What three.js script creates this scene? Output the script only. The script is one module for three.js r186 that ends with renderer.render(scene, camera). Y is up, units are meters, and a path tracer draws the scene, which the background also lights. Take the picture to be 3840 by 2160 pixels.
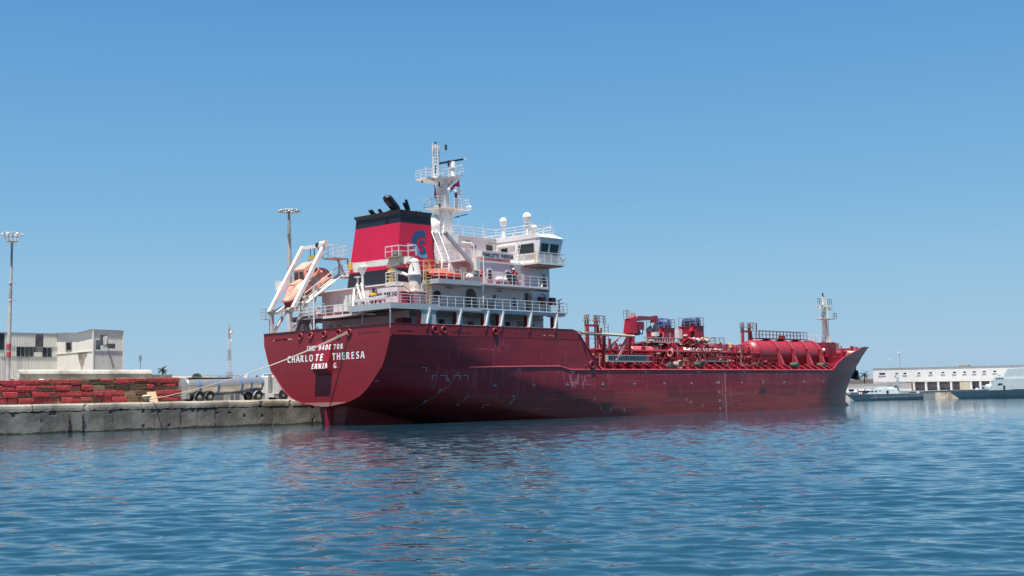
import * as THREE from 'three';
import { FontLoader } from 'three/addons/loaders/FontLoader.js';
import { mergeGeometries } from 'three/addons/utils/BufferGeometryUtils.js';

// ---------------------------------------------------------------- camera, sky, sun, exposure
// world axes: the tanker's own. x runs from her transom (x = 0) to the bow, y up from the water, z to starboard.
const scene = new THREE.Scene();
const EYE = [-76.59, 1.897, 96.41], PITCH = 0.0879, ROLL = -0.0245, YAW = 0.7532;
const camera = new THREE.PerspectiveCamera(25.31, 1024 / 576, 0.5, 9000);
{
  const f = new THREE.Vector3(Math.cos(YAW) * Math.cos(PITCH), Math.sin(PITCH), -Math.sin(YAW) * Math.cos(PITCH));
  const r = new THREE.Vector3().crossVectors(f, new THREE.Vector3(0, 1, 0)).normalize();
  const u = new THREE.Vector3().crossVectors(r, f);
  camera.position.set(...EYE);
  camera.up.copy(u.multiplyScalar(Math.cos(ROLL)).addScaledVector(r, -Math.sin(ROLL)));
  camera.lookAt(new THREE.Vector3(...EYE).addScaledVector(f, 50));
}
const EXPOSURE = 1.9;
const lin = c => c.map(v => { v /= 255; return v <= 0.04045 ? v / 12.92 : ((v + 0.055) / 1.055) ** 2.4; });
{
  // clear summer sky: colour by elevation in degrees
  const stops = [[-90, [40, 70, 95]], [-3, [70, 110, 140]], [-0.5, [166, 194, 218]], [0, [168, 197, 220]], [2, [165, 199, 223]], [5, [150, 194, 224]], [9, [126, 180, 221]], [18, [92, 152, 209]], [35, [62, 116, 188]], [60, [46, 92, 165]], [90, [46, 92, 165]]];
  const W = 64, H = 1024, d = new Float32Array(W * H * 4);
  for (let j = 0; j < H; j++) {
    const e = ((j + 0.5) / H - 0.5) * 180;
    let k = 0; while (k < stops.length - 2 && stops[k + 1][0] < e) k++;
    const [e0, c0] = stops[k], [e1, c1] = stops[k + 1], t = Math.min(1, Math.max(0, (e - e0) / (e1 - e0)));
    const c = lin(c0.map((v, i) => v + (c1[i] - v) * t));
    for (let i = 0; i < W; i++) { const o = (j * W + i) * 4; d[o] = c[0] / EXPOSURE; d[o + 1] = c[1] / EXPOSURE; d[o + 2] = c[2] / EXPOSURE; d[o + 3] = 1; }
  }
  const sky = new THREE.DataTexture(d, W, H, THREE.RGBAFormat, THREE.FloatType);
  sky.mapping = THREE.EquirectangularReflectionMapping; sky.magFilter = THREE.LinearFilter; sky.needsUpdate = true;
  scene.background = sky; scene.environment = sky;
}
const SUN = new THREE.Vector3(-0.60, 2.5, 0.31).normalize();
const sun = new THREE.DirectionalLight(new THREE.Color().setRGB(1, 0.955, 0.88), 5);
sun.position.copy(SUN).multiplyScalar(300).add(new THREE.Vector3(45, 0, 0)); sun.target.position.set(45, 0, 0);
sun.castShadow = true; sun.shadow.mapSize.set(4096, 4096);
Object.assign(sun.shadow.camera, { left: -170, right: 170, top: 170, bottom: -170, near: 10, far: 700 });
scene.add(sun, sun.target);
const renderer = new THREE.WebGLRenderer({ antialias: true });
renderer.toneMapping = THREE.LinearToneMapping; renderer.toneMappingExposure = EXPOSURE;
renderer.shadowMap.enabled = true; renderer.outputColorSpace = THREE.SRGBColorSpace;
renderer.setSize(1024, 576);

// ---------------------------------------------------------------- helpers
let seed = 20240611;
const rnd = () => { seed = (seed + 0x6D2B79F5) | 0; let t = Math.imul(seed ^ (seed >>> 15), 1 | seed); t = (t + Math.imul(t ^ (t >>> 7), 61 | t)) ^ t; return ((t ^ (t >>> 14)) >>> 0) / 4294967296; };
const rr = (a, b) => a + (b - a) * rnd();
const V = (x, y, z) => new THREE.Vector3(x, y, z);
const lerp = (a, b, t) => a + (b - a) * t, clamp = (v, a, b) => Math.min(b, Math.max(a, v));
const table = (t, x) => { if (x <= t[0][0]) return t[0][1]; for (let i = 1; i < t.length; i++) if (x <= t[i][0]) { const [a, b] = t[i - 1], [c, d] = t[i]; return b + (d - b) * (x - a) / (c - a); } return t[t.length - 1][1]; };
const smooth = (a, b, x) => { const t = clamp((x - a) / (b - a), 0, 1); return t * t * (3 - 2 * t); };

// tileable value noise in 0..1
function noiseGrid(n, cells, oct, sd) {
  const out = new Float32Array(n * n); let amp = 1, tot = 0;
  const keep = seed; seed = sd;
  for (let o = 0; o < oct; o++) {
    const c = cells << o, g = new Float32Array(c * c).map(() => rnd());
    for (let j = 0; j < n; j++) for (let i = 0; i < n; i++) {
      const x = i / n * c, y = j / n * c, xi = x | 0, yi = y | 0, fx = x - xi, fy = y - yi, sx = fx * fx * (3 - 2 * fx), sy = fy * fy * (3 - 2 * fy);
      const a = g[yi % c * c + xi % c], b = g[yi % c * c + (xi + 1) % c], e = g[(yi + 1) % c * c + xi % c], f = g[(yi + 1) % c * c + (xi + 1) % c];
      out[j * n + i] += amp * ((a + (b - a) * sx) * (1 - sy) + (e + (f - e) * sx) * sy);
    }
    tot += amp; amp *= 0.55;
  }
  for (let i = 0; i < out.length; i++) out[i] /= tot;
  seed = keep; return out;
}
function dataTex(n, fn, srgb = true, metres = 4, my = metres) {
  const d = new Uint8Array(n * n * 4);
  for (let j = 0; j < n; j++) for (let i = 0; i < n; i++) { const c = fn(i, j), o = (j * n + i) * 4; for (let k = 0; k < 3; k++) d[o + k] = clamp(Math.round(c[k] ?? c[0]), 0, 255); d[o + 3] = 255; }
  const t = new THREE.DataTexture(d, n, n); t.wrapS = t.wrapT = THREE.RepeatWrapping; t.magFilter = THREE.LinearFilter; t.minFilter = THREE.LinearMipmapLinearFilter; t.generateMipmaps = true;
  if (srgb) t.colorSpace = THREE.SRGBColorSpace; t.repeat.set(1 / metres, 1 / my); t.needsUpdate = true; return t;
}
const N1 = noiseGrid(256, 5, 5, 11), N2 = noiseGrid(256, 4, 6, 77), N3 = noiseGrid(256, 24, 3, 5);
// wear on paint: broad tone changes, fine grain, thin vertical run marks
const runs = new Float32Array(256); { const k = seed; seed = 99; let v = 0; for (let i = 0; i < 256; i++) { v = rnd() < 0.12 ? rnd() : v * 0.3; runs[i] = v; } seed = k; }
const paintTex = dataTex(256, (i, j) => { const n = N1[j * 256 + i], f = N3[j * 256 + i], r = runs[i] * smooth(0.45, 0.75, N2[j * 256 + (i * 3) % 256]); const v = 255 - 26 * n - 10 * f - 30 * r; return [v, v - 6 * r, v - 9 * r]; }, true, 5);
const rustTex = dataTex(256, (i, j) => { const n = N2[j * 256 + i], f = N3[(j * 2 % 256) * 256 + i * 2 % 256], s = smooth(0.6, 0.72, n * 0.75 + f * 0.25 + runs[i] * 0.1); const v = 255 - 30 * N1[j * 256 + i]; return [lerp(v, 205, s), lerp(v, 165, s), lerp(v, 135, s)]; }, true, 3);
const concTex = dataTex(256, (i, j) => { const n = N2[j * 256 + i], f = N3[j * 256 + i], r = runs[i] * smooth(0.35, 0.7, N1[j * 256 + i]); const v = 255 - 66 * smooth(0.25, 0.8, n) - 34 * f - 44 * r; return [v, v - 2, v - 6]; }, true, 6);
const concBump = dataTex(256, (i, j) => [255 * (0.6 * N3[j * 256 + i] + 0.4 * N2[j * 256 + i])], false, 1.7);
const woodTex = dataTex(256, (i, j) => { const g = N3[(j) * 256 + (i >> 4)], n = N1[j * 256 + i]; const v = 255 - 60 * g - 45 * n; return [v, v - 4, v - 10]; }, true, 1.5);
const bumpTex = dataTex(256, (i, j) => [255 * N1[j * 256 + i]], false, 2.2);

function mat(r, g, b, rough = 0.6, o = {}) { const m = new THREE.MeshStandardMaterial({ roughness: rough, ...o }); m.color.setRGB(r, g, b); return m; }
const M = {
  white: mat(0.83, 0.80, 0.77, 0.45, { map: paintTex }),
  whiteOld: mat(0.79, 0.75, 0.69, 0.55, { map: rustTex }),
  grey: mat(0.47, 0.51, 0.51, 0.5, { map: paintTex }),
  midgrey: mat(0.30, 0.31, 0.31, 0.5, { map: paintTex }),
  dark: mat(0.02, 0.022, 0.026, 0.5), black: mat(0.014, 0.016, 0.023, 0.45, { map: paintTex }),
  red: mat(0.275, 0.013, 0.022, 0.42, { map: paintTex }),
  deckRed: mat(0.30, 0.035, 0.045, 0.6, { map: rustTex }),
  pipeRed: mat(0.25, 0.022, 0.033, 0.5, { map: rustTex }),
  brightRed: mat(0.40, 0.014, 0.036, 0.4, { map: paintTex }),
  funnelRed: mat(0.55, 0.009, 0.05, 0.38, { map: paintTex }),
  orange: mat(0.78, 0.12, 0.05, 0.5, { map: paintTex }), salmon: mat(0.86, 0.37, 0.27, 0.55, { map: paintTex }),
  yellow: mat(0.75, 0.46, 0.02, 0.5), beige: mat(0.55, 0.48, 0.33, 0.6, { map: rustTex }), tan: mat(0.36, 0.31, 0.25, 0.7, { map: rustTex }),
  blueTarp: mat(0.02, 0.05, 0.16, 0.6), glass: mat(0.02, 0.035, 0.04, 0.08), green: mat(0.03, 0.09, 0.055, 0.6),
  steel: mat(0.40, 0.41, 0.42, 0.4, { metalness: 0.6, map: paintTex }), rope: mat(0.55, 0.50, 0.40, 0.9), rubber: mat(0.02, 0.02, 0.02, 0.85),
  concrete: mat(0.40, 0.37, 0.32, 0.9, { map: concTex, bumpMap: concBump, bumpScale: 0.03 }),
  wood: mat(0.34, 0.20, 0.105, 0.85, { map: woodTex }), navy: mat(0.34, 0.40, 0.42, 0.5, { map: paintTex }), navyHull: mat(0.43, 0.45, 0.44, 0.6, { map: paintTex }),
};
for (const k in M) M[k].name = k;

class MB {
  constructor() { this.p = []; this.n = []; this.i = []; }
  tri(a, b, c) {
    const ux = b[0] - a[0], uy = b[1] - a[1], uz = b[2] - a[2], vx = c[0] - a[0], vy = c[1] - a[1], vz = c[2] - a[2];
    let x = uy * vz - uz * vy, y = uz * vx - ux * vz, z = ux * vy - uy * vx; const l = Math.hypot(x, y, z); if (l < 1e-12) return this; x /= l; y /= l; z /= l;
    const k = this.p.length / 3; this.p.push(...a, ...b, ...c); this.n.push(x, y, z, x, y, z, x, y, z); this.i.push(k, k + 1, k + 2); return this;
  }
  quad(a, b, c, d) { return this.tri(a, b, c).tri(a, c, d); }
  hexa(v) { // 0-3 lower ring, 4-7 upper ring (same order, counter-clockwise seen from above)
    const f = [[3, 2, 1, 0], [4, 5, 6, 7], [0, 1, 5, 4], [1, 2, 6, 5], [2, 3, 7, 6], [3, 0, 4, 7]];
    for (const q of f) this.quad(v[q[0]], v[q[1]], v[q[2]], v[q[3]]); return this;
  }
  box(x0, y0, z0, x1, y1, z1) {
    if (x0 > x1) [x0, x1] = [x1, x0]; if (y0 > y1) [y0, y1] = [y1, y0]; if (z0 > z1) [z0, z1] = [z1, z0];
    return this.hexa([[x0, y0, z1], [x1, y0, z1], [x1, y0, z0], [x0, y0, z0], [x0, y1, z1], [x1, y1, z1], [x1, y1, z0], [x0, y1, z0]]);
  }
  cbox(x, y, z, sx, sy, sz) { return this.box(x - sx / 2, y - sy / 2, z - sz / 2, x + sx / 2, y + sy / 2, z + sz / 2); }
  frame(p, q) { // unit axes around the line p-q
    const d = V(q[0] - p[0], q[1] - p[1], q[2] - p[2]).normalize(), up = Math.abs(d.y) > 0.95 ? V(1, 0, 0) : V(0, 1, 0);
    const s = V(0, 0, 0).crossVectors(d, up).normalize(), t = V(0, 0, 0).crossVectors(s, d); return [d, s, t];
  }
  bar(p, q, w, h = w) { // rectangular bar: w sideways, h upwards
    const [, s, t] = this.frame(p, q), c = (o, a, b) => [o[0] + s.x * a * w / 2 + t.x * b * h / 2, o[1] + s.y * a * w / 2 + t.y * b * h / 2, o[2] + s.z * a * w / 2 + t.z * b * h / 2];
    const k = [[-1, -1], [1, -1], [1, 1], [-1, 1]], A = k.map(([a, b]) => c(p, a, b)), B = k.map(([a, b]) => c(q, a, b));
    for (let j = 0; j < 4; j++) this.quad(B[j], B[(j + 1) % 4], A[(j + 1) % 4], A[j]);
    this.quad(A[0], A[1], A[2], A[3]).quad(B[3], B[2], B[1], B[0]); return this;
  }
  cyl(p, q, r0, r1 = r0, n = 10, cap = true) {
    const [d, s, t] = this.frame(p, q), k = this.p.length / 3, L = Math.hypot(q[0] - p[0], q[1] - p[1], q[2] - p[2]), sl = (r0 - r1) / L;
    for (let j = 0; j <= n; j++) {
      const a = j / n * Math.PI * 2, c = Math.cos(a), e = Math.sin(a), x = s.x * c + t.x * e, y = s.y * c + t.y * e, z = s.z * c + t.z * e;
      const nn = V(x + d.x * sl, y + d.y * sl, z + d.z * sl).normalize();
      this.p.push(p[0] + x * r0, p[1] + y * r0, p[2] + z * r0, q[0] + x * r1, q[1] + y * r1, q[2] + z * r1); this.n.push(nn.x, nn.y, nn.z, nn.x, nn.y, nn.z);
    }
    for (let j = 0; j < n; j++) { const o = k + j * 2; this.i.push(o, o + 1, o + 2, o + 1, o + 3, o + 2); }
    if (cap) for (const [c, r, sg] of [[p, r0, -1], [q, r1, 1]]) {
      if (r < 1e-4) continue; const b = this.p.length / 3; this.p.push(...c); this.n.push(d.x * sg, d.y * sg, d.z * sg);
      for (let j = 0; j <= n; j++) { const a = j / n * Math.PI * 2, x = Math.cos(a), e = Math.sin(a); this.p.push(c[0] + (s.x * x + t.x * e) * r, c[1] + (s.y * x + t.y * e) * r, c[2] + (s.z * x + t.z * e) * r); this.n.push(d.x * sg, d.y * sg, d.z * sg); }
      for (let j = 0; j < n; j++) sg < 0 ? this.i.push(b, b + 1 + j, b + 2 + j) : this.i.push(b, b + 2 + j, b + 1 + j);
    }
    return this;
  }
  tube(pts, r, n = 6) { for (let j = 1; j < pts.length; j++) this.cyl(pts[j - 1], pts[j], r, r, n); return this; }
  geo(g, m4) {
    g = g.clone(); if (m4) g.applyMatrix4(m4); if (!g.attributes.normal) g.computeVertexNormals();
    const k = this.p.length / 3, P = g.attributes.position, Nn = g.attributes.normal;
    for (let j = 0; j < P.count; j++) { this.p.push(P.getX(j), P.getY(j), P.getZ(j)); this.n.push(Nn.getX(j), Nn.getY(j), Nn.getZ(j)); }
    if (g.index) for (let j = 0; j < g.index.count; j++) this.i.push(k + g.index.getX(j)); else for (let j = 0; j < P.count; j++) this.i.push(k + j);
    return this;
  }
  sph(c, rx, ry = rx, rz = rx, w = 14, h = 10, t0 = 0, t1 = Math.PI) { return this.geo(new THREE.SphereGeometry(1, w, h, 0, Math.PI * 2, t0, t1 - t0).scale(rx, ry, rz).translate(...c)); }
  torus(c, axis, R, r, n = 16) { const g = new THREE.TorusGeometry(R, r, 8, n); if (axis === 'x') g.rotateY(Math.PI / 2); if (axis === 'y') g.rotateX(Math.PI / 2); return this.geo(g.translate(...c)); }
  // polygon (with holes) swept along an axis: 'z' takes (x, y), 'x' takes (z, y), 'y' takes (x, z)
  prism(poly, axis, a, b, holes = []) {
    const to = axis === 'z' ? (p, w) => [p[0], p[1], w] : axis === 'x' ? (p, w) => [w, p[1], p[0]] : (p, w) => [p[0], w, p[1]];
    const sg = axis === 'z' ? 1 : -1, v2 = q => q.map(p => new THREE.Vector2(p[0], p[1]));
    let c = v2(poly); if (THREE.ShapeUtils.isClockWise(c)) c.reverse(); const hs = holes.map(h => { const q = v2(h); if (!THREE.ShapeUtils.isClockWise(q)) q.reverse(); return q; });
    const F = THREE.ShapeUtils.triangulateShape(c, hs), all = [c, ...hs].flat().map(p => [p.x, p.y]); if (a > b) [a, b] = [b, a];
    for (const [i, j, k] of F) { const T = [to(all[i], b), to(all[j], b), to(all[k], b)], U = [to(all[i], a), to(all[j], a), to(all[k], a)]; sg > 0 ? this.tri(T[0], T[1], T[2]).tri(U[2], U[1], U[0]) : this.tri(T[2], T[1], T[0]).tri(U[0], U[1], U[2]); }
    for (const ring of [c, ...hs]) for (let i = 0; i < ring.length; i++) { const p = [ring[i].x, ring[i].y], q = [ring[(i + 1) % ring.length].x, ring[(i + 1) % ring.length].y]; sg > 0 ? this.quad(to(p, a), to(q, a), to(q, b), to(p, b)) : this.quad(to(p, b), to(q, b), to(q, a), to(p, a)); }
    return this;
  }
  rail(pts, h = 1.0, rails = 3, sp = 1.5, t = 0.05, top = true) { // posts and horizontal bars along a polyline at deck height
    for (let j = 1; j < pts.length; j++) {
      const a = pts[j - 1], b = pts[j], L = Math.hypot(b[0] - a[0], b[2] - a[2]), n = Math.max(1, Math.round(L / sp));
      for (let k = (j > 1 ? 1 : 0); k <= n; k++) { const f = k / n, x = lerp(a[0], b[0], f), y = lerp(a[1], b[1], f), z = lerp(a[2], b[2], f); this.box(x - t / 2, y, z - t / 2, x + t / 2, y + h, z + t / 2); }
      for (let k = 1; k <= rails; k++) { const y = h * k / rails, w = k === rails && top ? t * 1.15 : t * 0.7; this.bar([a[0], a[1] + y, a[2]], [b[0], b[1] + y, b[2]], w, w); }
    }
    return this;
  }
  ladder(p, q, side, w = 0.45, sp = 0.32, t = 0.045) {
    const L = Math.hypot(q[0] - p[0], q[1] - p[1], q[2] - p[2]), n = Math.round(L / sp), o = side.map(v => v * w / 2);
    for (const s of [-1, 1]) this.bar([p[0] + o[0] * s, p[1] + o[1] * s, p[2] + o[2] * s], [q[0] + o[0] * s, q[1] + o[1] * s, q[2] + o[2] * s], t);
    for (let k = 1; k < n; k++) { const f = k / n, x = lerp(p[0], q[0], f), y = lerp(p[1], q[1], f), z = lerp(p[2], q[2], f); this.bar([x - o[0], y - o[1], z - o[2]], [x + o[0], y + o[1], z + o[2]], t * 0.8); }
    return this;
  }
  geometry(uvFn) {
    const g = new THREE.BufferGeometry(), P = new Float32Array(this.p), Nn = new Float32Array(this.n), uv = new Float32Array(P.length / 3 * 2);
    for (let j = 0; j < P.length / 3; j++) {
      const x = P[j * 3], y = P[j * 3 + 1], z = P[j * 3 + 2], ax = Math.abs(Nn[j * 3]), ay = Math.abs(Nn[j * 3 + 1]), az = Math.abs(Nn[j * 3 + 2]);
      const w = uvFn ? uvFn(x, y, z) : ay > ax && ay > az ? [x, z] : ax > az ? [z, y] : [x, y]; uv[j * 2] = w[0]; uv[j * 2 + 1] = w[1];
    }
    g.setAttribute('position', new THREE.BufferAttribute(P, 3)); g.setAttribute('normal', new THREE.BufferAttribute(Nn, 3)); g.setAttribute('uv', new THREE.BufferAttribute(uv, 2));
    g.setIndex(this.i.slice()); return g;
  }
  mesh(name, m, parent, label, uvFn) { const o = new THREE.Mesh(this.geometry(uvFn), m); o.name = name; o.castShadow = o.receiveShadow = true; if (label) o.userData.label = label; if (parent) parent.add(o); return o; }
}
const mb = () => new MB();
const each = (name, list, m, parent) => list.map(b => b.mesh(name, m, parent));
const taken = {};
const numbered = n => { taken[n] = (taken[n] ?? -1) + 1; return taken[n] ? `${n}_${String(taken[n]).padStart(3, '0')}` : n; };
function thing(name, label, category, at = [0, 0, 0], group, turn = 0) { const o = new THREE.Group(); o.name = numbered(name); o.position.set(...at); o.rotation.y = turn; o.userData = { label, category }; if (group) o.userData.group = group; scene.add(o); return o; }
function tag(o, label, category, group) { o.name = numbered(o.name); o.userData.label = label; o.userData.category = category; if (group) o.userData.group = group; scene.add(o); return o; }
function struct(o) { o.name = numbered(o.name); o.userData.kind = 'structure'; scene.add(o); return o; }
function dup(src, at, label, turn, group) { const o = src.clone(); o.name = numbered(src.name.replace(/_\d{3}$/, '')); o.userData = { ...src.userData, label }; if (group) o.userData.group = group; o.position.set(...at); if (turn !== undefined) o.rotation.y = turn; scene.add(o); return o; }
const font = await new FontLoader().loadAsync('fonts/droid/droid_sans_bold.typeface.json');
// flat letters as a triangle soup in a plane: returns [[u, v], [u, v], [u, v]] triangles, letters on a fixed pitch or natural spacing
function letters(text, size, pitch) {
  const out = []; let pen = 0;
  for (const ch of text) {
    const shapes = font.generateShapes(ch, size), g = new THREE.ShapeGeometry(shapes, 5); g.computeBoundingBox();
    const bb = g.boundingBox, wd = ch === ' ' ? size * 0.4 : bb.max.x - bb.min.x;
    if (ch !== ' ') { const P = g.attributes.position, I = g.index, off = pitch ? pen + (pitch - wd) / 2 - bb.min.x : pen - bb.min.x; for (let k = 0; k < I.count; k += 3) out.push([0, 1, 2].map(q => [P.getX(I.getX(k + q)) + off, P.getY(I.getX(k + q))])); }
    pen += pitch ?? wd + size * 0.16;
  }
  return { tris: out, width: pen };
}
function textMesh(text, size, place, m, name, parent, pitch, thick = 0.02) { // place(u, v, depth) -> world point
  const { tris, width } = letters(text, size, pitch), b = mb();
  for (const t of tris) {
    b.tri(...t.map(p => place(p[0] - width / 2, p[1], thick)));
    for (let k = 0; k < 3; k++) { const p = t[k], q = t[(k + 1) % 3]; b.quad(place(p[0] - width / 2, p[1], 0), place(q[0] - width / 2, q[1], 0), place(q[0] - width / 2, q[1], thick), place(p[0] - width / 2, p[1], thick)); }
  }
  return b.mesh(name, m, parent);
}
// ---------------------------------------------------------------- water
{
  const dir0 = Math.atan2(-Math.sin(YAW), Math.cos(YAW)); // heading of the view in the x-z plane
  const keep = seed; seed = 4242;
  const waves = [];
  for (let k = 0; k < 90; k++) {
    const L = 0.13 * Math.pow(11.5, Math.pow(k / 89, 1.0)), th = dir0 + 0.18 + (rnd() + rnd() + rnd() - 1.5) * 0.95;
    const slope = 0.0235 * Math.pow(clamp(L / 0.4, 0.2, 1), 0.6) * Math.pow(clamp(0.85 / L, 0.12, 1), 0.9) * rr(0.6, 1.25), kk = 2 * Math.PI / L;
    waves.push([kk * Math.cos(th), kk * Math.sin(th), slope / kk, rnd() * 6.283, L]);
  }
  seed = keep;
  const ang = []; for (let a = -Math.PI; a < -0.47; a += 0.09) ang.push(a); const A = 600; for (let k = 0; k <= A; k++) ang.push(-0.46 + 0.92 * k / A); for (let a = 0.55; a < Math.PI; a += 0.09) ang.push(a);
  const rad = [0.5, 4, 8, 11]; for (let r = 12; r < 420; r *= 1.0032) rad.push(r); for (let r = 440; r < 7000; r *= 1.5) rad.push(r); rad.push(7000);
  const nA = ang.length, nR = rad.length, P = new Float32Array(nA * nR * 3), U = new Float32Array(nA * nR * 2), I = [];
  // broad patches of stronger and weaker ripples, as gusts make them
  const gust = (x, z) => 0.82 + 0.34 * (N1[((Math.floor(z * 2.3) % 256) + 256) % 256 * 256 + ((Math.floor(x * 2.3) % 256) + 256) % 256] * 0 + 0.5 + 0.5 * Math.sin(x * 0.071 + 1.3 * Math.sin(z * 0.043)) * Math.sin(z * 0.093 + 0.7 * Math.sin(x * 0.057)));
  for (let j = 0; j < nR; j++) for (let i = 0; i < nA; i++) {
    const r = rad[j], th = dir0 + ang[i], x = EYE[0] + r * Math.cos(th), z = EYE[2] + r * Math.sin(th);
    const cell = Math.max(r * 0.0032, r * (Math.abs(ang[i]) < 0.47 ? 0.00154 : 0.09));
    let y = 0; if (r < 420) { for (const w of waves) { const f = smooth(2.2, 5, w[4] / cell); if (f > 0) y += f * w[2] * Math.sin(w[0] * x + w[1] * z + w[3]); } y *= gust(x, z); }
    const o = (j * nA + i) * 3; P[o] = x; P[o + 1] = y; P[o + 2] = z; U[(j * nA + i) * 2] = x; U[(j * nA + i) * 2 + 1] = z;
  }
  for (let j = 0; j < nR - 1; j++) for (let i = 0; i < nA; i++) { const a = j * nA + i, b = j * nA + (i + 1) % nA; I.push(a, b, a + nA, b, b + nA, a + nA); }
  const g = new THREE.BufferGeometry(); g.setAttribute('position', new THREE.BufferAttribute(P, 3)); g.setAttribute('uv', new THREE.BufferAttribute(U, 2)); g.setIndex(I); g.computeVertexNormals();
  if (g.attributes.normal.getY(200) < 0) { for (let k = 0; k < I.length; k += 3) [I[k], I[k + 1]] = [I[k + 1], I[k]]; g.setIndex(I); g.computeVertexNormals(); }
  // fine ripples: periodic sum of short waves on a 16 m tile
  const T = 12, n = 1024, H = new Float32Array(n * n), rip = []; const k2 = seed; seed = 31;
  for (let q = 0; q < 60; q++) { const L = 0.14 * Math.pow(7, rnd()), th = dir0 + 0.30 + (rnd() + rnd() + rnd() - 1.5) * 1.1, a = Math.round(T / L * Math.cos(th)), b = Math.round(T / L * Math.sin(th)); if (a || b) rip.push([a * 2 * Math.PI / n, b * 2 * Math.PI / n, L, rnd() * 6.283]); }
  seed = k2;
  for (let j = 0; j < n; j++) for (let i = 0; i < n; i++) { let h = 0; for (const w of rip) h += w[2] * Math.sin(w[0] * i + w[1] * j + w[3]); H[j * n + i] = h; }
  let mx = 0; for (const h of H) mx = Math.max(mx, Math.abs(h));
  const ripTex = dataTex(n, (i, j) => [127.5 + 127.5 * H[j * n + i] / mx], false, T);
  const wm = new THREE.MeshPhysicalMaterial({ roughness: 0.05, ior: 1.333, bumpMap: ripTex, bumpScale: 0.020 }); wm.color.setRGB(0.009, 0.041, 0.061); wm.name = 'sea water';
  const w = new THREE.Mesh(g, wm); w.name = 'water'; w.receiveShadow = true; struct(w);
}

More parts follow.
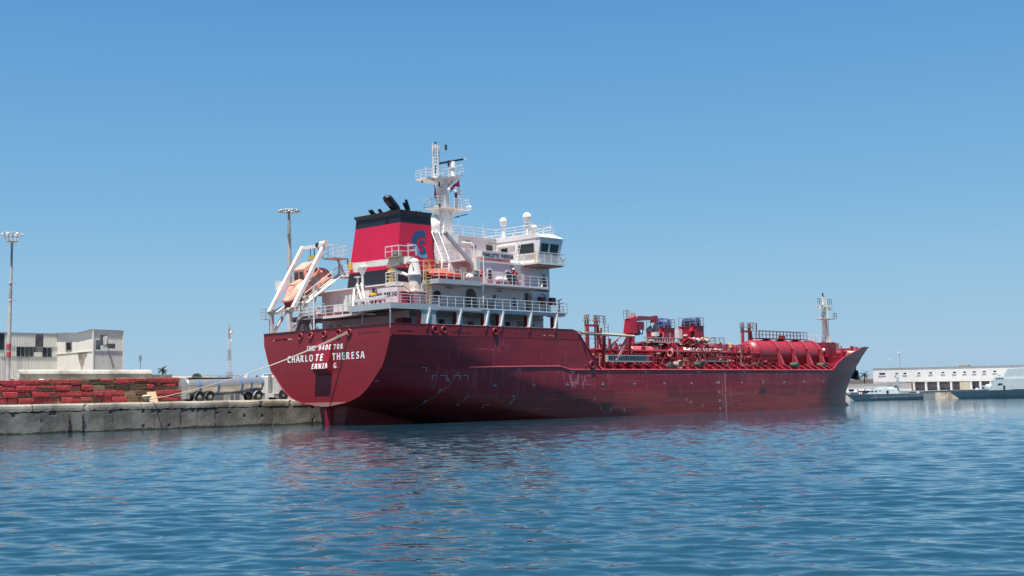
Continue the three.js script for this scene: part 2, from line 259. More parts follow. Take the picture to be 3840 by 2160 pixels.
// ---------------------------------------------------------------- the quay on the port side
const QY = 2.65, QZ = -13.2;
{
  const q = new THREE.Group(); q.name = 'quay'; struct(q);
  // top surface and body behind the facing blocks
  mb().box(-260, -3, QZ - 0.5, 96, QY - 0.004, -420).mesh('quay_deck', mat(0.42, 0.39, 0.34, 0.95, { map: concTex }), q);
  // facing blocks with open joints between them; joints where the photograph shows them
  const cut = [-260, -120, -70, -48, -36, -28.5, -21.6, -14.55, -10.2, -7.3, -5.4, -3.3, 1.7, 3.6, 9, 15, 21, 28, 36, 45, 56, 70, 96];
  const keep = seed; seed = 909;
  const facing = mat(0.36, 0.325, 0.275, 0.92, { map: concTex, bumpMap: concBump, bumpScale: 0.02 });
  const weed = mat(0.075, 0.075, 0.05, 0.95, { map: concTex, bumpMap: concBump, bumpScale: 0.05 });
  for (let k = 0; k + 1 < cut.length; k++) {
    const gap = rr(0.04, 0.10), x0 = cut[k] + gap / 2, x1 = cut[k + 1] - gap / 2, L = x1 - x0, nx = clamp(Math.round(L / 0.34), 2, 60), ny = 10, off = rr(-0.05, 0.06), tilt = rr(-0.03, 0.03);
    const b = mb(), top = 1.92 + rr(-0.05, 0.04), G = [];
    for (let j = 0; j <= ny; j++) { G.push([]); for (let i = 0; i <= nx; i++) { const e = Math.min(i, nx - i) / nx * L < 0.3 ? rr(-0.018, 0.003) : rr(-0.004, 0.004); G[j].push([x0 + L * i / nx + (i % nx ? rr(-.05, .05) : rr(-0.05, 0.05)), lerp(-1.5, top, j / ny) + (j === ny ? rr(-0.07, 0.05) : 0), QZ - 0.02 + off * 0.3 + tilt * (i / nx - 0.5) + e]); } }
    for (let j = 0; j < ny; j++) for (let i = 0; i < nx; i++) { const edge = i === 0 || i === nx - 1 || j === ny - 1; if (j > 3 && rnd() < (edge ? 0.07 : 0.010)) { const A = [G[j][i], G[j][i + 1], G[j + 1][i + 1], G[j + 1][i]], cx = (A[0][0] + A[1][0]) / 2, cy = (A[0][1] + A[3][1]) / 2, D = A.map(p => [lerp(p[0], cx, 0.35), lerp(p[1], cy, 0.35), p[2] - rr(0.12, 0.22)]); for (let q = 0; q < 4; q++) b.quad(A[q], A[(q + 1) % 4], D[(q + 1) % 4], D[q]); b.quad(...D); } else b.quad(G[j][i], G[j][i + 1], G[j + 1][i + 1], G[j + 1][i]); }
    for (let i = 0; i < nx; i++) { const a = G[ny][i], c = G[ny][i + 1]; b.quad(a, c, [c[0], c[1], QZ - 0.6], [a[0], a[1], QZ - 0.6]); }
    for (const [i, s] of [[0, -1], [nx, 1]]) for (let j = 0; j < ny; j++) { const a = G[j][i], c = G[j + 1][i]; s < 0 ? b.quad([a[0], a[1], QZ - 0.55], a, c, [c[0], c[1], QZ - 0.55]) : b.quad(a, [a[0], a[1], QZ - 0.55], [c[0], c[1], QZ - 0.55], c); }
    b.mesh('block', facing, q);
    // weed and wet slime that grows on the foot of the wall, with a ragged upper edge
    if (x0 > -75 && x1 < 60) { const w = mb(), m2 = Math.max(3, Math.round(L / 0.3)); let px, py; for (let i = 0; i <= m2; i++) { const x = lerp(x0, x1, i / m2), y = 0.16 + rr(-0.04, 0.07) + 0.06 * Math.sin(x * 0.9); if (i) w.quad([px, -0.5, QZ + 0.03], [x, -0.5, QZ + 0.03], [x, y, QZ + 0.012], [px, py, QZ + 0.012]).quad([px, py, QZ + 0.012], [x, y, QZ + 0.012], [x, y, QZ - 0.2], [px, py, QZ - 0.2]); px = x; py = y; } w.mesh('weed', weed, q); }
  }
  // coping: worn, rounded beams along the edge
  const ccut = [-260, -120, -60, -33, -22.4, -11.6, -1.9, 2.0, 12, 24, 40, 70, 96];
  const cop = mat(0.50, 0.45, 0.37, 0.92, { map: concTex, bumpMap: concBump, bumpScale: 0.04 });
  for (let k = 0; k + 1 < ccut.length; k++) {
    const x0 = ccut[k] + 0.03, x1 = ccut[k + 1] - 0.03, n = clamp(Math.round((x1 - x0) / 0.3), 2, 120), b = mb(); let prev;
    for (let i = 0; i <= n; i++) {
      const x = lerp(x0, x1, i / n), c = rr(0, 0.05), bite = rnd() < 0.04 ? 0.12 : 0, lo = 2.0 + rr(-0.05, 0.04) + (rnd() < 0.07 ? 0.12 : 0);
      const ring = [[QZ - 0.6, lo], [QZ + 0.0 - bite, lo], [QZ + 0.015 - c * 0.4 - bite, 2.25 + rr(-.02, .02)], [QZ - 0.01 - c * 0.4 - bite, 2.48], [QZ - 0.08 - c, QY - 0.03 - bite * 0.4], [QZ - 0.22, QY + 0.004], [QZ - 1.2, QY + 0.006]].map(p => [x, p[1], p[0]]);
      if (prev) for (let j = 0; j < ring.length - 1; j++) b.quad(prev[j], ring[j], ring[j + 1], prev[j + 1]); prev = ring;
    }
    b.mesh('coping', cop, q);
  }
  // two rusted chains hanging on the face
  for (const [x, z0] of [[-18.95, 0.06], [-17.6, 0.06]]) { const b = mb(); for (let y = 1.62; y > 0.25; y -= 0.16) b.geo(new THREE.TorusGeometry(0.085, 0.035, 6, 10).rotateY(rr(0, 3)).translate(x + rr(-.05, .05), y, QZ + z0)); b.mesh('hanging_chain', mat(0.10, 0.075, 0.06, 0.9), q, 'rusted chain hanging on the quay face'); }
  seed = keep;
}
// bollard and mooring lines
{
  const b = thing('mooring_bollard', 'pale mushroom shaped mooring bollard at the quay edge holding the stern ropes', 'bollard', [-10.7, QY, -13.75]);
  mb().cyl([0, 0, 0], [0, 0.10, 0], 0.34, 0.32, 16).mesh('base_plate', M.rubber, b);
  const m = mb(); m.geo(new THREE.LatheGeometry([[0.24, 0.1], [0.2, 0.2], [0.22, 0.34], [0.42, 0.48], [0.46, 0.58], [0.4, 0.66], [0.2, 0.7], [0, 0.71]].map(p => new THREE.Vector2(...p)), 18)); m.mesh('head', M.beige, b);
}
for (const [zo, dy, lab] of [[0, 0, 'pale mooring rope from the tanker stern to the bollard, lower of the pair'], [0.10, 0.13, 'pale mooring rope from the tanker stern to the bollard, upper of the pair']]) {
  const pts = [], a = [-0.15, 8.58 + dy, 3.72 - zo], c = [-10.55, 2.86 + dy * 0.2, -13.7 + zo];
  for (let k = 0; k <= 26; k++) { const t = k / 26; pts.push([lerp(a[0], c[0], t), lerp(a[1], c[1], t) - 0.75 * 4 * t * (1 - t) * (0.9 + dy * 0.6), lerp(a[2], c[2], t)]); }
  tag(mb().tube(pts, 0.03, 7).mesh('mooring_rope', M.rope), lab, 'rope', 'stern mooring ropes');
}
// ---------------------------------------------------------------- the tanker
MB.prototype.grid = function (G, flip = false) { // smooth surface through rows of points
  const k = this.p.length / 3, R = G.length, C = G[0].length, at = (j, i) => G[clamp(j, 0, R - 1)][clamp(i, 0, C - 1)];
  for (let j = 0; j < R; j++) for (let i = 0; i < C; i++) {
    let du = V(...at(j, i + 1)).sub(V(...at(j, i - 1))), dv = V(...at(j + 1, i)).sub(V(...at(j - 1, i)));
    if (dv.lengthSq() < 1e-9) dv = V(...at(j + 2, i)).sub(V(...at(j - 2, i))); if (dv.lengthSq() < 1e-9) dv = V(0, 1, 0);
    if (du.lengthSq() < 1e-9) du = V(1, 0, 0);
    const n = V(0, 0, 0).crossVectors(du, dv).normalize().multiplyScalar(flip ? -1 : 1); this.p.push(...G[j][i]); this.n.push(n.x, n.y, n.z);
  }
  for (let j = 0; j < R - 1; j++) for (let i = 0; i < C - 1; i++) { const a = k + j * C + i, b = a + 1, c = a + C, d = c + 1; flip ? this.i.push(a, c, b, b, c, d) : this.i.push(a, b, c, b, d, c); }
  return this;
};
const ship = thing('tanker_ship', 'dark red chemical tanker with white deckhouse and crimson funnel moored at the quay', 'ship');
const part = (name, b, m, parent = ship, label) => b.mesh(name, m, parent, label);
// hull form: half breadth at station x and height y
const T0 = [[1.8, 0], [1.95, 2.2], [2.2, 3.5], [2.68, 5.19], [3.3, 6.4], [4.03, 7.5], [5.21, 8.86], [6.2, 9.2], [6.81, 9.32], [8.18, 9.55], [9.4, 9.6]];
const rake = x => 0.233 * x, botY = x => 1.8 - rake(x);
const STEM = [[-2, 97.0], [0, 98.0], [1.76, 98.1], [3.5, 99.7], [5.2, 101.9], [7, 104.4], [8.77, 106.95]];
const stem = y => y < 1.76 ? table(STEM, y) : 98.1 + 0.775 * Math.pow(y - 1.76, 1.25);
function halfB(x, y) {
  const fl = 0.2 * Math.exp(-((x / 9) ** 2)) * (y > 5 ? 8.18 - Math.min(y, 8.18) : 3.18 * smooth(2, 5, y));
  const a = y + rake(x), st = Math.max(0, table(T0, a - 0.15) * 0.25 + table(T0, a) * 0.5 + table(T0, a + 0.15) * 0.25 - fl) * (a < 1.8 ? 0 : 1);
  const s0 = lerp(73, 80, clamp(y / 8.8, 0, 1)), xs = stem(y), p = lerp(1.85, 1.5, clamp(y / 8.8, 0, 1)), u = clamp((x - s0) / (xs - s0), 0, 1);
  return st * (1 - u ** p);
}
const XS = [0, 0.5, 1, 1.6, 2.4, 3.4, 4.6, 6, 7.5, 9, 10.5, 12, 13.5, 15, 17, 19, 21, 23.5, 26, 29, 32, 36, 40, 45, 50, 55, 58, 61, 64, 67, 70];
const BOWT = Array.from({ length: 30 }, (_, k) => (k + 1) / 30);
const bowTop = x => table([[78.8, 5.0], [80.0, 5.85], [82.8, 6.8], [93, 8.38], [98, 8.6], [107, 8.77]], x);
// paint and wear of the shell plating, one map from stern to bow (110 m by 11 m)
const hullTex = (() => {
  const W = 2048, H = 512, c = document.createElement('canvas'); c.width = W; c.height = H; const g = c.getContext('2d'), X = x => x / 110 * W, Y = y => H - (y + 1.5) / 11 * H;
  const keep = seed; seed = 555;
  g.fillStyle = '#8c1b2a'; g.fillRect(0, 0, W, H);
  g.fillStyle = '#8b302c'; g.fillRect(0, Y(2.58), W, H);
  for (let k = 0; k < 900; k++) { const y = rr(-1, 9), x = rr(0, 110), lo = y < 2.5; g.fillStyle = lo ? `rgba(${rnd() < 0.5 ? '70,30,32' : '165,70,60'},${rr(0.03, 0.12)})` : `rgba(${rnd() < 0.6 ? '80,14,24' : '178,66,70'},${rr(0.04, 0.12)})`; g.beginPath(); g.ellipse(X(x), Y(y), X(rr(0.3, 3)), H / 11 * rr(0.08, 0.5), 0, 0, 7); g.fill(); }
  for (let r = 0; r < 6; r++) for (let x = -3.1 * r; x < 110; x += 9.5) { const q = rnd(); g.fillStyle = q < 0.5 ? `rgba(40,8,16,${rr(0, 0.16)})` : `rgba(190,80,80,${rr(0, 0.10)})`; g.fillRect(X(x), Y(r * 1.65 + 0.15), X(9.5), H / 11 * 1.65); }
  // slime and fouling patches on the boot topping, with rough outlines
  for (let k = 0; k < 160; k++) { const x = rr(2, 100), y = rr(-0.2, 2.4); g.fillStyle = `rgba(48,42,44,${rr(0.04, 0.16)})`; g.beginPath(); for (let q = 0; q < 9; q++) { const a = q / 9 * 6.283, r = rr(0.5, 1); g.lineTo(X(x + Math.cos(a) * r * rr(0.4, 2)), Y(y + Math.sin(a) * r * 0.35)); } g.fill(); }
  // horizontal scrapes from tugs and fenders
  const scrape = (x0, x1, y, a, w) => { for (let x = x0; x < x1; x += 0.25) { g.fillStyle = `rgba(214,176,178,${a * rr(0.2, 1)})`; g.fillRect(X(x), Y(y + rr(-0.03, 0.03)), X(rr(0.15, 0.4)), Math.max(2, H / 11 * w * 1.8)); } };
  for (let k = 0; k < 70; k++) { const x = rr(14, 90), y = rnd() < 0.5 ? rr(2.7, 4.8) : rr(0.2, 2.4); scrape(x, x + rr(1, 7), y, rr(0.12, 0.42), 0.03); }
  scrape(30, 98, 0.95, 0.28, 0.03); scrape(32, 80, 2.58, 0.22, 0.03); scrape(57, 63, 3.3, 0.45, 0.04); scrape(57.5, 62.5, 3.9, 0.4, 0.04); scrape(64, 68, 3.25, 0.5, 0.04); scrape(57, 62, 4.5, 0.35, 0.04); scrape(10.6, 13.2, 7.0, 0.5, 0.04); scrape(38, 46, 4.5, 0.28, 0.05); scrape(38, 44, 4.0, 0.2, 0.05);
  // vertical runs
  for (let k = 0; k < 300; k++) { const x = rr(6, 98), top = rnd() < 0.5 ? 5 : rr(3, 8), n = rr(0.3, 2.4); g.fillStyle = rnd() < 0.5 ? `rgba(205,150,150,${rr(0.08, 0.3)})` : rnd() < 0.4 ? `rgba(150,82,50,${rr(0.15, 0.45)})` : `rgba(60,22,28,${rr(0.12, 0.36)})`; g.fillRect(X(x), Y(top), rr(1.5, 4), H / 11 * n); }
  for (let k = 0; k < 26; k++) { const x = rr(24.3, 27); g.fillStyle = 'rgba(222,190,188,0.5)'; rnd() < 0.6 ? g.fillRect(X(x), Y(rr(3.6, 4.6)), 2, H / 11 * rr(0.2, 0.9)) : g.fillRect(X(x), Y(rr(3.4, 4.6)), X(rr(0.4, 1.5)), 2); }
  for (let k = 0; k < 12; k++) { g.fillStyle = 'rgba(215,180,180,0.4)'; g.fillRect(X(rr(13.4, 15.4)), Y(rr(7.3, 8)), 1, H / 11 * rr(0.3, 1)); }
  // pale outlet streak amidships
  for (let y = 5; y > 0; y -= 0.06) { g.fillStyle = `rgba(215,190,188,${rr(0.25, 0.7)})`; g.fillRect(X(52.7 + rr(-0.1, 0.1)), Y(y), rr(3, 6), 3); }
  for (let y = 3; y > 1.4; y -= 0.06) { g.fillStyle = `rgba(215,190,188,${rr(0.1, 0.5)})`; g.fillRect(X(53.8 + rr(-0.1, 0.1)), Y(y), rr(2, 4), 3); }
  g.fillStyle = 'rgba(40,42,44,0.85)'; g.fillRect(X(60.2), Y(2.62), X(1.7), H / 11 * 0.5); g.fillRect(X(29.6), Y(1.5), X(1.6), H / 11 * 0.5); g.fillStyle = 'rgba(45,20,24,0.7)'; g.fillRect(X(43.2), Y(2.4), 2, H / 11 * 2.1);
  for (const [x, y] of [[28.2, 1.9], [29.4, 1], [30.2, 0.6], [31, 0.7], [33.4, 0.7], [44.8, 1.6], [45.6, 1.4], [48, 0.8]]) for (let k = 0; k < 9; k++) { g.fillStyle = `rgba(222,196,186,${rr(0.2, 0.6)})`; g.fillRect(X(x + rr(-0.25, 0.25)), Y(y + rr(-0.2, 0.25)), rr(1, 3), rr(2, 9)); }
  seed = keep; const t = new THREE.CanvasTexture(c); t.colorSpace = THREE.SRGBColorSpace; t.anisotropy = 8; return t;
})();
// plating relief: seams and butts as shallow grooves, plates slightly sprung between the frames
const hullBump = (() => {
  const W = 2048, H = 512, d = new Uint8Array(W * H * 4), seam = new Set([0.2, 2.1, 3.7, 5.4, 7.0].map(y => Math.round((y + 1.5) / 11 * H)));
  for (let j = 0; j < H; j++) for (let i = 0; i < W; i++) { const x = i / W * 110, y = j / H * 11, row = Math.floor(y / 1.65), bx = (x + row * 3.1) % 9.5; let v = 150 + 26 * Math.abs(Math.sin(x * Math.PI / 0.75)) + 30 * (N1[(j & 255) * 256 + (i >> 1 & 255)] - 0.5) + 26 * (N2[(j * 2 & 255) * 256 + (i >> 3 & 255)] - 0.5); if (seam.has(j) || bx < 0.06) v -= 70; const o = (j * W + i) * 4; d[o] = d[o + 1] = d[o + 2] = clamp(v, 0, 255); d[o + 3] = 255; }
  const t = new THREE.DataTexture(d, W, H); t.magFilter = THREE.LinearFilter; t.needsUpdate = true; return t;
})();
const hullMat = mat(1, 1, 1, 0.42, { map: hullTex, bumpMap: hullBump, bumpScale: 0.03 }); hullMat.name = 'hull paint';
const hullUV = (x, y) => [x / 110, (y + 1.5) / 11];
{
  const b = mb(), ys = [-1.5, -0.8, -0.3, 0, 0.3, 0.7, 1.1, 1.5, 1.9, 2.3, 2.8, 3.3, 3.9, 4.5, 5.0];
  for (const s of [1, -1]) {
    b.grid(ys.map(y0 => [...XS.map(x => { const y = Math.max(y0, botY(x) + 0.001 * (y0 + 2)); return [x, y, s * halfB(x, y)]; }), ...BOWT.map(t => { const x = lerp(70, stem(y0), t); return [x, y0, s * halfB(x, y0)]; })]), s < 0);
    const yp = [5.0, 5.6, 6.2, 6.8, 7.4, 7.8, 8.18];
    b.grid(yp.map(y => { const xl = 29.5 - (y - 5) * 0.9; return XS.filter(x => x < 22).concat([22, 23.5, 25, xl - 0.5, xl]).map(x => [x, y, s * halfB(x, y)]); }), s < 0);
    const rows = [0, 0.15, 0.3, 0.45, 0.6, 0.75, 0.9, 1];
    b.grid(rows.map(v => Array.from({ length: 34 }, (_, k) => { const t = k / 33; let x = lerp(79, 106.9, t), y = 5; for (let q = 0; q < 6; q++) { y = lerp(5.0, bowTop(x), v); x = lerp(79, stem(y), t); } return [x, y, s * halfB(x, y)]; })), s < 0);
  }
  // narrow after body and skeg below the counter
  const sk = [[0.95, 2.1], [1.6, 2.35], [3, 2.7], [5, 3.1], [8, 3.6], [11, 3.9]];
  const skb = mb(); for (const s of [1, -1]) skb.grid([-1.5, -0.3, 0.6, 1.4, 2.1].map(y => sk.map(([x, z]) => [x, y, s * z * (0.62 + 0.2 * (y + 1.5) / 1.8)])), s < 0);
  skb.grid([-1.5, -0.3, 0.6, 1.4, 2.1].map(y => [-1, -0.5, 0, 0.5, 1].map(k => [0.95 - 0.35 * (1 - k * k), y, k * 2.1 * (0.62 + 0.2 * (y + 1.5) / 1.8)])), true); skb.mesh('skeg', hullMat, ship, undefined, hullUV);
  b.mesh('hull', hullMat, ship, undefined, hullUV);
  // bulb at the waterline of the bow
  const q = mb(); q.sph([95.2, -1.15, 0], 4.7, 2.4, 1.7, 20, 14); q.mesh('bulbous_bow', hullMat, ship, undefined, hullUV);
  // rudder below the transom
  part('rudder', mb().hexa([[0.12, -1.5, 0.10], [0.72, -1.5, 0.22], [0.72, -1.5, -0.22], [0.12, -1.5, -0.10], [0.02, 1.72, 0.10], [0.5, 1.72, 0.2], [0.5, 1.72, -0.2], [0.02, 1.72, -0.10]]), M.brightRed);
}
const circle = (cx, cy, r, n = 14) => Array.from({ length: n }, (_, k) => [cx + r * Math.cos(k / n * 6.2832), cy + r * Math.sin(k / n * 6.2832)]);
const rectP = (a, b, c, d) => [[a, b], [c, b], [c, d], [a, d]];
const roundR = (x0, y0, x1, y1, r) => { const o = []; for (const [cx, cy, a] of [[x1 - r, y0 + r, -90], [x1 - r, y1 - r, 0], [x0 + r, y1 - r, 90], [x0 + r, y0 + r, 180]]) for (let k = 0; k <= 4; k++) { const t = (a + k * 22.5) * Math.PI / 180; o.push([cx + r * Math.cos(t), cy + r * Math.sin(t)]); } return o; };
// transom with mooring holes and slots
{
  const o = []; for (let y = 1.8; y < 8.15; y += 0.22) o.push([halfB(0, y), y]); o.push([9.55, 8.18], [9.58, 9.15]);
  const shape = [...o.map(([z, y]) => [z, y]), ...o.reverse().map(([z, y]) => [-z, y])];
  const holes = [[-3.62, 8.62], [-2.0, 8.63], [0.06, 8.63], [2.21, 8.66], [3.74, 8.6]];
  const slots = [[5.16, 5.75], [5.9, 6.9], [7.1, 8.15], [-8.25, -6.7], [-6.55, -4.95]];
  const tr = part('transom', mb().prism(shape, 'x', -0.04, 0.05, [...holes.map(([z, y]) => circle(z, y, 0.235)), ...slots.map(([a, b]) => rectP(a, 8.40, b, 8.51))]), M.red);
  for (const [z, y] of holes) { part('fairlead', mb().torus([-0.06, y, z], 'x', 0.29, 0.095, 20).torus([0.10, y, z], 'x', 0.25, 0.06, 16), M.red, tr); }
  // rusty worn strip along the lower edge
  const lo = []; for (let y = 1.8; y <= 2.2; y += 0.05) lo.push([halfB(0, y), y]); part('worn_edge', mb().prism([...lo, ...lo.slice().reverse().map(([z, y]) => [-z, y])], 'x', -0.052, -0.041), mat(0.40, 0.19, 0.155, 0.7, { map: rustTex }), tr, 'pale worn strip along the lower transom edge');
  // rim bar round the outer edge
  const pts = []; for (let y = 1.8; y < 8.2; y += 0.15) pts.push([-0.05, y, halfB(0, y)]); for (const s of [1, -1]) part('edge_rim', mb().tube(pts.map(p => [p[0], p[1], p[2] * s]), 0.04, 6), M.red, tr);
  // welded seams
  for (const y of [4.1, 5.55, 6.95]) for (const s of [-1, 1]) part('weld_seam', mb().bar([-0.042, y, s * 1.3], [-0.042, y, s * (halfB(0, y) - 0.2)], 0.018, 0.022), mat(0.42, 0.05, 0.07, 0.5), tr);
  // wedge shaped fairing in the middle
  const wd = y => y > 5.36 ? clamp((7.98 - y) / 2.62, 0, 1) * 0.62 : clamp((y - 4.72) / 0.64, 0, 1) * 0.62, Z = 1.17, f = mb();
  const A = [-0.04, 7.98], B = [-0.66, 5.36], C = [-0.04, 4.72], p = ([x, y], z) => [x, y, z];
  f.quad(p(A, -Z), p(B, -Z), p(B, Z), p(A, Z)).quad(p(B, -Z), p(C, -Z), p(C, Z), p(B, Z)).tri(p(A, Z), p(B, Z), p(C, Z)).tri(p(A, -Z), p(C, -Z), p(B, -Z));
  part('fairing', f, M.red, tr);
  part('fairing_seam', mb().bar([-0.05, 5.4, 1.17], [-0.05, 5.4, 2.3], 0.02, 0.03), M.tan, tr);
  // raised welded lettering, painted white, that runs over the fairing
  const paint = mat(0.86, 0.85, 0.83, 0.5); paint.name = 'lettering white';
  const line = (text, size, y0, dz, pitch, name) => { const b = mb(); [...text].forEach((ch, i) => { if (ch === ' ') return; const zc = dz + (i - (text.length - 1) / 2) * pitch, on = Math.abs(zc) < Z + 0.1, at = (p, d) => { const y = y0 + p[1]; return [-0.045 - d - (on ? wd(y) : 0), y, zc + clamp(p[0], on ? -Z - zc : -9, on ? Z - zc : 9)]; }; const { tris } = letters(ch, size, pitch); for (const t of tris) { const q = t.map(p => [p[0] - pitch / 2, p[1]]); b.tri(...q.map(p => at(p, 0.02))); for (let k = 0; k < 3; k++) b.quad(at(q[k], 0), at(q[(k + 1) % 3], 0), at(q[(k + 1) % 3], 0.02), at(q[k], 0.02)); } }); part(name, b, paint, tr); };
  line('IMO 9400708', 0.50, 7.14, 0.06, 0.512, 'number_lettering');
  line('CHARLOTTE THERESA', 0.66, 6.14, 0.08, 0.692, 'name_lettering');
  line('HERNING', 0.50, 5.385, 0.0, 0.53, 'port_lettering');
}
// side bulwarks of the poop with chocks and freeing slots
for (const s of [1, -1]) {
  const edge = [[0.05, 8.18], [26.64, 8.18], [26.1, 8.75], [25.85, 9.0], [25.5, 9.12], [25.2, 9.15], [0.05, 9.15]], ch = [5.32, 6.52, 13.42];
  const slots = [[0.8, 2.57], [7.7, 8.5], [8.7, 9.1], [9.3, 10.3], [16.1, 16.4], [17.2, 17.6], [19.5, 19.8], [20.5, 20.8], [21.4, 22.3]];
  const bw = part('bulwark', mb().prism(edge, 'z', s * 9.51, s * 9.585, s > 0 ? [...ch.map(x => circle(x, 8.69, 0.24)), ...slots.map(([a, b], k) => rectP(a, 8.42, b, 8.52))] : []), M.red);
  if (s > 0) for (const x of ch) part('chock', mb().torus([x, 8.69, 9.62], 'z', 0.29, 0.10, 20).torus([x, 8.69, 9.46], 'z', 0.25, 0.06, 16), M.red, bw);
  part('cap_rail', mb().box(0.0, 9.152, s * 9.42, 25.2, 9.20, s * 9.605), M.red, bw);
  part('deck_edge_line', mb().bar([0, 8.18, s * 9.575], [26.6, 8.18, s * 9.59], 0.05, 0.05), M.red, bw);
}
part('cap_rail', mb().box(-0.10, 9.152, -9.6, 0.12, 9.20, 9.6), M.red);
{ // one more chock low on the sloping screen, seen just before the break of the poop
  each('chock', [mb().torus([28.04, 5.52, 9.62], 'z', 0.34, 0.11, 20), mb().torus([27.0, 5.35, 9.62], 'z', 0.09, 0.05, 10)], M.red, ship);
  const e = mb(); e.bar([29.55, 5.0, 9.58], [26.6, 8.2, 9.58], 0.14, 0.1).bar([26.6, 8.2, 9.58], [26.05, 8.78, 9.58], 0.14, 0.1); part('screen_edge', e, M.red);
  part('screen_stiffener', mb().bar([26.6, 8.0, 9.62], [27.3, 6.4, 9.62], 0.05, 0.1), M.red);
}
// rubbing strake and gunwale
{
  const b = mb(), path = [[10, 5.21], [14, 5.25], [18.5, 5.3], [22.9, 5.33], [24.6, 4.98]]; for (let x = 28; x < 101; x += 2.2) path.push([x, 4.98]);
  for (const s of [1, -1]) for (let k = 1; k < path.length; k++) { const [x0, y0] = path[k - 1], [x1, y1] = path[k]; b.cyl([x0, y0, s * (halfB(x0, y0) - 0.045)], [x1, y1, s * (halfB(x1, y1) - 0.045)], 0.10, 0.10, 10); }
  part('rubbing_strake', b, mat(0.46, 0.075, 0.085, 0.45, { map: rustTex }));
  const c = mb(); for (const s of [1, -1]) for (let k = 0; k < 40; k++) { const x0 = lerp(79, 106.8, k / 40), x1 = lerp(79, 106.8, (k + 1) / 40), y0 = bowTop(x0), y1 = bowTop(x1), h0 = halfB(Math.min(x0, stem(y0)), y0), h1 = halfB(Math.min(x1, stem(y1)), y1); c.bar([x0, y0, s * h0], [x1, y1, s * h1], 0.2, 0.1); } part('bow_cap_rail', c, M.brightRed);
}
// decks
const deckPoly = (y, x0, x1, inset = 0.06) => { const o = [], n = 60; for (let k = 0; k <= n; k++) { const x = lerp(x0, x1, k / n); o.push([x, Math.max(0.02, halfB(x, y) - inset)]); } return [...o, ...o.slice().reverse().map(([x, z]) => [x, -z])]; };
part('main_deck', mb().prism(deckPoly(4.95, 24, 101.4), 'y', 4.7, 4.95), M.deckRed);
part('poop_deck', mb().prism(deckPoly(8.1, 0.1, 25.3, 0.12), 'y', 7.85, 8.0), M.deckRed);
part('poop_front', mb().box(25.0, 4.96, -9.3, 25.2, 7.84, 9.3), M.red);
part('forecastle_deck', mb().prism(deckPoly(6.6, 88, 102.6), 'y', 6.35, 6.5), M.deckRed);
part('forecastle_front', mb().box(87.9, 4.96, -6.4, 88.0, 6.34, 6.4), M.pipeRed);

// painted marks on the shell (each stands a few millimetres proud)
{
  const wp = mat(0.42, 0.41, 0.42, 0.7, { map: rustTex }); wp.name = 'mark white'; const side = (x, y, d = 0.012) => [x, y, halfB(x, y) + d];
  const patch = (x0, y0, x1, y1) => part('hull_mark', mb().quad(side(x0, y0), side(x1, y0), side(x1, y1), side(x0, y1)), wp);
  for (const x of [13.57, 18.96, 24.04, 29.78, 35.26, 40.68, 45.94, 51.12, 56.41, 61.23, 66.14, 71, 76]) { patch(x - 0.24, 3.38, x + 0.24, 3.49); patch(x - 0.05, 3.50, x + 0.05, 3.66); }
  for (const x of [24.88, 37.37, 47.45, 57.09, 66.6, 76]) { patch(x - 0.55, 4.78, x + 0.55, 4.84); patch(x - 0.07, 4.55, x + 0.07, 4.78); }
  // draught dots down the stern quarter and amidships
  for (let k = 0; k < 26; k++) { const t = k / 25, x = lerp(8.75, 5.9, t), y = lerp(4.72, 1.0, t); if (k % 7 !== 5) patch(x - 0.05, y - 0.04, x + 0.05, y + 0.04); }
  for (let k = 0; k < 34; k++) { const y = 3.95 - k * 0.105; patch(52.15, y, 52.24, y + 0.05); }
  // corner marks for tugs
  const corner = (x, y, sx, sy, w = 0.5, h = 0.42) => { patch(Math.min(x, x + sx * w), y - 0.025, Math.max(x, x + sx * w), y + 0.025); patch(x - 0.03, Math.min(y, y - sy * h), x + 0.045, Math.max(y, y - sy * h)); };
  corner(5.0, 5.2, -1, 1); corner(5.8, 4.45, 1, 1); corner(7.5, 4.45, -1, 1, 0.8); corner(9.1, 4.45, -1, 1, 0.8); corner(10.0, 4.45, -1, 1, 0.6); corner(10.5, 2.42, 1, 1, 0.45); corner(10.1, 1.62, 1, -1, 0.3, 0.3); corner(13.1, 1.6, 1, 1, 0.7, 0.3); corner(16.4, 2.42, -1, 1, 0.4); corner(16.2, 1.65, -1, -1, 0.4); corner(16.6, 5.05, 1, 1, 0.5, 0.25);
  patch(0.15, 4.0, 0.55, 4.07);
  const onSide = (x0, y0) => (u, v, d) => { const x = x0 + u, y = y0 + v; return [x, y, halfB(x, y) + 0.006 + d]; };
  for (const [t, x, y, s] of [['10', 7.7, 3.86, 0.32], ['9', 7.2, 2.88, 0.32], ['8', 6.55, 1.9, 0.32], ['M', 51.6, 3.35, 0.3], ['M', 51.6, 2.2, 0.3], ['M', 51.6, 1.2, 0.3], ['M', 51.6, 0.3, 0.28]]) textMesh(t, s, onSide(x, y), wp, 'draught_number', ship, undefined, 0.006);
  textMesh('CHARLOTTE THERESA', 0.42, onSide(97.6, 6.6), mat(0.16, 0.28, 0.33, 0.6), 'bow_lettering', ship, undefined, 0.006);
}

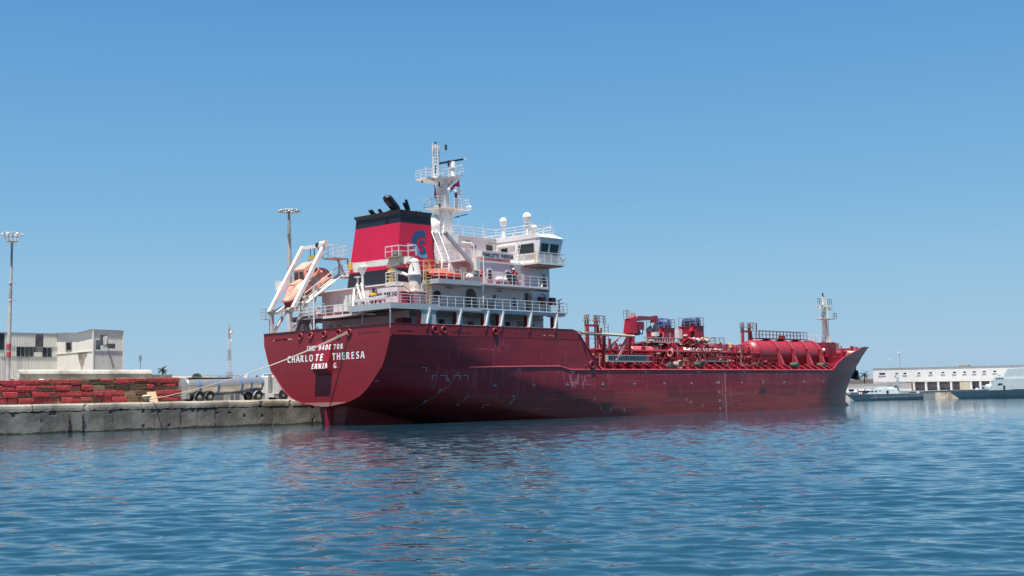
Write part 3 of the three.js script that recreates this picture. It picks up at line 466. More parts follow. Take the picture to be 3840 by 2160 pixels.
// ---- side screen with big openings between poop bulwark and the deck above
for (const s of [1, -1]) {
  const outer = [[3.78, 9.21], [22.82, 9.21], [22.82, 10.78], [3.2, 10.78], [3.2, 10.52], [3.6, 10.48], [3.78, 10.3]];
  const op = [[5.6, 8.35], [9.04, 12.05], [12.77, 14.15], [14.81, 18.26], [18.95, 22.26]];
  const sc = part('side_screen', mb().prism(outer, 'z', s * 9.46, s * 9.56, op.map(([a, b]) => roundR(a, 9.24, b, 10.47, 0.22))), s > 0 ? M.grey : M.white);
  if (s < 0) continue;
  part('opening_jamb', mb().box(3.62, 9.21, 9.05, 3.76, 10.3, 9.45), M.brightRed, sc);
  for (const [, b] of op) part('opening_jamb', mb().box(b + 0.0, 9.26, 9.0, b + 0.06, 10.4, 9.45), M.brightRed, sc);
  for (const x of [4.62, 8.7, 12.4, 14.5, 18.6, 22.55]) { part('screen_strut', mb().bar([x + 0.18, 10.72, 9.62], [x - 0.22, 9.22, 9.62], 0.12, 0.17), M.white, sc); part('strut_foot', mb().bar([x - 0.22, 9.20, 9.62], [x - 0.34, 8.72, 9.62], 0.10, 0.15), M.red, sc); }
}
part('corner_post', mb().cyl([0.05, 8.0, 9.45], [0.05, 10.55, 9.45], 0.07), M.white);
part('corner_post', mb().bar([-0.08, 8.75, 9.55], [-0.08, 10.5, 9.55], 0.06), M.grey);
// ---- deck A: slab and its fascias
part('boat_deck', mb().prism([[0.1, 3.7], [0.1, 9.5], [24.4, 9.58], [24.4, -9.58], [3.2, -9.5], [3.2, 3.7]], 'y', 10.79, 10.92), M.deckRed);
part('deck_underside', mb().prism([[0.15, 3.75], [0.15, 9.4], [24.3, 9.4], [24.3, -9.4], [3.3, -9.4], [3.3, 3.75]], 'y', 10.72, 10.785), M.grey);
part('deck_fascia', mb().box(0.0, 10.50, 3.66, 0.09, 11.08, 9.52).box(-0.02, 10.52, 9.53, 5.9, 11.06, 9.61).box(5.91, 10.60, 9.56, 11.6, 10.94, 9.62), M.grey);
part('deck_edge', mb().box(11.62, 10.80, 9.57, 24.42, 10.92, 9.63).box(22.85, 10.5, 8.0, 24.3, 10.78, 9.3), M.white);
part('aft_platform', mb().box(1.4, 10.38, -5.6, 4.9, 10.5, 3.6), M.midgrey); part('platform_edge', mb().box(1.32, 10.28, -1.9, 1.39, 10.52, 3.55).bar([0.6, 10.25, 1.2], [0.6, 10.35, 4.6], 0.5, 0.16), M.white);
each('platform_post', [mb().cyl([1.2, 8, 4.2], [1.2, 10.3, 4.2], 0.06), mb().cyl([0.5, 8, -2.2], [0.5, 13.2, -2.2], 0.09), mb().cyl([1.6, 8, -4.0], [1.6, 10.4, -4.0], 0.07)], M.white, ship);

// ---- deckhouse tiers
const H0 = part('poop_house', mb().box(5.0, 8.0, -6.6, 24.0, 10.71, 6.5), M.white);
for (const x of [7.2, 10.6, 15.8, 20.0]) part('poop_door', mb().prism(roundR(x, 8.15, x + 0.9, 10.1, 0.15), 'z', 6.51, 6.56), M.midgrey, H0);
for (const [x, y] of [[8.9, 9.7], [12.9, 9.6], [17.2, 9.7], [18.2, 9.7], [21.8, 9.6]]) part('fire_box', mb().box(x, y - 0.4, 6.52, x + 0.5, y + 0.25, 6.72), rnd() < 0.4 ? M.brightRed : M.dark, H0);
part('pipe_run', mb().tube([[5.2, 10.3, 6.7], [23.8, 10.3, 6.7]], 0.08, 6).tube([[5.2, 8.7, 6.65], [23.8, 8.7, 6.65]], 0.06, 6), M.whiteOld, H0);
const ARCH = [[11.75, 10.97], [13.35, 10.97], ...Array.from({ length: 9 }, (_, k) => [12.55 + 0.8 * Math.cos(k / 8 * Math.PI), 12.25 + 0.8 * Math.sin(k / 8 * Math.PI)])];
const H1 = part('boat_deck_house', mb().prism([[5.0, 4.3], [5.0, 5.6], [24.2, 5.6], [24.2, -7.28], [5.0, -6.6]], 'y', 10.93, 13.22).prism(rectP(5.0, 10.93, 24.2, 13.22), 'z', 7.2, 7.28, [ARCH, roundR(20.3, 10.97, 20.95, 12.95, 0.1)]).box(5.0, 10.93, 5.61, 5.08, 13.22, 7.19).box(24.12, 10.93, 5.61, 24.2, 13.22, 7.19).box(11.4, 10.93, 5.61, 11.5, 13.22, 7.19).box(13.6, 10.93, 5.61, 13.7, 13.22, 7.19).box(19.9, 10.93, 5.61, 20.0, 13.22, 7.19).box(21.2, 10.93, 5.61, 21.3, 13.22, 7.19), M.white);
part('roof_overhang', mb().box(4.1, 13.23, -7.1, 5.9, 13.36, 4.25), M.white, H1); part('aft_block', mb().box(3.0, 10.93, 4.3, 4.99, 12.8, 7.15), M.white, H1);
textMesh('NO SMOKING', 0.36, (u, v, d) => [2.985 - d, 12.0 + v, 5.75 + u], M.dark, 'no_smoking_sign', H1, 0.27, 0.01);
for (const [x0, x1, y1, m] of [[3.2, 3.95, 12.35, M.brightRed], [4.1, 4.9, 12.2, M.brightRed]]) part('red_locker', mb().box(x0, 10.95, 7.16, x1, y1, 7.5), m, H1);
part('fan_grille', mb().torus([4.5, 11.6, 7.52], 'z', 0.26, 0.04, 16).bar([4.25, 11.6, 7.52], [4.75, 11.6, 7.52], 0.05).bar([4.5, 11.35, 7.52], [4.5, 11.85, 7.52], 0.05), M.midgrey, H1);
part('passage_door', mb().box(11.9, 10.95, 5.62, 12.9, 12.9, 5.68), M.midgrey, H1);
for (const [x, y, r] of [[7.85, 12.2, 0.42]]) { part('hose_reel', mb().torus([x, y, 7.42], 'z', r * 0.75, 0.12, 18).cyl([x, y, 7.3], [x, y, 7.5], 0.25, 0.25, 14), M.dark, H1); }
for (const [x0, y0, x1, y1] of [[15.6, 11.55, 16.05, 12.55], [18.55, 11.5, 18.95, 12.4], [6.2, 11.9, 6.75, 12.6]]) part('window', mb().prism(roundR(x0, y0, x1, y1, 0.08), 'z', 7.285, 7.31), M.glass, H1);
part('door_leaf', mb().box(20.97, 10.97, 7.29, 21.02, 12.9, 7.8), M.white, H1);
part('cabinet', mb().box(14.1, 10.95, 7.3, 15.3, 11.9, 7.7), M.midgrey, H1);
for (const [x, y] of [[22.35, 11.8], [24.05, 11.8]]) part('fire_locker', mb().box(x, y, 7.32, x + 0.62, y + 0.8, 7.75), mat(0.20, 0.02, 0.03, 0.6), H1);
part('vent_cowl', mb().tube([[23.1, 11.0, 7.7], [23.1, 12.7, 7.7], [22.6, 12.95, 7.7]], 0.08, 8), M.midgrey, H1);
each('wall_lamp', [mb().cbox(9.5, 12.95, 7.45, 0.6, 0.1, 0.2), mb().cbox(16.5, 12.95, 7.45, 0.6, 0.1, 0.2)], M.midgrey, H1);
// deck B
part('bridge_wing_deck', mb().prism([[6.1, 7.3], [6.1, 9.5], [21.4, 9.55], [21.4, 7.3], [24.2, 7.3], [24.2, -9.5], [6.1, -9.5]], 'y', 13.24, 13.38), M.deckRed);
part('deck_underside', mb().prism([[6.2, 7.35], [6.2, 9.4], [21.3, 9.4], [21.3, -9.4], [6.2, -9.4]], 'y', 13.225, 13.238), M.white);
part('deck_fascia', mb().box(6.0, 13.10, 7.3, 6.09, 13.55, 9.52).box(6.02, 13.08, 9.53, 11.7, 13.53, 9.60), M.grey);
part('deck_edge', mb().box(11.72, 13.22, 9.56, 21.42, 13.40, 9.66), M.white);
part('deck_pillar', mb().cyl([12.05, 10.9, 9.45], [12.05, 13.2, 9.45], 0.08), M.white);
// tier 2
const H2 = part('officer_house', mb().box(13.7, 13.39, -7.4, 24.15, 15.74, 7.4).box(11.6, 13.39, -5.2, 13.69, 15.74, 5.4), M.white);
for (const [x, w] of [[15.1, 0.5], [17.75, 0.42], [18.95, 0.42], [23.2, 0.45]]) { const f = part('porthole_window', mb().prism(roundR(x - w / 2 - 0.12, 14.0, x + w / 2 + 0.12, 15.15, 0.2), 'z', 7.405, 7.46), M.white, H2); part('pane', mb().prism(roundR(x - w / 2, 14.12, x + w / 2, 15.02, 0.16), 'z', 7.462, 7.475), M.glass, f); }
part('fire_hose_box', mb().cyl([13.95, 14.55, 7.45], [13.95, 14.55, 7.75], 0.36, 0.36, 14), M.brightRed, H2);
part('sun_shield', mb().prism([[18.2, 15.7], [19.4, 15.7], [19.4, 14.2]], 'z', 7.6, 7.72), M.grey, H2);
for (const [z, y0, w, h, m] of [[4.3, 13.5, 0.75, 1.8, M.midgrey], [2.2, 14.2, 0.8, 0.7, M.glass], [0.4, 13.5, 0.8, 1.9, M.grey]]) part('aft_opening', mb().box(11.56, y0, z - w / 2, 11.595, y0 + h, z + w / 2), m, H2);
// deck C and the upper house
part('upper_deck', mb().prism([[11.5, 7.5], [24.2, 7.5], [24.2, -7.5], [11.5, -7.5]], 'y', 15.75, 15.93), M.white);
const H3 = part('chart_house', mb().box(11.6, 15.94, -3.2, 20.45, 18.9, 3.2), M.white);
part('roof_trunk', mb().box(12.5, 18.0, 3.21, 14.3, 18.96, 3.9), M.white, H3);
for (const [x, y, w, h] of [[19.0, 17.5, 0.95, 0.75], [16.9, 17.75, 0.6, 0.35]]) part('window', mb().prism(roundR(x, y, x + w, y + h, 0.08), 'z', 3.21, 3.24), M.glass, H3);
for (const [z, y, w, h] of [[2.0, 16.05, 0.8, 1.9], [-0.6, 16.6, 0.9, 0.9]]) part('aft_door', mb().box(11.55, y, z - w / 2, 11.595, y + h, z + w / 2), mat(0.33, 0.20, 0.22, 0.6), H3);
part('downpipe', mb().tube([[15.2, 18.2, 3.5], [16.5, 18.2, 3.5], [16.9, 17.9, 3.5], [16.9, 16.8, 3.5]], 0.13, 8).tube([[14.5, 18.7, 3.45], [14.5, 17.2, 3.45]], 0.1, 8), M.white, H3);
part('vent_head', mb().cyl([14.6, 17.2, 3.6], [14.6, 17.6, 3.6], 0.34, 0.28, 12).cyl([17.4, 16.2, 3.7], [17.4, 17.0, 3.7], 0.2), M.whiteOld, H3);
part('lamp_bracket', mb().box(15.6, 18.4, 3.3, 16.4, 18.46, 3.6).box(19.2, 18.4, 3.3, 20.2, 18.48, 3.5), M.tan, H3);
// navigating bridge with wings
const BR = part('wheelhouse', mb().hexa([[20.5, 15.94, 9.0], [23.7, 15.94, 9.0], [23.7, 15.94, -9.0], [20.5, 15.94, -9.0], [20.5, 18.5, 9.55], [24.0, 18.5, 9.55], [24.0, 18.5, -9.55], [20.5, 18.5, -9.55]]), M.white);
part('wheelhouse_roof', mb().prism([[20.46, 3.0], [20.46, 8.9], [23.6, 8.9], [24.2, 8.0], [24.2, -8.9], [20.46, -8.9]], 'y', 18.52, 19.0).prism([[11.5, 3.35], [20.45, 3.35], [20.45, -3.35], [11.5, -3.35]], 'y', 18.92, 19.0), M.white, BR);
part('roof_visor', mb().hexa([[20.44, 18.52, 9.62], [23.95, 18.52, 9.62], [23.7, 18.52, 8.92], [20.44, 18.52, 8.92], [20.44, 18.60, 9.62], [23.95, 18.60, 9.62], [23.2, 19.05, 8.92], [20.44, 18.95, 8.92]]), M.white, BR);
const wz = y => 9.0 + (y - 15.94) * 0.55 / 2.56;
for (const [x0, x1] of [[20.75, 21.85], [22.15, 23.4]]) { const f = part('window_frame', mb().hexa([[x0 - 0.07, 16.85, wz(16.85) + 0.02], [x1 + 0.07, 16.85, wz(16.85) + 0.02], [x1 + 0.07, 16.85, wz(16.85) - 0.03], [x0 - 0.07, 16.85, wz(16.85) - 0.03], [x0 - 0.07, 18.0, wz(18) + 0.02], [x1 + 0.07, 18.0, wz(18) + 0.02], [x1 + 0.07, 18.0, wz(18) - 0.03], [x0 - 0.07, 18.0, wz(18) - 0.03]]), M.grey, BR); part('pane', mb().hexa([[x0, 16.93, wz(16.93) + 0.035], [x1, 16.93, wz(16.93) + 0.035], [x1, 16.93, wz(16.93)], [x0, 16.93, wz(16.93)], [x0, 17.92, wz(17.92) + 0.035], [x1, 17.92, wz(17.92) + 0.035], [x1, 17.92, wz(17.92)], [x0, 17.92, wz(17.92)]]), M.glass, f); }
{ const f = part('window_frame', mb().prism(roundR(6.42, 16.96, 8.72, 18.08, 0.1), 'x', 20.44, 20.495), M.grey, BR); part('pane', mb().prism(roundR(6.5, 17.04, 8.64, 18.0, 0.08), 'x', 20.425, 20.438), M.glass, f); part('window_sill', mb().box(20.36, 16.88, 6.4, 20.44, 16.95, 8.75), M.white, f); }
{ const d = part('door_recess', mb().box(20.46, 16.3, 3.55, 20.495, 18.1, 5.95), M.white, BR); part('pane', mb().box(20.44, 17.1, 4.0, 20.455, 17.85, 4.9), M.glass, d); part('lintel', mb().box(20.3, 18.02, 3.5, 20.455, 18.12, 6.0), M.whiteOld, d); }
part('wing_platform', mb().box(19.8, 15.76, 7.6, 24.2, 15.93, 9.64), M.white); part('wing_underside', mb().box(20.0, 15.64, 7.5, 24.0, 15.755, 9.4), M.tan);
part('wing_bracket', mb().prism([[19.95, 15.6], [23.9, 15.6], [22.6, 15.2], [20.6, 15.3]], 'z', 7.42, 7.5).hexa([[20.5, 15.63, 9.0], [20.58, 15.63, 9.0], [20.58, 15.63, 7.42], [20.5, 15.63, 7.42], [20.5, 15.64, 9.0], [20.58, 15.64, 9.0], [20.58, 15.64, 7.42], [20.5, 15.64, 7.42]]), M.white);
part('wing_railing', mb().rail([[19.85, 15.93, 9.6], [24.15, 15.93, 9.6], [24.15, 15.93, 7.8]], 1.05, 3, 1.1, 0.055), M.white);
part('aft_wall_ladder', mb().ladder([20.3, 16.0, 6.2], [20.3, 18.6, 6.9], [0, 0, 1], 0.4), M.white); part('search_light', mb().cyl([24.3, 16.5, 9.3], [24.0, 16.6, 9.3], 0.22, 0.16, 12).cyl([24.1, 15.9, 9.3], [24.1, 16.5, 9.3], 0.05), M.whiteOld);
part('life_suit_hook', mb().box(20.35, 15.95, 8.75, 20.44, 17.2, 8.85), M.yellow);
// name board on the upper deck rail
part('upper_deck_railing', mb().rail([[11.6, 15.93, -2], [11.6, 15.93, 7.45], [20.3, 15.93, 7.45]], 1.0, 3, 1.4, 0.05), M.white);
{ const nbd = part('name_board', mb().box(13.95, 16.22, 7.49, 18.55, 16.86, 7.54), mat(0.62, 0.60, 0.61, 0.6, { map: paintTex })); textMesh('CHARLOTTE THERESA', 0.34, (u, v, d) => [16.25 + u, 16.36 + v, 7.545 + d], M.dark, 'name_board_lettering', nbd, 0.262, 0.008); }
part('pipe_trunk', mb().box(14.2, 15.94, 4.2, 18.4, 16.35, 7.2), mat(0.42, 0.16, 0.17, 0.6, { map: rustTex }));
// railings along the decks
part('boat_deck_railing', mb().rail([[6.0, 10.93, 9.58], [24.3, 10.93, 9.6]], 0.95, 3, 1.05, 0.06).rail([[0.05, 11.08, 9.54], [6.0, 11.08, 9.56]], 0.8, 3, 1.3, 0.055).rail([[24.3, 10.93, 9.6], [24.3, 10.93, 5]], 0.95, 3, 1.1, 0.055), M.white);
part('aft_railing', mb().rail([[0.06, 11.08, 3.8], [0.06, 11.08, 9.5]], 0.35, 1, 1.2, 0.07).rail([[1.4, 10.5, -5.4], [1.4, 10.5, 3.6]], 1.0, 3, 1.3, 0.06).rail([[1.4, 10.5, -5.4], [4.8, 10.5, -5.4]], 1.0, 3, 1.2, 0.05), M.white);
part('wing_deck_railing', mb().rail([[6.1, 13.5, 7.4], [6.1, 13.5, 9.55], [9.0, 13.5, 9.57]], 0.95, 3, 1.0, 0.06).rail([[12.2, 13.4, 9.57], [21.3, 13.4, 9.58]], 1.0, 3, 1.35, 0.06).rail([[9.6, 13.5, 9.3], [12.2, 13.5, 9.3]], 0.8, 2, 1.2, 0.06), M.white);
part('roof_railing', mb().rail([[12.3, 19.0, 3.25], [20.5, 19.0, 3.25], [20.5, 19.0, 8.7], [23.5, 19.0, 8.7], [23.9, 19.0, 4], [23.9, 19.0, -8]], 0.95, 3, 1.5, 0.055).rail([[12.3, 19.0, -3.2], [20.5, 19.0, -3.2]], 0.95, 2, 1.5, 0.05), M.white);
part('bulkhead_wing_box', mb().box(21.0, 13.4, 9.1, 21.5, 14.1, 9.45), M.dark); part('deck_canister', mb().cyl([20.7, 13.4, 9.3], [20.9, 14.0, 9.3], 0.16, 0.05), M.white);
part('flag_staff', mb().cyl([23.4, 10.95, 9.3], [23.4, 12.1, 9.3], 0.07).cyl([23.9, 10.95, 9.4], [23.9, 11.6, 9.4], 0.03).bar([23.1, 12.1, 9.3], [23.8, 12.3, 9.3], 0.1).cyl([23.4, 10.95, 9.3], [23.4, 11.3, 9.3], 0.2, 0.12), mat(0.12, 0.03, 0.03, 0.6));
// ---------------------------------------------------------------- funnel
{
  const aft = y => lerp(5.85, 6.9, (y - 12.9) / 7.1), hw = y => lerp(3.78, 3.38, (y - 12.9) / 7.1), FX = 11.0;
  const ring = y => [[aft(y), y, hw(y)], [FX, y, hw(y)], [FX, y, -hw(y)], [aft(y), y, -hw(y)]];
  const fn = part('funnel', mb().hexa([...ring(15.08), ...ring(19.6)]), M.funnelRed);
  part('black_base', mb().hexa([...ring(12.9), ...ring(15.08)]), M.black, fn);
  const lip = (y, o) => [[aft(y) - o * 1.6, y, hw(y) + o], [FX + o * 0.2, y, hw(y) + o], [FX + o * 0.2, y, -hw(y) - o], [aft(y) - o * 1.6, y, -hw(y) - o]];
  part('black_top', mb().hexa([...ring(19.6), ...lip(20.45, 0.02)]).hexa([...lip(20.45, 0.02), ...lip(20.85, 0.2)]), M.black, fn);
  part('knuckle_bar', mb().bar([aft(16) - 0.06, 16, -hw(16) - 0.1], [aft(16) - 0.06, 16, hw(16) + 0.03], 0.06, 0.08), M.funnelRed, fn);
  part('plinth', mb().box(5.9, 12.6, -3.9, 11.1, 12.89, 3.9).box(5.6, 11.0, -3.9, 5.89, 12.7, 4.2), M.white, fn);
  // exhaust pipes leaning aft
  for (const [x, z, r, h, l] of [[7.75, 1.75, 0.47, 1.25, 1.05], [8.2, -2.0, 0.23, 0.55, 0.5], [8.3, -0.9, 0.17, 0.55, 0.4], [8.8, 2.3, 0.17, 0.85, 0.4], [8.6, 2.75, 0.14, 1.1, 0.35]]) {
    const e = mb(); e.cyl([x, 20.4, z], [x, 20.9 + h * 0.25, z], r, r, 14).cyl([x, 20.9 + h * 0.25, z], [x - l, 20.9 + h, z], r, r, 14).sph([x, 20.9 + h * 0.25, z], r, r, r, 12, 8).sph([x - l, 20.9 + h, z], r * 1.02, r * 0.7, r, 12, 8); part('exhaust_pipe', e, M.black, fn);
  }
  part('exhaust_bracket', mb().bar([7.2, 21.0, 1.6], [8.6, 20.8, 1.6], 0.9, 0.1).box(7.6, 20.4, 0.9, 9.2, 20.95, 2.3), M.black, fn);
  part('top_railing', mb().torus([9.9, 20.95, 2.4], 'z', 0.2, 0.03).torus([10.4, 20.95, 2.4], 'z', 0.2, 0.03), M.pipeRed, fn);
  // company mark on the starboard face: a large open ring letter holding a smaller letter
  const face = (u, v, d) => { const y = 17.65 + v; return [9.15 + u, y, hw(y) + 0.012 + d]; };
  const sheet = (pts, d, m, name) => { const b = mb(), c = pts.map(p => new THREE.Vector2(...p)); if (THREE.ShapeUtils.isClockWise(c)) c.reverse(); for (const t of THREE.ShapeUtils.triangulateShape(c, [])) b.tri(...t.map(i => face(c[i].x, c[i].y, d))); return part(name, b, m, fn); };
  const blue = mat(0.015, 0.062, 0.16, 0.45), pale = mat(0.13, 0.27, 0.44, 0.45), arc = (cx, cy, rx, ry, a0, a1, n = 14) => Array.from({ length: n + 1 }, (_, k) => { const a = (a0 + (a1 - a0) * k / n) * Math.PI / 180; return [cx + rx * Math.cos(a), cy + ry * Math.sin(a)]; });
  // outer ring letter: flat right ends, dark above, pale below
  sheet([[1.0, 1.28], ...arc(0.45, 0.0, 1.42, 1.38, 80, 196), ...arc(0.55, 0.0, 0.80, 0.70, 192, 90), [1.0, 0.60]], 0.004, blue, 'logo_ring');
  sheet([...arc(0.45, -0.02, 1.42, 1.38, 197, 268), [1.05, -1.40], [1.05, -0.95], [0.55, -1.0], ...arc(0.55, 0.0, 0.80, 0.92, 240, 196)], 0.004, pale, 'logo_ring');
  const { tris, width } = letters('S', 1.42), sb = mb(); for (const t of tris) sb.tri(...t.map(p => face(p[0] * 1.05 - width * 0.5 + 0.56, p[1] - 1.05, 0.010))); part('logo_letter', sb, blue, fn);
}
// ---------------------------------------------------------------- radar mast and roof gear
{
  const m = mb(); m.hexa([[15.2, 19, 0.75], [16.8, 19, 0.75], [16.8, 19, -0.75], [15.2, 19, -0.75], [15.4, 22.2, 0.55], [16.6, 22.2, 0.55], [16.6, 22.2, -0.55], [15.4, 22.2, -0.55]]).hexa([[15.4, 22.2, 0.45], [16.5, 22.2, 0.45], [16.5, 22.2, -0.45], [15.4, 22.2, -0.45], [15.55, 25.2, 0.4], [16.35, 25.2, 0.4], [16.35, 25.2, -0.4], [15.55, 25.2, -0.4]]);
  const mast = part('radar_mast', m, M.whiteOld);
  part('mast_leg', mb().bar([13.6, 19, 1.2], [15.3, 21.6, 0.5], 0.22).bar([13.6, 19, -1.2], [15.3, 21.6, -0.5], 0.22).bar([14.2, 19, 1.6], [15.4, 20.6, 0.7], 0.12), M.white, mast);
  // lower platform
  part('lower_platform', mb().box(14.2, 22.15, -1.1, 18.8, 22.27, 1.1).hexa([[16.5, 21.5, 0.3], [16.7, 21.5, 0.3], [16.7, 21.5, -0.3], [16.5, 21.5, -0.3], [16.5, 22.14, 0.6], [18.6, 22.14, 0.6], [18.6, 22.14, -0.6], [16.5, 22.14, -0.6]]).hexa([[15.2, 21.5, 0.3], [15.4, 21.5, 0.3], [15.4, 21.5, -0.3], [15.2, 21.5, -0.3], [14.3, 22.14, 0.6], [15.4, 22.14, 0.6], [15.4, 22.14, -0.6], [14.3, 22.14, -0.6]]), M.whiteOld, mast);
  part('lower_railing', mb().rail([[15.3, 22.27, 1.05], [14.25, 22.27, 1.05], [14.25, 22.27, -1.05], [18.75, 22.27, -1.05], [18.75, 22.27, 1.05], [16.6, 22.27, 1.05]], 1.0, 3, 0.9, 0.038), M.white, mast);
  part('small_radar', mb().cyl([18.0, 22.3, 0], [18.0, 23.6, 0], 0.22, 0.16, 10).cbox(18.1, 24.0, 0, 0.5, 0.5, 0.5).geo(new THREE.CapsuleGeometry(0.14, 1.2, 6, 10).rotateZ(Math.PI / 2).rotateY(0.5).translate(18.5, 24.35, 0)), M.white, mast);
  each('horn', [mb().sph([18.95, 22.45, 0.9], 0.28, 0.3, 0.28, 10, 8), mb().sph([16.1, 24.1, 0.75], 0.2, 0.26, 0.2, 10, 8), mb().sph([17.35, 24.1, 0.5], 0.14, 0.14, 0.14)], M.white, mast);
  each('signal_light', [mb().cyl([17.5, 23.4, 0.4], [17.5, 24.0, 0.4], 0.12), mb().cyl([14.15, 22.0, 1.4], [14.15, 22.35, 1.4], 0.1), mb().cyl([14.9, 24.4, 0.6], [14.9, 24.8, 0.6], 0.08).bar([14.9, 24.4, 0.6], [15.6, 24.35, 0.3], 0.06), mb().cyl([12.85, 24.6, 0.2], [12.85, 24.8, 0.2], 0.08)], M.dark, mast);
  part('aerial_spar', mb().bar([16.8, 21.25, 0.8], [18.7, 21.75, 0.8], 0.09).sph([17.3, 21.35, 0.8], 0.12, 0.12, 0.12, 8, 6), M.dark, mast);
  // upper platform with arms fore and aft
  part('upper_platform', mb().hexa([[12.85, 24.95, 0.8], [15.6, 24.7, 0.5], [15.6, 24.7, -0.5], [12.85, 24.95, -0.8], [12.85, 25.12, 0.8], [15.6, 25.3, 0.6], [15.6, 25.3, -0.6], [12.85, 25.12, -0.8]]).hexa([[16.3, 24.4, 0.3], [16.5, 24.5, 0.3], [16.5, 24.5, -0.3], [16.3, 24.4, -0.3], [16.2, 25.5, 0.5], [18.5, 26.0, 0.7], [18.5, 26.0, -0.7], [16.2, 25.5, -0.5]]).box(14.6, 25.3, -0.9, 16.9, 25.42, 0.9), M.whiteOld, mast);
  part('upper_railing', mb().rail([[15.2, 25.2, 0.9], [12.9, 25.12, 0.8], [12.9, 25.12, -0.8], [15.2, 25.2, -0.9]], 0.85, 3, 0.8, 0.038).rail([[14.4, 25.42, 0.95], [16.9, 25.42, 0.95], [18.45, 26.0, 0.7], [18.45, 26.0, -0.7], [16.9, 25.42, -0.95], [14.4, 25.42, -0.95]], 1.1, 3, 0.8, 0.038), M.white, mast);
  part('radar_scanner', mb().cyl([17.5, 25.8, 0], [17.5, 26.9, 0], 0.28, 0.2, 10).cyl([17.5, 26.7, 0], [17.5, 27.4, 0], 0.34, 0.26, 12), M.white, mast);
  part('scanner_arm', mb().bar([15.5, 26.95, -0.1], [19.0, 27.82, 0.1], 0.16, 0.2), M.dark, mast); part('arm_tip', mb().bar([18.95, 27.81, 0.1], [19.4, 27.93, 0.12], 0.17, 0.25), M.white, mast);
  part('pole_mast', mb().ladder([14.95, 25.4, 0.1], [14.9, 28.9, 0.1], [0.8, 0, 0.6], 0.5, 0.34, 0.09).cyl([14.8, 25.4, -0.15], [14.75, 29.0, -0.15], 0.07).box(15.1, 27.0, -0.1, 15.55, 28.2, 0.1), M.white, mast);
  part('pole_cross', mb().bar([14.4, 28.8, 0.1], [15.5, 28.5, 0.1], 0.07).bar([14.9, 28.25, 0.1], [16.4, 28.45, 0.1], 0.06).box(14.85, 28.4, -0.1, 15.5, 28.85, 0.2), M.white, mast);
  each('masthead_light', [mb().cyl([16.45, 28.5, 0.1], [16.45, 29.05, 0.1], 0.12), mb().cyl([14.95, 29.0, 0.1], [14.95, 29.12, 0.1], 0.14), mb().cyl([16.4, 26.6, 0.5], [16.4, 27.3, 0.5], 0.11), mb().cyl([14.1, 25.6, 0.9], [14.1, 26.4, 0.9], 0.05)], M.dark, mast);
  part('mast_ladder', mb().ladder([14.6, 19.0, 0.9], [15.3, 22.1, 0.7], [0.75, 0, 0.66], 0.42, 0.3, 0.05).ladder([15.4, 22.3, 0.55], [15.5, 24.6, 0.55], [0.75, 0, 0.66], 0.4, 0.3, 0.05), M.white, mast);
  part('satellite_dome', mb().cyl([14.0, 19, 0.4], [14.0, 19.6, 0.4], 0.3).sph([14.0, 20.1, 0.4], 0.78, 0.9, 0.78, 16, 12), M.white);
  for (const [x, z, r, y] of [[21.5, 3.4, 0.40, 20.9], [21.5, 6.83, 0.48, 20.95]]) part('satellite_dome', mb().cyl([x, 19, z], [x, y - r, z], 0.2, 0.13, 10).cyl([x, y - r, z], [x, y, z], r * 0.8, r, 16).sph([x, y, z], r, r * 1.15, r, 16, 10, 0, Math.PI / 2), M.white);
  part('dome_stay', mb().bar([21.5, 19, 2.7], [21.5, 20, 3.35], 0.05).torus([21.5, 20.05, 6.83], 'y', 0.5, 0.05).bar([21.5, 19, 6.4], [21.5, 20, 6.6], 0.06).bar([21.2, 19, 7.1], [21.5, 20, 6.9], 0.06).bar([21.9, 19, 7.1], [21.5, 20, 6.9], 0.06), M.white);
  part('satellite_dome', mb().cyl([21.6, 19, 7.75], [21.6, 19.5, 7.75], 0.16).sph([21.6, 19.75, 7.75], 0.3, 0.34, 0.3, 12, 10).cbox(21.6, 19.3, 7.3, 0.3, 0.6, 0.3), M.whiteOld);
  for (const [x, z, h] of [[15.0, 3.2, 1.9], [18.5, 3.3, 1.8], [23.2, 8.6, 2.2], [20.6, 8.2, 1.6]]) part('whip_aerial', mb().cyl([x, 19, z], [x, 19.8, z], 0.05, 0.04, 6).cyl([x, 19.8, z], [x, 19 + h, z], 0.025, 0.01, 6), M.white);
}
// red pennants on the mast halyards
for (const [pts, lab] of [[[[18.3, 25.6, 0.1], [18.4, 24.7, 0.1], [17.7, 24.75, 0.12], [16.95, 24.0, 0.15], [16.85, 24.3, 0.12], [17.5, 24.95, 0.1], [18.0, 25.2, 0.1]], 'red flag streaming from the forward arm of the radar mast'], [[[14.75, 24.7, -0.1], [14.9, 24.2, -0.1], [14.8, 23.4, -0.12], [15.05, 22.95, -0.1], [15.15, 23.6, -0.1], [15.05, 24.3, -0.1]], 'narrow red flag hanging limp beside the radar mast']]) {
  const b = mb(), c = pts.map(p => new THREE.Vector2(p[0], p[1])); if (THREE.ShapeUtils.isClockWise(c)) { c.reverse(); pts.reverse(); } for (const t of THREE.ShapeUtils.triangulateShape(c, [])) { b.tri(...t.map(i => pts[i])); b.tri(...t.slice().reverse().map(i => [pts[i][0], pts[i][1], pts[i][2] - 0.03])); }
  for (let k = 0; k < pts.length; k++) { const p = pts[k], q = pts[(k + 1) % pts.length]; b.quad(p, [p[0], p[1], p[2] - 0.03], [q[0], q[1], q[2] - 0.03], q); }
  tag(b.mesh('flag', mat(0.55, 0.02, 0.05, 0.8)), lab, 'flag');
}
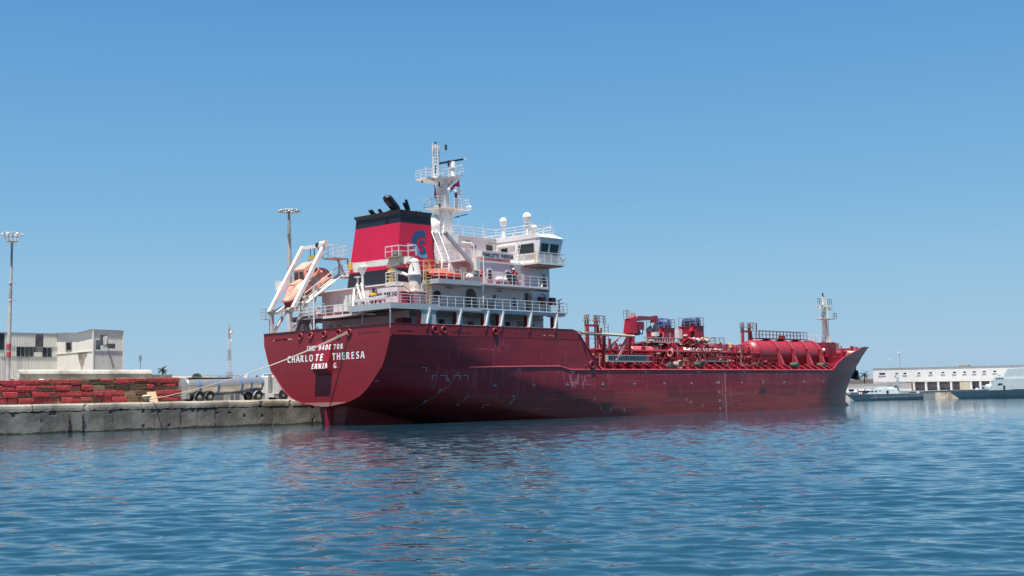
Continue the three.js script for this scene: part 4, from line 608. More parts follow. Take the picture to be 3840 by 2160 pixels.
// ---------------------------------------------------------------- provisions crane
{
  const c = part('provisions_crane', mb().cyl([4.86, 12.4, 7.5], [4.86, 13.3, 7.5], 0.62, 0.58, 18).cyl([4.86, 13.9, 7.5], [4.86, 15.1, 7.5], 0.66, 0.44, 18).sph([4.86, 15.15, 7.5], 0.46, 0.4, 0.46, 14, 8), M.whiteOld);
  part('slew_ring', mb().cyl([4.86, 13.3, 7.5], [4.86, 13.9, 7.5], 0.58, 0.66, 18).cyl([4.86, 13.88, 7.5], [4.86, 13.96, 7.5], 0.72, 0.72, 18), M.grey, c);
  part('pedestal', mb().cyl([4.86, 10.95, 7.7], [4.86, 12.4, 7.5], 0.3, 0.4, 14).box(4.2, 12.3, 6.8, 6.2, 12.42, 8.2).bar([3.2, 13.0, 7.6], [4.4, 12.3, 7.6], 0.14).bar([6.1, 12.3, 7.8], [5.3, 10.95, 7.8], 0.16), M.whiteOld, c);
  part('boom', mb().hexa([[4.0, 15.25, -0.5], [4.65, 15.1, 7.3], [5.05, 15.1, 7.3], [4.4, 15.25, -0.5], [4.0, 15.75, -0.5], [4.65, 15.75, 7.3], [5.05, 15.75, 7.3], [4.4, 15.75, -0.5]]), M.whiteOld, c);
  part('boom_tip', mb().box(3.95, 15.15, -1.05, 4.45, 15.85, -0.6), M.yellow, c); part('sheave_block', mb().box(4.0, 14.85, -0.4, 4.4, 15.25, 0.25), M.whiteOld, c);
  part('boom_platform', mb().box(4.0, 15.76, 4.4, 5.2, 15.84, 6.4).box(4.1, 15.85, 5.2, 4.8, 16.4, 5.9).bar([4.4, 14.9, 4.6], [4.4, 15.1, 6.2], 0.9, 0.1), M.tan, c);
  part('boom_railing', mb().rail([[4.0, 15.84, 4.4], [4.0, 15.84, 6.3], [5.2, 15.84, 6.3], [5.2, 15.84, 7.4], [4.2, 15.84, 7.4]], 1.0, 2, 1.0, 0.07), M.white, c);
  part('hydraulic_ram', mb().cyl([4.5, 14.9, 4.6], [4.5, 14.2, 6.1], 0.15).cyl([4.5, 14.35, 5.9], [4.6, 13.95, 6.9], 0.13), M.white, c);
  part('hose', mb().tube([[4.3, 14.7, 7.1], [4.25, 15.0, 7.0], [4.3, 15.2, 7.3], [4.5, 15.15, 7.6], [4.35, 14.6, 7.9]], 0.06, 6), M.midgrey, c);
  part('boom_rest', mb().cyl([3.9, 11.0, 1.1], [3.9, 14.6, 1.1], 0.12, 0.12, 10).hexa([[3.8, 14.5, 1.25], [4.0, 14.5, 1.25], [4.0, 14.5, 0.95], [3.8, 14.5, 0.95], [3.7, 15.2, 1.6], [4.1, 15.2, 1.6], [4.1, 15.2, 0.6], [3.7, 15.2, 0.6]]).cyl([3.9, 11, 0.35], [3.9, 14.3, 0.35], 0.09).box(3.7, 14.25, 0.1, 4.1, 14.35, 0.75).box(3.7, 13.4, 0.15, 4.1, 13.48, 1.2), M.whiteOld);
  part('side_platform', mb().box(3.0, 12.92, 5.45, 4.6, 13.3, 6.95), M.whiteOld); part('side_platform_railing', mb().rail([[4.5, 13.3, 5.5], [3.05, 13.3, 5.5], [3.05, 13.3, 6.9]], 0.95, 3, 1.4, 0.06), M.white); part('yellow_stand', mb().cyl([3.3, 13.3, 5.9], [3.3, 14.3, 5.9], 0.24, 0.08, 8).box(3.1, 14.3, 5.7, 3.5, 14.5, 6.2), M.yellow);
  part('yellow_ladder', mb().ladder([5.9, 11.0, 8.3], [5.9, 14.9, 8.3], [0.8, 0, 0.6], 0.45, 0.3, 0.06).rail([[6.2, 14.0, 7.4], [8.3, 14.0, 7.4]], 1.5, 3, 0.8, 0.07), mat(0.52, 0.37, 0.12, 0.6));
  part('pink_railing', mb().rail([[5.6, 13.5, 7.2], [7.0, 13.5, 7.2]], 1.9, 4, 0.7, 0.07), mat(0.66, 0.45, 0.43, 0.6));
}
// aft deck machinery behind the rail
{
  const g = mb(); for (let k = 0; k < 9; k++) { const z = lerp(-1.2, 3.2, k / 8); g.box(2.0 + rr(0, 0.6), 10.95, z, 3.0 + rr(0, 0.4), 11.4 + rr(0, 1.1), z + rr(0.25, 0.5)); } part('deck_machinery', g, M.whiteOld);
  part('davit_arm', mb().bar([0.9, 11.6, 3.4], [0.9, 11.75, 8.0], 0.28, 0.25), M.white);
  for (const [z, h] of [[3.6, 0], [4.6, 0.1], [5.7, 0], [6.8, 0.05], [7.6, 0]]) part('davit_stand', mb().bar([0.9, 10.95, z], [0.95, 11.55 + h, z], 0.2, 0.2), M.white);
  part('davit_strut', mb().bar([0.8, 10.9, 3.3], [2.4, 12.9, 1.6], 0.16).bar([1.8, 11.6, 3.4], [2.4, 13.4, 2.0], 0.13).bar([1.6, 11.5, 4.1], [2.2, 13.4, 2.9], 0.13), M.white);
  part('machinery_box', mb().box(2.6, 10.95, 2.2, 3.4, 12.7, 3.6).box(2.4, 10.95, 3.9, 2.9, 12.4, 4.2), M.whiteOld); part('machinery_post', mb().cyl([2.6, 10.95, 4.2], [2.6, 12.9, 4.2], 0.12).cyl([2.5, 12.0, 4.0], [2.5, 12.2, 4.6], 0.3), M.dark);
  part('valve_group', mb().box(1.4, 10.95, 5.0, 1.8, 11.9, 6.3).cyl([1.5, 11.3, 5.2], [1.5, 12.1, 5.2], 0.12).cyl([1.5, 11.3, 5.8], [1.5, 12.1, 5.8], 0.12), M.brightRed); part('valve_wheel', mb().torus([1.3, 12.15, 5.6], 'y', 0.28, 0.05).cbox(1.3, 12.05, 5.7, 0.2, 0.14, 0.8), M.yellow);
}
// stairs up the after end of the house
part('inclined_ladder', mb().ladder([10.2, 15.9, 6.2], [11.3, 19.0, 3.6], [0.9, 0, 0.4], 0.75, 0.35, 0.07).ladder([9.4, 13.4, 6.9], [10.2, 15.9, 6.2], [0.9, 0, 0.4], 0.75, 0.35, 0.07), M.white);
part('house_brace', mb().bar([10.2, 16.1, 6.3], [11.3, 13.5, 7.0], 0.18).bar([10.9, 15.9, 5.4], [12.4, 13.5, 6.0], 0.18), M.white);
// davit of the rescue boat
{
  const d = part('rescue_davit', mb().bar([8.05, 18.0, 8.55], [11.45, 15.3, 8.6], 0.22, 0.34), M.grey);
  part('davit_head', mb().cyl([8.0, 18.05, 8.4], [8.0, 18.05, 8.7], 0.17, 0.17, 10), M.midgrey, d);
  part('davit_base', mb().box(11.3, 13.45, 8.3, 12.2, 14.3, 8.9).box(11.6, 14.3, 8.4, 12.3, 15.9, 8.9).cyl([11.5, 14.4, 9.1], [11.5, 15.8, 9.1], 0.22, 0.22, 12).sph([10.6, 13.9, 9.1], 0.4, 0.4, 0.4, 10, 8), M.whiteOld, d);
  part('winch_drum', mb().cyl([11.5, 14.2, 8.9], [11.5, 14.7, 9.2], 0.3, 0.3, 12).box(9.9, 13.5, 8.2, 10.7, 14.9, 8.6), M.tan, d);
  part('davit_post', mb().cyl([12.35, 13.4, 9.3], [12.35, 16.1, 9.3], 0.08), M.white, d);
}
{ // rescue boat under an orange cover
  const rb = thing('rescue_boat', 'small rescue boat under an orange cover behind the rail beside the funnel', 'boat', [8.0, 13.42, 8.2]);
  const hull = mb(), cov = mb(), st = [[-2.1, 0.25], [-1.9, 0.72], [-1, 0.85], [0, 0.86], [1, 0.82], [1.8, 0.55], [2.35, 0.05]];
  hull.grid([0, 0.35, 0.7].map((y, j) => st.map(([x, w]) => [x * (0.85 + j * 0.08), y, w * (0.45 + j * 0.28)]))).grid([0, 0.35, 0.7].map((y, j) => st.map(([x, w]) => [x * (0.85 + j * 0.08), y, -w * (0.45 + j * 0.28)])), true); hull.mesh('boat_hull', M.brightRed, rb);
  const top = x => 0.95 + 0.35 * Math.exp(-(((x + 0.2) / 0.5) ** 2)) + 0.2 * Math.exp(-(((x + 1.4) / 0.5) ** 2)) - 0.1 * Math.abs(x) / 2; cov.grid([-1, -0.7, -0.3, 0, 0.3, 0.7, 1].map(k => st.map(([x, w]) => [x, lerp(top(x), 0.55, k * k), w * k * 1.04]))); cov.mesh('cover', mat(0.80, 0.10, 0.035, 0.6), rb);
  mb().box(-1.4, 0.02, -0.5, -1.2, 0.3, 0.5).box(1, 0.02, -0.5, 1.2, 0.3, 0.5).mesh('cradle', M.dark, rb);
}
{ const lr = thing('life_raft', 'white life raft canister on the wing deck beside the leaning seaman', 'life raft', [15.1, 13.4, 9.05]); mb().geo(new THREE.CapsuleGeometry(0.31, 0.95, 6, 14).rotateZ(Math.PI / 2).translate(0, 0.5, 0)).mesh('canister', M.white, lr); mb().box(-0.5, 0, -0.3, -0.4, 0.3, 0.3).box(0.4, 0, -0.3, 0.5, 0.3, 0.3).mesh('cradle', mat(0.45, 0.2, 0.18, 0.7), lr); }
// ---------------------------------------------------------------- lifeboat and its launching frame
{
  const lf = part('lifeboat_frame', mb().bar([0.25, 11.35, -9], [4.5, 18.2, -9], 0.42, 0.36), M.white);
  part('frame_beam', mb().bar([0.9, 11.6, -6], [4.8, 18.0, -6], 0.42, 0.36), M.white, lf); part('top_beam', mb().bar([4.55, 18.1, -9.15], [4.75, 18.1, -5.8], 0.42, 0.36), M.white, lf);
  part('beam_joint', mb().box(1.3, 13.6, -9.45, 2.1, 14.6, -9.21), M.white, lf);
  part('beam_head', mb().cyl([4.85, 18.25, -6.4], [4.85, 18.25, -5.6], 0.34, 0.34, 12).bar([4.7, 18.1, -6.6], [4.9, 17.5, -6.6], 0.2), M.whiteOld, lf); part('dark_sheave', mb().cyl([4.6, 18.2, -6.8], [4.6, 18.2, -6.5], 0.26, 0.26, 12), M.dark, lf);
  for (const z of [-9, -6]) { part('frame_leg', mb().bar([0.55, 8.0, z], [0.45, 11.5, z], 0.36), M.whiteOld, lf); part('frame_strut', mb().bar([0.7, 9.1, z], [2.6, 12.1, z], 0.26), M.whiteOld, lf); part('pivot', mb().cyl([0.5, 11.35, z - 0.3], [0.5, 11.35, z + 0.3], 0.3, 0.3, 12), M.tan, lf); }
  part('frame_leg', mb().bar([2.2, 8.0, -5.4], [3.6, 11.7, -5.4], 0.34).bar([1.2, 8.0, -5.9], [2.0, 10.0, -5.7], 0.26), M.whiteOld, lf);
  part('slide_rail', mb().bar([0.6, 11.2, -8.3], [5.8, 14.3, -8.3], 0.22, 0.3).bar([0.6, 11.2, -6.7], [6.6, 14.75, -6.7], 0.22, 0.3).bar([1.8, 12.0, -5.75], [6.6, 15.2, -5.75], 0.16, 0.34), M.whiteOld, lf);
  part('cross_beam', mb().bar([1.5, 11.5, -9], [1.5, 11.5, -5.8], 0.25).bar([3.2, 12.5, -8.6], [3.2, 12.5, -5.8], 0.25).bar([0.5, 11.2, -9], [1.8, 11.9, -9], 0.24).bar([0.9, 11.4, -6.1], [2.2, 12.2, -6.1], 0.24), M.whiteOld, lf);
  part('slide_stairs', mb().rail([[2.0, 12.2, -5.5], [6.6, 15.3, -5.5]], 0.9, 2, 1.2, 0.06).bar([2.0, 12.1, -5.4], [6.6, 15.2, -5.4], 0.7, 0.08), M.whiteOld, lf);
  part('lower_walkway', mb().box(1.0, 11.0, -5.8, 3.9, 11.08, -4.9).rail([[1.0, 11.08, -4.9], [3.9, 11.08, -4.9]], 1.0, 3, 0.9, 0.06).rail([[1.0, 11.08, -5.8], [1.0, 11.08, -4.9]], 1.0, 3, 0.9, 0.06), M.whiteOld, lf);
  part('aft_walkway', mb().box(-0.35, 10.6, -9.6, 0.3, 10.66, -8.9).rail([[0.3, 10.66, -9.6], [-0.35, 10.66, -9.6], [-0.35, 10.66, -8.9]], 1.0, 3, 0.8, 0.05), M.grey, lf);
  part('embarkation_platform', mb().box(6.4, 14.9, -6.2, 8.6, 15.05, -3.4).box(6.6, 14.0, -4.5, 8.4, 14.3, -3.5).bar([7.0, 14.9, -4.2], [7.0, 13.2, -4.2], 0.3), M.whiteOld, lf); part('platform_railing', mb().rail([[6.5, 15.05, -5.2], [6.5, 15.05, -3.5], [8.5, 15.05, -3.5]], 1.0, 3, 0.9, 0.05).rail([[8.5, 15.05, -6.1], [8.5, 15.05, -3.5]], 1.0, 3, 0.9, 0.05), M.white, lf);
  part('winch_platform', mb().box(5.2, 16.75, -6.6, 7.2, 16.85, -4.9).bar([5.9, 16.7, -5.2], [7.0, 14.9, -5.2], 0.16).bar([7.1, 16.7, -5.0], [7.1, 15.0, -5.0], 0.12).bar([7.1, 16.7, -6.4], [7.1, 15.0, -6.4], 0.12), mat(0.40, 0.26, 0.22, 0.7), lf); part('winch_railing', mb().rail([[5.2, 16.85, -6.6], [5.2, 16.85, -4.95], [7.15, 16.85, -4.95], [7.15, 16.85, -6.6]], 1.3, 3, 0.9, 0.055), M.white, lf);
  part('lifting_beam', mb().bar([4.6, 17.0, -8.2], [4.8, 17.05, -6.3], 0.18, 0.36), mat(0.42, 0.36, 0.07, 0.6), lf); part('sling', mb().cyl([4.6, 18, -7.9], [4.6, 17.1, -7.9], 0.04).cyl([4.7, 18, -6.7], [4.7, 17.1, -6.7], 0.04).cyl([4.6, 17, -8.1], [4.6, 16.0, -8.1], 0.04).cyl([4.7, 17.9, -7.4], [4.7, 17.2, -7.4], 0.05), M.dark, lf);
  part('hook', mb().cyl([2.2, 12.6, -5.9], [2.2, 12.6, -5.5], 0.3, 0.3, 10).bar([3.2, 12.1, -5.6], [4.0, 14.2, -5.6], 0.12), M.tan, lf);
}
{
  const lb = thing('lifeboat', 'salmon orange enclosed lifeboat hung bow down in the white stern launching frame', 'lifeboat', [3.45, 13.55, -7.5]);
  const X = V(-0.866, -0.5, 0), Y = V(-0.5, 0.866, 0), Z = V(0, 0, -1); lb.scale.set(1.02, 1.22, 1.2); lb.quaternion.setFromRotationMatrix(new THREE.Matrix4().makeBasis(X, Y, Z));
  const L = 2.85, w = s => 1.32 * Math.pow(Math.max(0, 1 - Math.pow(Math.max(0, (s - 0.2) / 0.8), 2.6)), 0.7) * (s < 0.2 ? 0.86 + 0.7 * s : 1), S = Array.from({ length: 19 }, (_, k) => k / 18), xs = s => lerp(-L, L, s);
  const crown = s => 0.95 + 0.1 * Math.sin(s * 3.1) - 0.75 * smooth(0.62, 1, s), keel = s => -0.95 + 0.5 * smooth(0.55, 1, s);
  const up = mb().grid(Array.from({ length: 13 }, (_, k) => { const a = k / 12 * Math.PI; return S.map(s => [xs(s), 0.05 + (crown(s) - 0.05) * Math.pow(Math.sin(a), 0.75), Math.cos(a) * w(s) * (1 - 0.12 * Math.sin(a))]); }));
  const stern = s0 => { const b = mb(); return b; };
  up.mesh('canopy', M.salmon, lb);
  mb().grid([0, 0.3, 0.6, 0.85, 1].map(v => S.map(s => [xs(s), lerp(0.05, keel(s), v), w(s) * Math.pow(1 - v, 0.5)]))).grid([0, 0.3, 0.6, 0.85, 1].map(v => S.map(s => [xs(s), lerp(0.05, keel(s), v), -w(s) * Math.pow(1 - v, 0.5)])), true).prism([...Array.from({ length: 11 }, (_, k) => { const a = k / 10 * Math.PI; return [Math.cos(a) * w(0), 0.05 + (crown(0) - 0.05) * Math.pow(Math.sin(a), 0.75)]; }), [-w(0) * 0.5, -0.7], [0, -0.95], [w(0) * 0.5, -0.7]], 'x', -L - 0.02, -L + 0.02).mesh('lower_hull', mat(0.28, 0.045, 0.055, 0.55, { map: paintTex }), lb);
  const tw = mb().hexa([[-2.05, 0.6, 1.0], [0.15, 0.6, 0.9], [0.15, 0.6, -0.9], [-2.05, 0.6, -1.0], [-1.85, 1.9, 0.75], [-0.45, 1.78, 0.68], [-0.45, 1.78, -0.68], [-1.85, 1.9, -0.75]]).mesh('steering_cabin', M.salmon, lb);
  const g = M.glass; const pane = b => b.mesh('cabin_window', g, tw);
  for (const [a, b] of [[-0.62, -0.1], [0.1, 0.62]]) pane(mb().hexa([[-0.05, 1.05, b], [-0.01, 1.05, b], [-0.01, 1.05, a], [-0.05, 1.05, a], [-0.33, 1.6, b * 0.9], [-0.29, 1.6, b * 0.9], [-0.29, 1.6, a * 0.9], [-0.33, 1.6, a * 0.9]].map(([x, y, z]) => [x + 0.0, y, z])));
  for (const s of [1, -1]) for (const x of [-1.55, -0.75]) pane(mb().cbox(x, 1.32, s * 0.87, 0.5, 0.4, 0.06));
  mb().tube([[-0.2, 1.0, 0.5], [1.0, 0.98, 0.45], [2.0, 0.75, 0.3]], 0.03, 5).tube([[-0.2, 1.0, -0.5], [1.0, 0.98, -0.45], [2.0, 0.75, -0.3]], 0.03, 5).tube([[-3, 0.1, 1.2], [-1, 0.1, 1.38], [1, 0.1, 1.25], [2.4, 0.1, 0.75]], 0.05, 6).tube([[-3, 0.1, -1.2], [-1, 0.1, -1.38], [1, 0.1, -1.25], [2.4, 0.1, -0.75]], 0.05, 6).mesh('grab_line', mat(0.45, 0.10, 0.06, 0.7), lb);
  mb().box(0.5, 0.92, -0.28, 1.1, 1.04, 0.28).mesh('hatch', mat(0.72, 0.33, 0.2, 0.6), lb);
  mb().cbox(-0.6, 0.55, -1.22, 0.9, 0.7, 0.08).mesh('side_hatch', M.midgrey, lb);
}
// mooring winches and gear on the poop, seen over the transom
for (const [z, x] of [[-5.0, 2.0], [-3.6, 2.0], [-1.6, 2.2], [-0.4, 2.2]]) { const w = part('mooring_winch', mb().cyl([x, 8.95, z - 0.4], [x, 8.95, z + 0.4], 0.42, 0.42, 14).cyl([x, 8.95, z - 0.46], [x, 8.95, z - 0.4], 0.62, 0.62, 16), M.white); part('winch_bed', mb().box(x - 0.5, 8.0, z - 0.5, x + 0.5, 8.6, z + 0.5), M.midgrey, w); part('brake_wheel', mb().torus([x - 0.5, 9.4, z + 0.5], 'z', 0.2, 0.04), M.dark, w); }
for (const z of [2.4, 3.6]) part('bitts', mb().cyl([0.9, 8, z], [0.9, 9.25, z], 0.2, 0.2, 12).cyl([0.9, 9.25, z], [0.9, 9.36, z], 0.27, 0.27, 12), M.white);
part('vent_trunk', mb().hexa([[3.0, 8, 7.6], [4.6, 8, 7.6], [4.6, 8, 6.2], [3.0, 8, 6.2], [3.4, 9.9, 7.4], [4.4, 9.9, 7.4], [4.4, 9.9, 6.4], [3.4, 9.9, 6.4]]), M.pipeRed);
// ---------------------------------------------------------------- cargo deck
{
  const DK = 4.95, keep = seed; seed = 7788;
  // stiffener brackets along the starboard deck edge: sloped plates with a bright face
  for (let x = 30.2, k = 0; x < 86; x += 1.75, k++) {
    const z = Math.min(9.3, halfB(x, 4.95) - 0.25), b = mb(); b.hexa([[x, DK, z], [x + 0.1, DK, z], [x + 0.1, DK, z - 1.3], [x, DK, z - 1.3], [x - 0.05, DK + 0.12, z], [x + 0.05, DK + 0.12, z], [x + 0.05, DK + 0.85, z - 1.25], [x - 0.05, DK + 0.85, z - 1.25]]); b.bar([x + 0.05, DK + 0.13, z], [x + 0.05, DK + 0.9, z - 1.3], 0.28, 0.07); part('deck_bracket', b, k % 3 ? M.pipeRed : M.brightRed);
  }
  part('coaming_plate', mb().box(30, DK, 7.5, 86, DK + 0.75, 7.58).box(30, DK, -7.58, 86, DK + 0.75, -7.5), M.brightRed);
  // side rails
  part('side_railing', mb().rail([[40, DK, 8.9], [66, DK, 8.9]], 1.5, 3, 1.7, 0.07), M.pipeRed);
  part('pump_railing', mb().rail([[26, 8.0, 9.0], [30.5, 8.0, 9.0]], 1.0, 3, 1.2, 0.06).rail([[25.4, 8.0, 3.0], [34.0, 8.0, 3.0], [34.5, 8.0, -2.0]], 1.3, 3, 1.3, 0.07).rail([[58, 7.2, 5], [66, 7.2, 5]], 1.1, 3, 1.1, 0.06), M.pipeRed);
  // fore-and-aft cargo lines on pipe stands
  const lines = [[6.9, 7.2, 0.17], [6.2, 7.3, 0.2], [5.4, 7.25, 0.15], [4.6, 7.35, 0.22], [3.8, 7.1, 0.16], [3.0, 7.4, 0.2], [2.2, 7.2, 0.18], [1.4, 7.35, 0.2], [0.6, 7.2, 0.17], [5.8, 6.3, 0.15], [4.2, 6.3, 0.18], [2.6, 6.3, 0.16], [-1, 7.3, 0.2], [-2.4, 7.2, 0.2], [-3.6, 7.3, 0.2]];
  for (const [z, y, r] of lines) { const a = 31 + rr(0, 3), e = 63 + rr(-3, 4); part('cargo_pipe', mb().cyl([a, y, z], [e, y, z], r, r, 10), M.pipeRed); for (let q = 0; q < 4; q++) { const x = rr(36, 62); part('flange', mb().cyl([x, y, z], [x + 0.12, y, z], r * 1.55, r * 1.55, 12), q % 2 ? M.pipeRed : M.brightRed); } }
  for (let x = 33; x < 64; x += 3.4) part('pipe_stand', mb().bar([x, DK, 7.0], [x, 7.05, 7.0], 0.16).bar([x, DK, 0.2], [x, 7.05, 0.2], 0.16).bar([x, 6.95, -4], [x, 6.95, 7.2], 0.16).bar([x, 6.0, -4], [x, 6.0, 7.2], 0.12).bar([x, DK, 3.6], [x, 7, 3.6], 0.14).bar([x, DK, 7.0], [x + 1.5, 7.0, 7.0], 0.1), M.pipeRed);
  // valves: body with a hand wheel on a spindle
  for (let k = 0; k < 46; k++) { const x = rr(32, 63), z = rr(0.5, 7.2), y = rr(7.3, 7.6); const v = part('valve', mb().cyl([x, y - 0.25, z], [x, y + rr(0.3, 0.9), z], 0.13, 0.09, 8).cyl([x - 0.2, y, z], [x + 0.2, y, z], 0.2, 0.2, 10), k % 4 ? M.pipeRed : M.brightRed); part('hand_wheel', mb().torus([x, y + 0.75, z], 'y', 0.24, 0.035, 14), k % 5 ? M.pipeRed : M.tan, v); }
  for (let k = 0; k < 34; k++) { const x = rr(31, 66), z = rr(5, 8.6); part('deck_fitting', mb().cyl([x, DK, z], [x, DK + rr(0.5, 1.5), z], rr(0.08, 0.2), rr(0.08, 0.16), 8).sph([x, DK + 1.1, z], 0.2, 0.24, 0.2, 8, 6), rnd() < 0.6 ? M.pipeRed : M.brightRed); }
  for (let k = 0; k < 16; k++) { const x = rr(32, 62), z = rr(1, 6.5), y = 7.5; part('riser_pipe', mb().tube([[x, DK, z], [x, y + rr(0.2, 1.2), z], [x + rr(-1, 1), y + rr(0.3, 1.3), z + rr(-0.6, 0.6)]], rr(0.07, 0.13), 8), rnd() < 0.75 ? M.pipeRed : M.tan); }
  // more standpipes, frames and cross-overs between the lines
  for (let k = 0; k < 90; k++) { const x = rr(30.5, 67), z = rr(3.5, 8.4), h = rr(0.7, 3.1), m = rnd() < 0.7 ? M.pipeRed : rnd() < 0.5 ? M.brightRed : M.tan; part('standpipe', mb().cyl([x, DK, z], [x, DK + h, z], rr(0.04, 0.09), 0.05, 7).bar([x, DK + h * 0.9, z], [x + rr(-0.9, 0.9), DK + h * rr(0.6, 1), z + rr(-0.5, 0.5)], 0.07), m); }
  for (let k = 0; k < 14; k++) { const x = 31 + k * 2.5 + rr(0, 1), z = rr(4.5, 8), h = rr(1.4, 2.8), w = rr(0.6, 1.6); part('pipe_frame', mb().bar([x, DK, z], [x, DK + h, z], 0.1).bar([x + w, DK, z], [x + w, DK + h, z], 0.1).bar([x, DK + h, z], [x + w, DK + h, z], 0.12).bar([x, DK + 0.2, z], [x + w, DK + h * 0.9, z], 0.06), k % 4 ? M.pipeRed : M.brightRed); }
  for (let k = 0; k < 12; k++) { const x = rr(31, 66), y = rr(6.2, 7.9); part('crossover_pipe', mb().cyl([x, y, rr(1, 4)], [x, y, rr(6, 8.4)], 0.1, 0.1, 8), k % 3 ? M.pipeRed : M.tan); }
  part('deck_locker', mb().box(41.2, DK, 4.2, 43.6, 6.6, 5.6), M.pipeRed); part('deck_locker', mb().box(58.6, DK, 4.4, 60.6, 6.5, 5.4), M.pipeRed);
  // grey-beige beam over the side, on struts
  const bm = part('hose_boom', mb().cyl([27.2, 8.92, 8.9], [36.4, 8.72, 8.9], 0.16, 0.13, 10), M.beige); part('boom_strut', mb().bar([33.0, 5.6, 8.7], [35.2, 8.6, 8.8], 0.28).bar([31.4, 7.0, 8.7], [34.2, 8.7, 8.7], 0.12), mat(0.60, 0.22, 0.22, 0.6), bm); part('boom_post', mb().bar([31.3, DK, 8.6], [31.3, 8.7, 8.7], 0.3).bar([35.9, DK, 8.3], [35.9, 8.7, 8.7], 0.24).bar([33.9, DK, 7.4], [33.9, 8.5, 7.4], 0.2), M.pipeRed, bm);
  // gangway slung along the side: two grey stringers with lattice
  const gw = part('gangway', mb().box(31.1, 5.86, 9.1, 38.9, 5.98, 9.3).box(31.1, 6.52, 9.1, 38.9, 6.62, 9.3).box(31.0, 5.86, 9.05, 31.1, 6.62, 9.4), M.grey); { const l = mb(); for (let x = 31.4; x < 38.8; x += 0.3) l.bar([x, 5.98, 9.12], [x + 0.1, 6.52, 9.12], 0.07); part('gangway_lattice', l, M.grey, gw); part('gangway_steps', mb().box(31.2, 6.0, 8.6, 38.8, 6.06, 9.08).box(31.2, 6.0, 8.55, 38.8, 6.5, 8.6), M.dark, gw); part('gangway_bracket', mb().box(38.92, 5.7, 8.6, 39.3, 6.9, 9.35), M.brightRed, gw); }
  // small horizontal tank
  const st = part('deck_tank', mb().cyl([39.4, 7.15, 6], [43.0, 7.15, 6], 0.68, 0.68, 24).sph([43.0, 7.15, 6], 0.45, 0.68, 0.68, 20, 12).sph([39.4, 7.15, 6], 0.45, 0.68, 0.68, 20, 12), mat(0.55, 0.10, 0.11, 0.4, { map: paintTex })); part('tank_saddle', mb().box(39.8, DK, 5.5, 40, 7, 6.5).box(42.4, DK, 5.5, 42.6, 7, 6.5), M.pipeRed, st);
  // vent masts with high velocity valves on a portal
  for (const [x, z, s, lab] of [[36.2, 2, 1, 'aft vent mast portal with paired valves'], [66.3, 3.4, 0.95, 'forward vent mast portal beside the big deck tank']]) {
    const y0 = x < 50 ? 8.6 : 8.6, v = part('vent_portal', mb().bar([x - 0.4, DK, z + 0.3], [x + 0.4, y0 + 1.75 * s, z], 0.22).bar([x + 3.1, DK, z + 0.3], [x + 2.2, y0 + 1.75 * s, z], 0.22).bar([x + 0.3, y0 + 1.75 * s, z], [x + 2.4, y0 + 1.75 * s, z], 0.24), M.brightRed, ship, lab);
    for (const [dx, h] of [[0.3, 0.95], [0.75, 1.05], [2.0, 1.0], [2.4, 0.9]]) { part('vent_riser', mb().cyl([x + dx, DK, z - 0.2], [x + dx, y0 + 2.0 * s + h * s * 0.6, z - 0.2], 0.11, 0.11, 8).cyl([x + dx, y0 + 2.0 * s + h * s * 0.6, z - 0.2], [x + dx, y0 + 2.0 * s + h * s, z - 0.2], 0.17, 0.17, 10), M.tan, v); part('vent_collar', mb().cyl([x + dx, y0 + 2.3 * s, z - 0.2], [x + dx, y0 + 2.42 * s, z - 0.2], 0.3, 0.3, 10), M.tan, v); }
    part('portal_railing', mb().rail([[x + 1.1, y0 + 1.85 * s, z + 0.6], [x + 2.6, y0 + 1.85 * s, z + 0.6], [x + 3.4, y0 + 1.85 * s, z + 0.2]], 1.0, 3, 0.7, 0.06).ladder([x + 3.2, DK + 2, z + 0.5], [x + 3.2, y0 + 1.9 * s, z + 0.5], [0.7, 0, 0.7], 0.45, 0.35, 0.05), M.pipeRed, v);
    if (x < 50) part('warning_plate', mb().box(x + 2.25, y0 + 0.7, z + 0.35, x + 2.6, y0 + 1.5, z + 0.4), M.yellow, v);
  }
  // hose crane: post, sloping jib, cab
  const cr = part('hose_crane', mb().cyl([43.2, DK, 3], [43.2, 9.6, 3], 0.55, 0.55, 16).hexa([[42.6, 9.5, 3.55], [43.9, 9.5, 3.55], [43.9, 9.5, 2.45], [42.6, 9.5, 2.45], [42.8, 11.2, 3.4], [44.0, 11.6, 3.4], [44.0, 11.6, 2.6], [42.8, 11.2, 2.6]]), M.brightRed);
  part('jib', mb().hexa([[43.8, 10.95, 3.25], [48.0, 11.25, 3.2], [48.0, 11.25, 2.8], [43.8, 10.95, 2.75], [44.6, 11.62, 3.25], [48.1, 11.62, 3.2], [48.1, 11.62, 2.8], [44.6, 11.62, 2.75]]), mat(0.30, 0.06, 0.10, 0.5, { map: paintTex }), cr); part('jib_head', mb().box(47.9, 11.0, 2.7, 48.35, 11.75, 3.3).box(47.5, 10.9, 2.8, 48.0, 11.3, 3.2), M.brightRed, cr);
  part('crane_cab', mb().box(44.2, 9.95, 2.5, 45.2, 10.9, 3.6), mat(0.17, 0.02, 0.04, 0.5), cr); part('crane_railing', mb().rail([[42.7, 11.2, 3.4], [42.7, 11.2, 2.5], [43.5, 11.3, 2.5]], 1.0, 3, 0.6, 0.06).cyl([43.9, 11.4, 3.0], [43.9, 11.95, 3.0], 0.28, 0.24, 10), M.tan, cr); part('crane_hose', mb().tube([[44.6, 9.9, 3.3], [44.8, 9.4, 3.4], [45.1, 9.5, 3.4], [45.2, 10.0, 3.4]], 0.06, 6).box(44.0, 9.3, 2.7, 44.6, 9.9, 3.4), M.dark, cr);
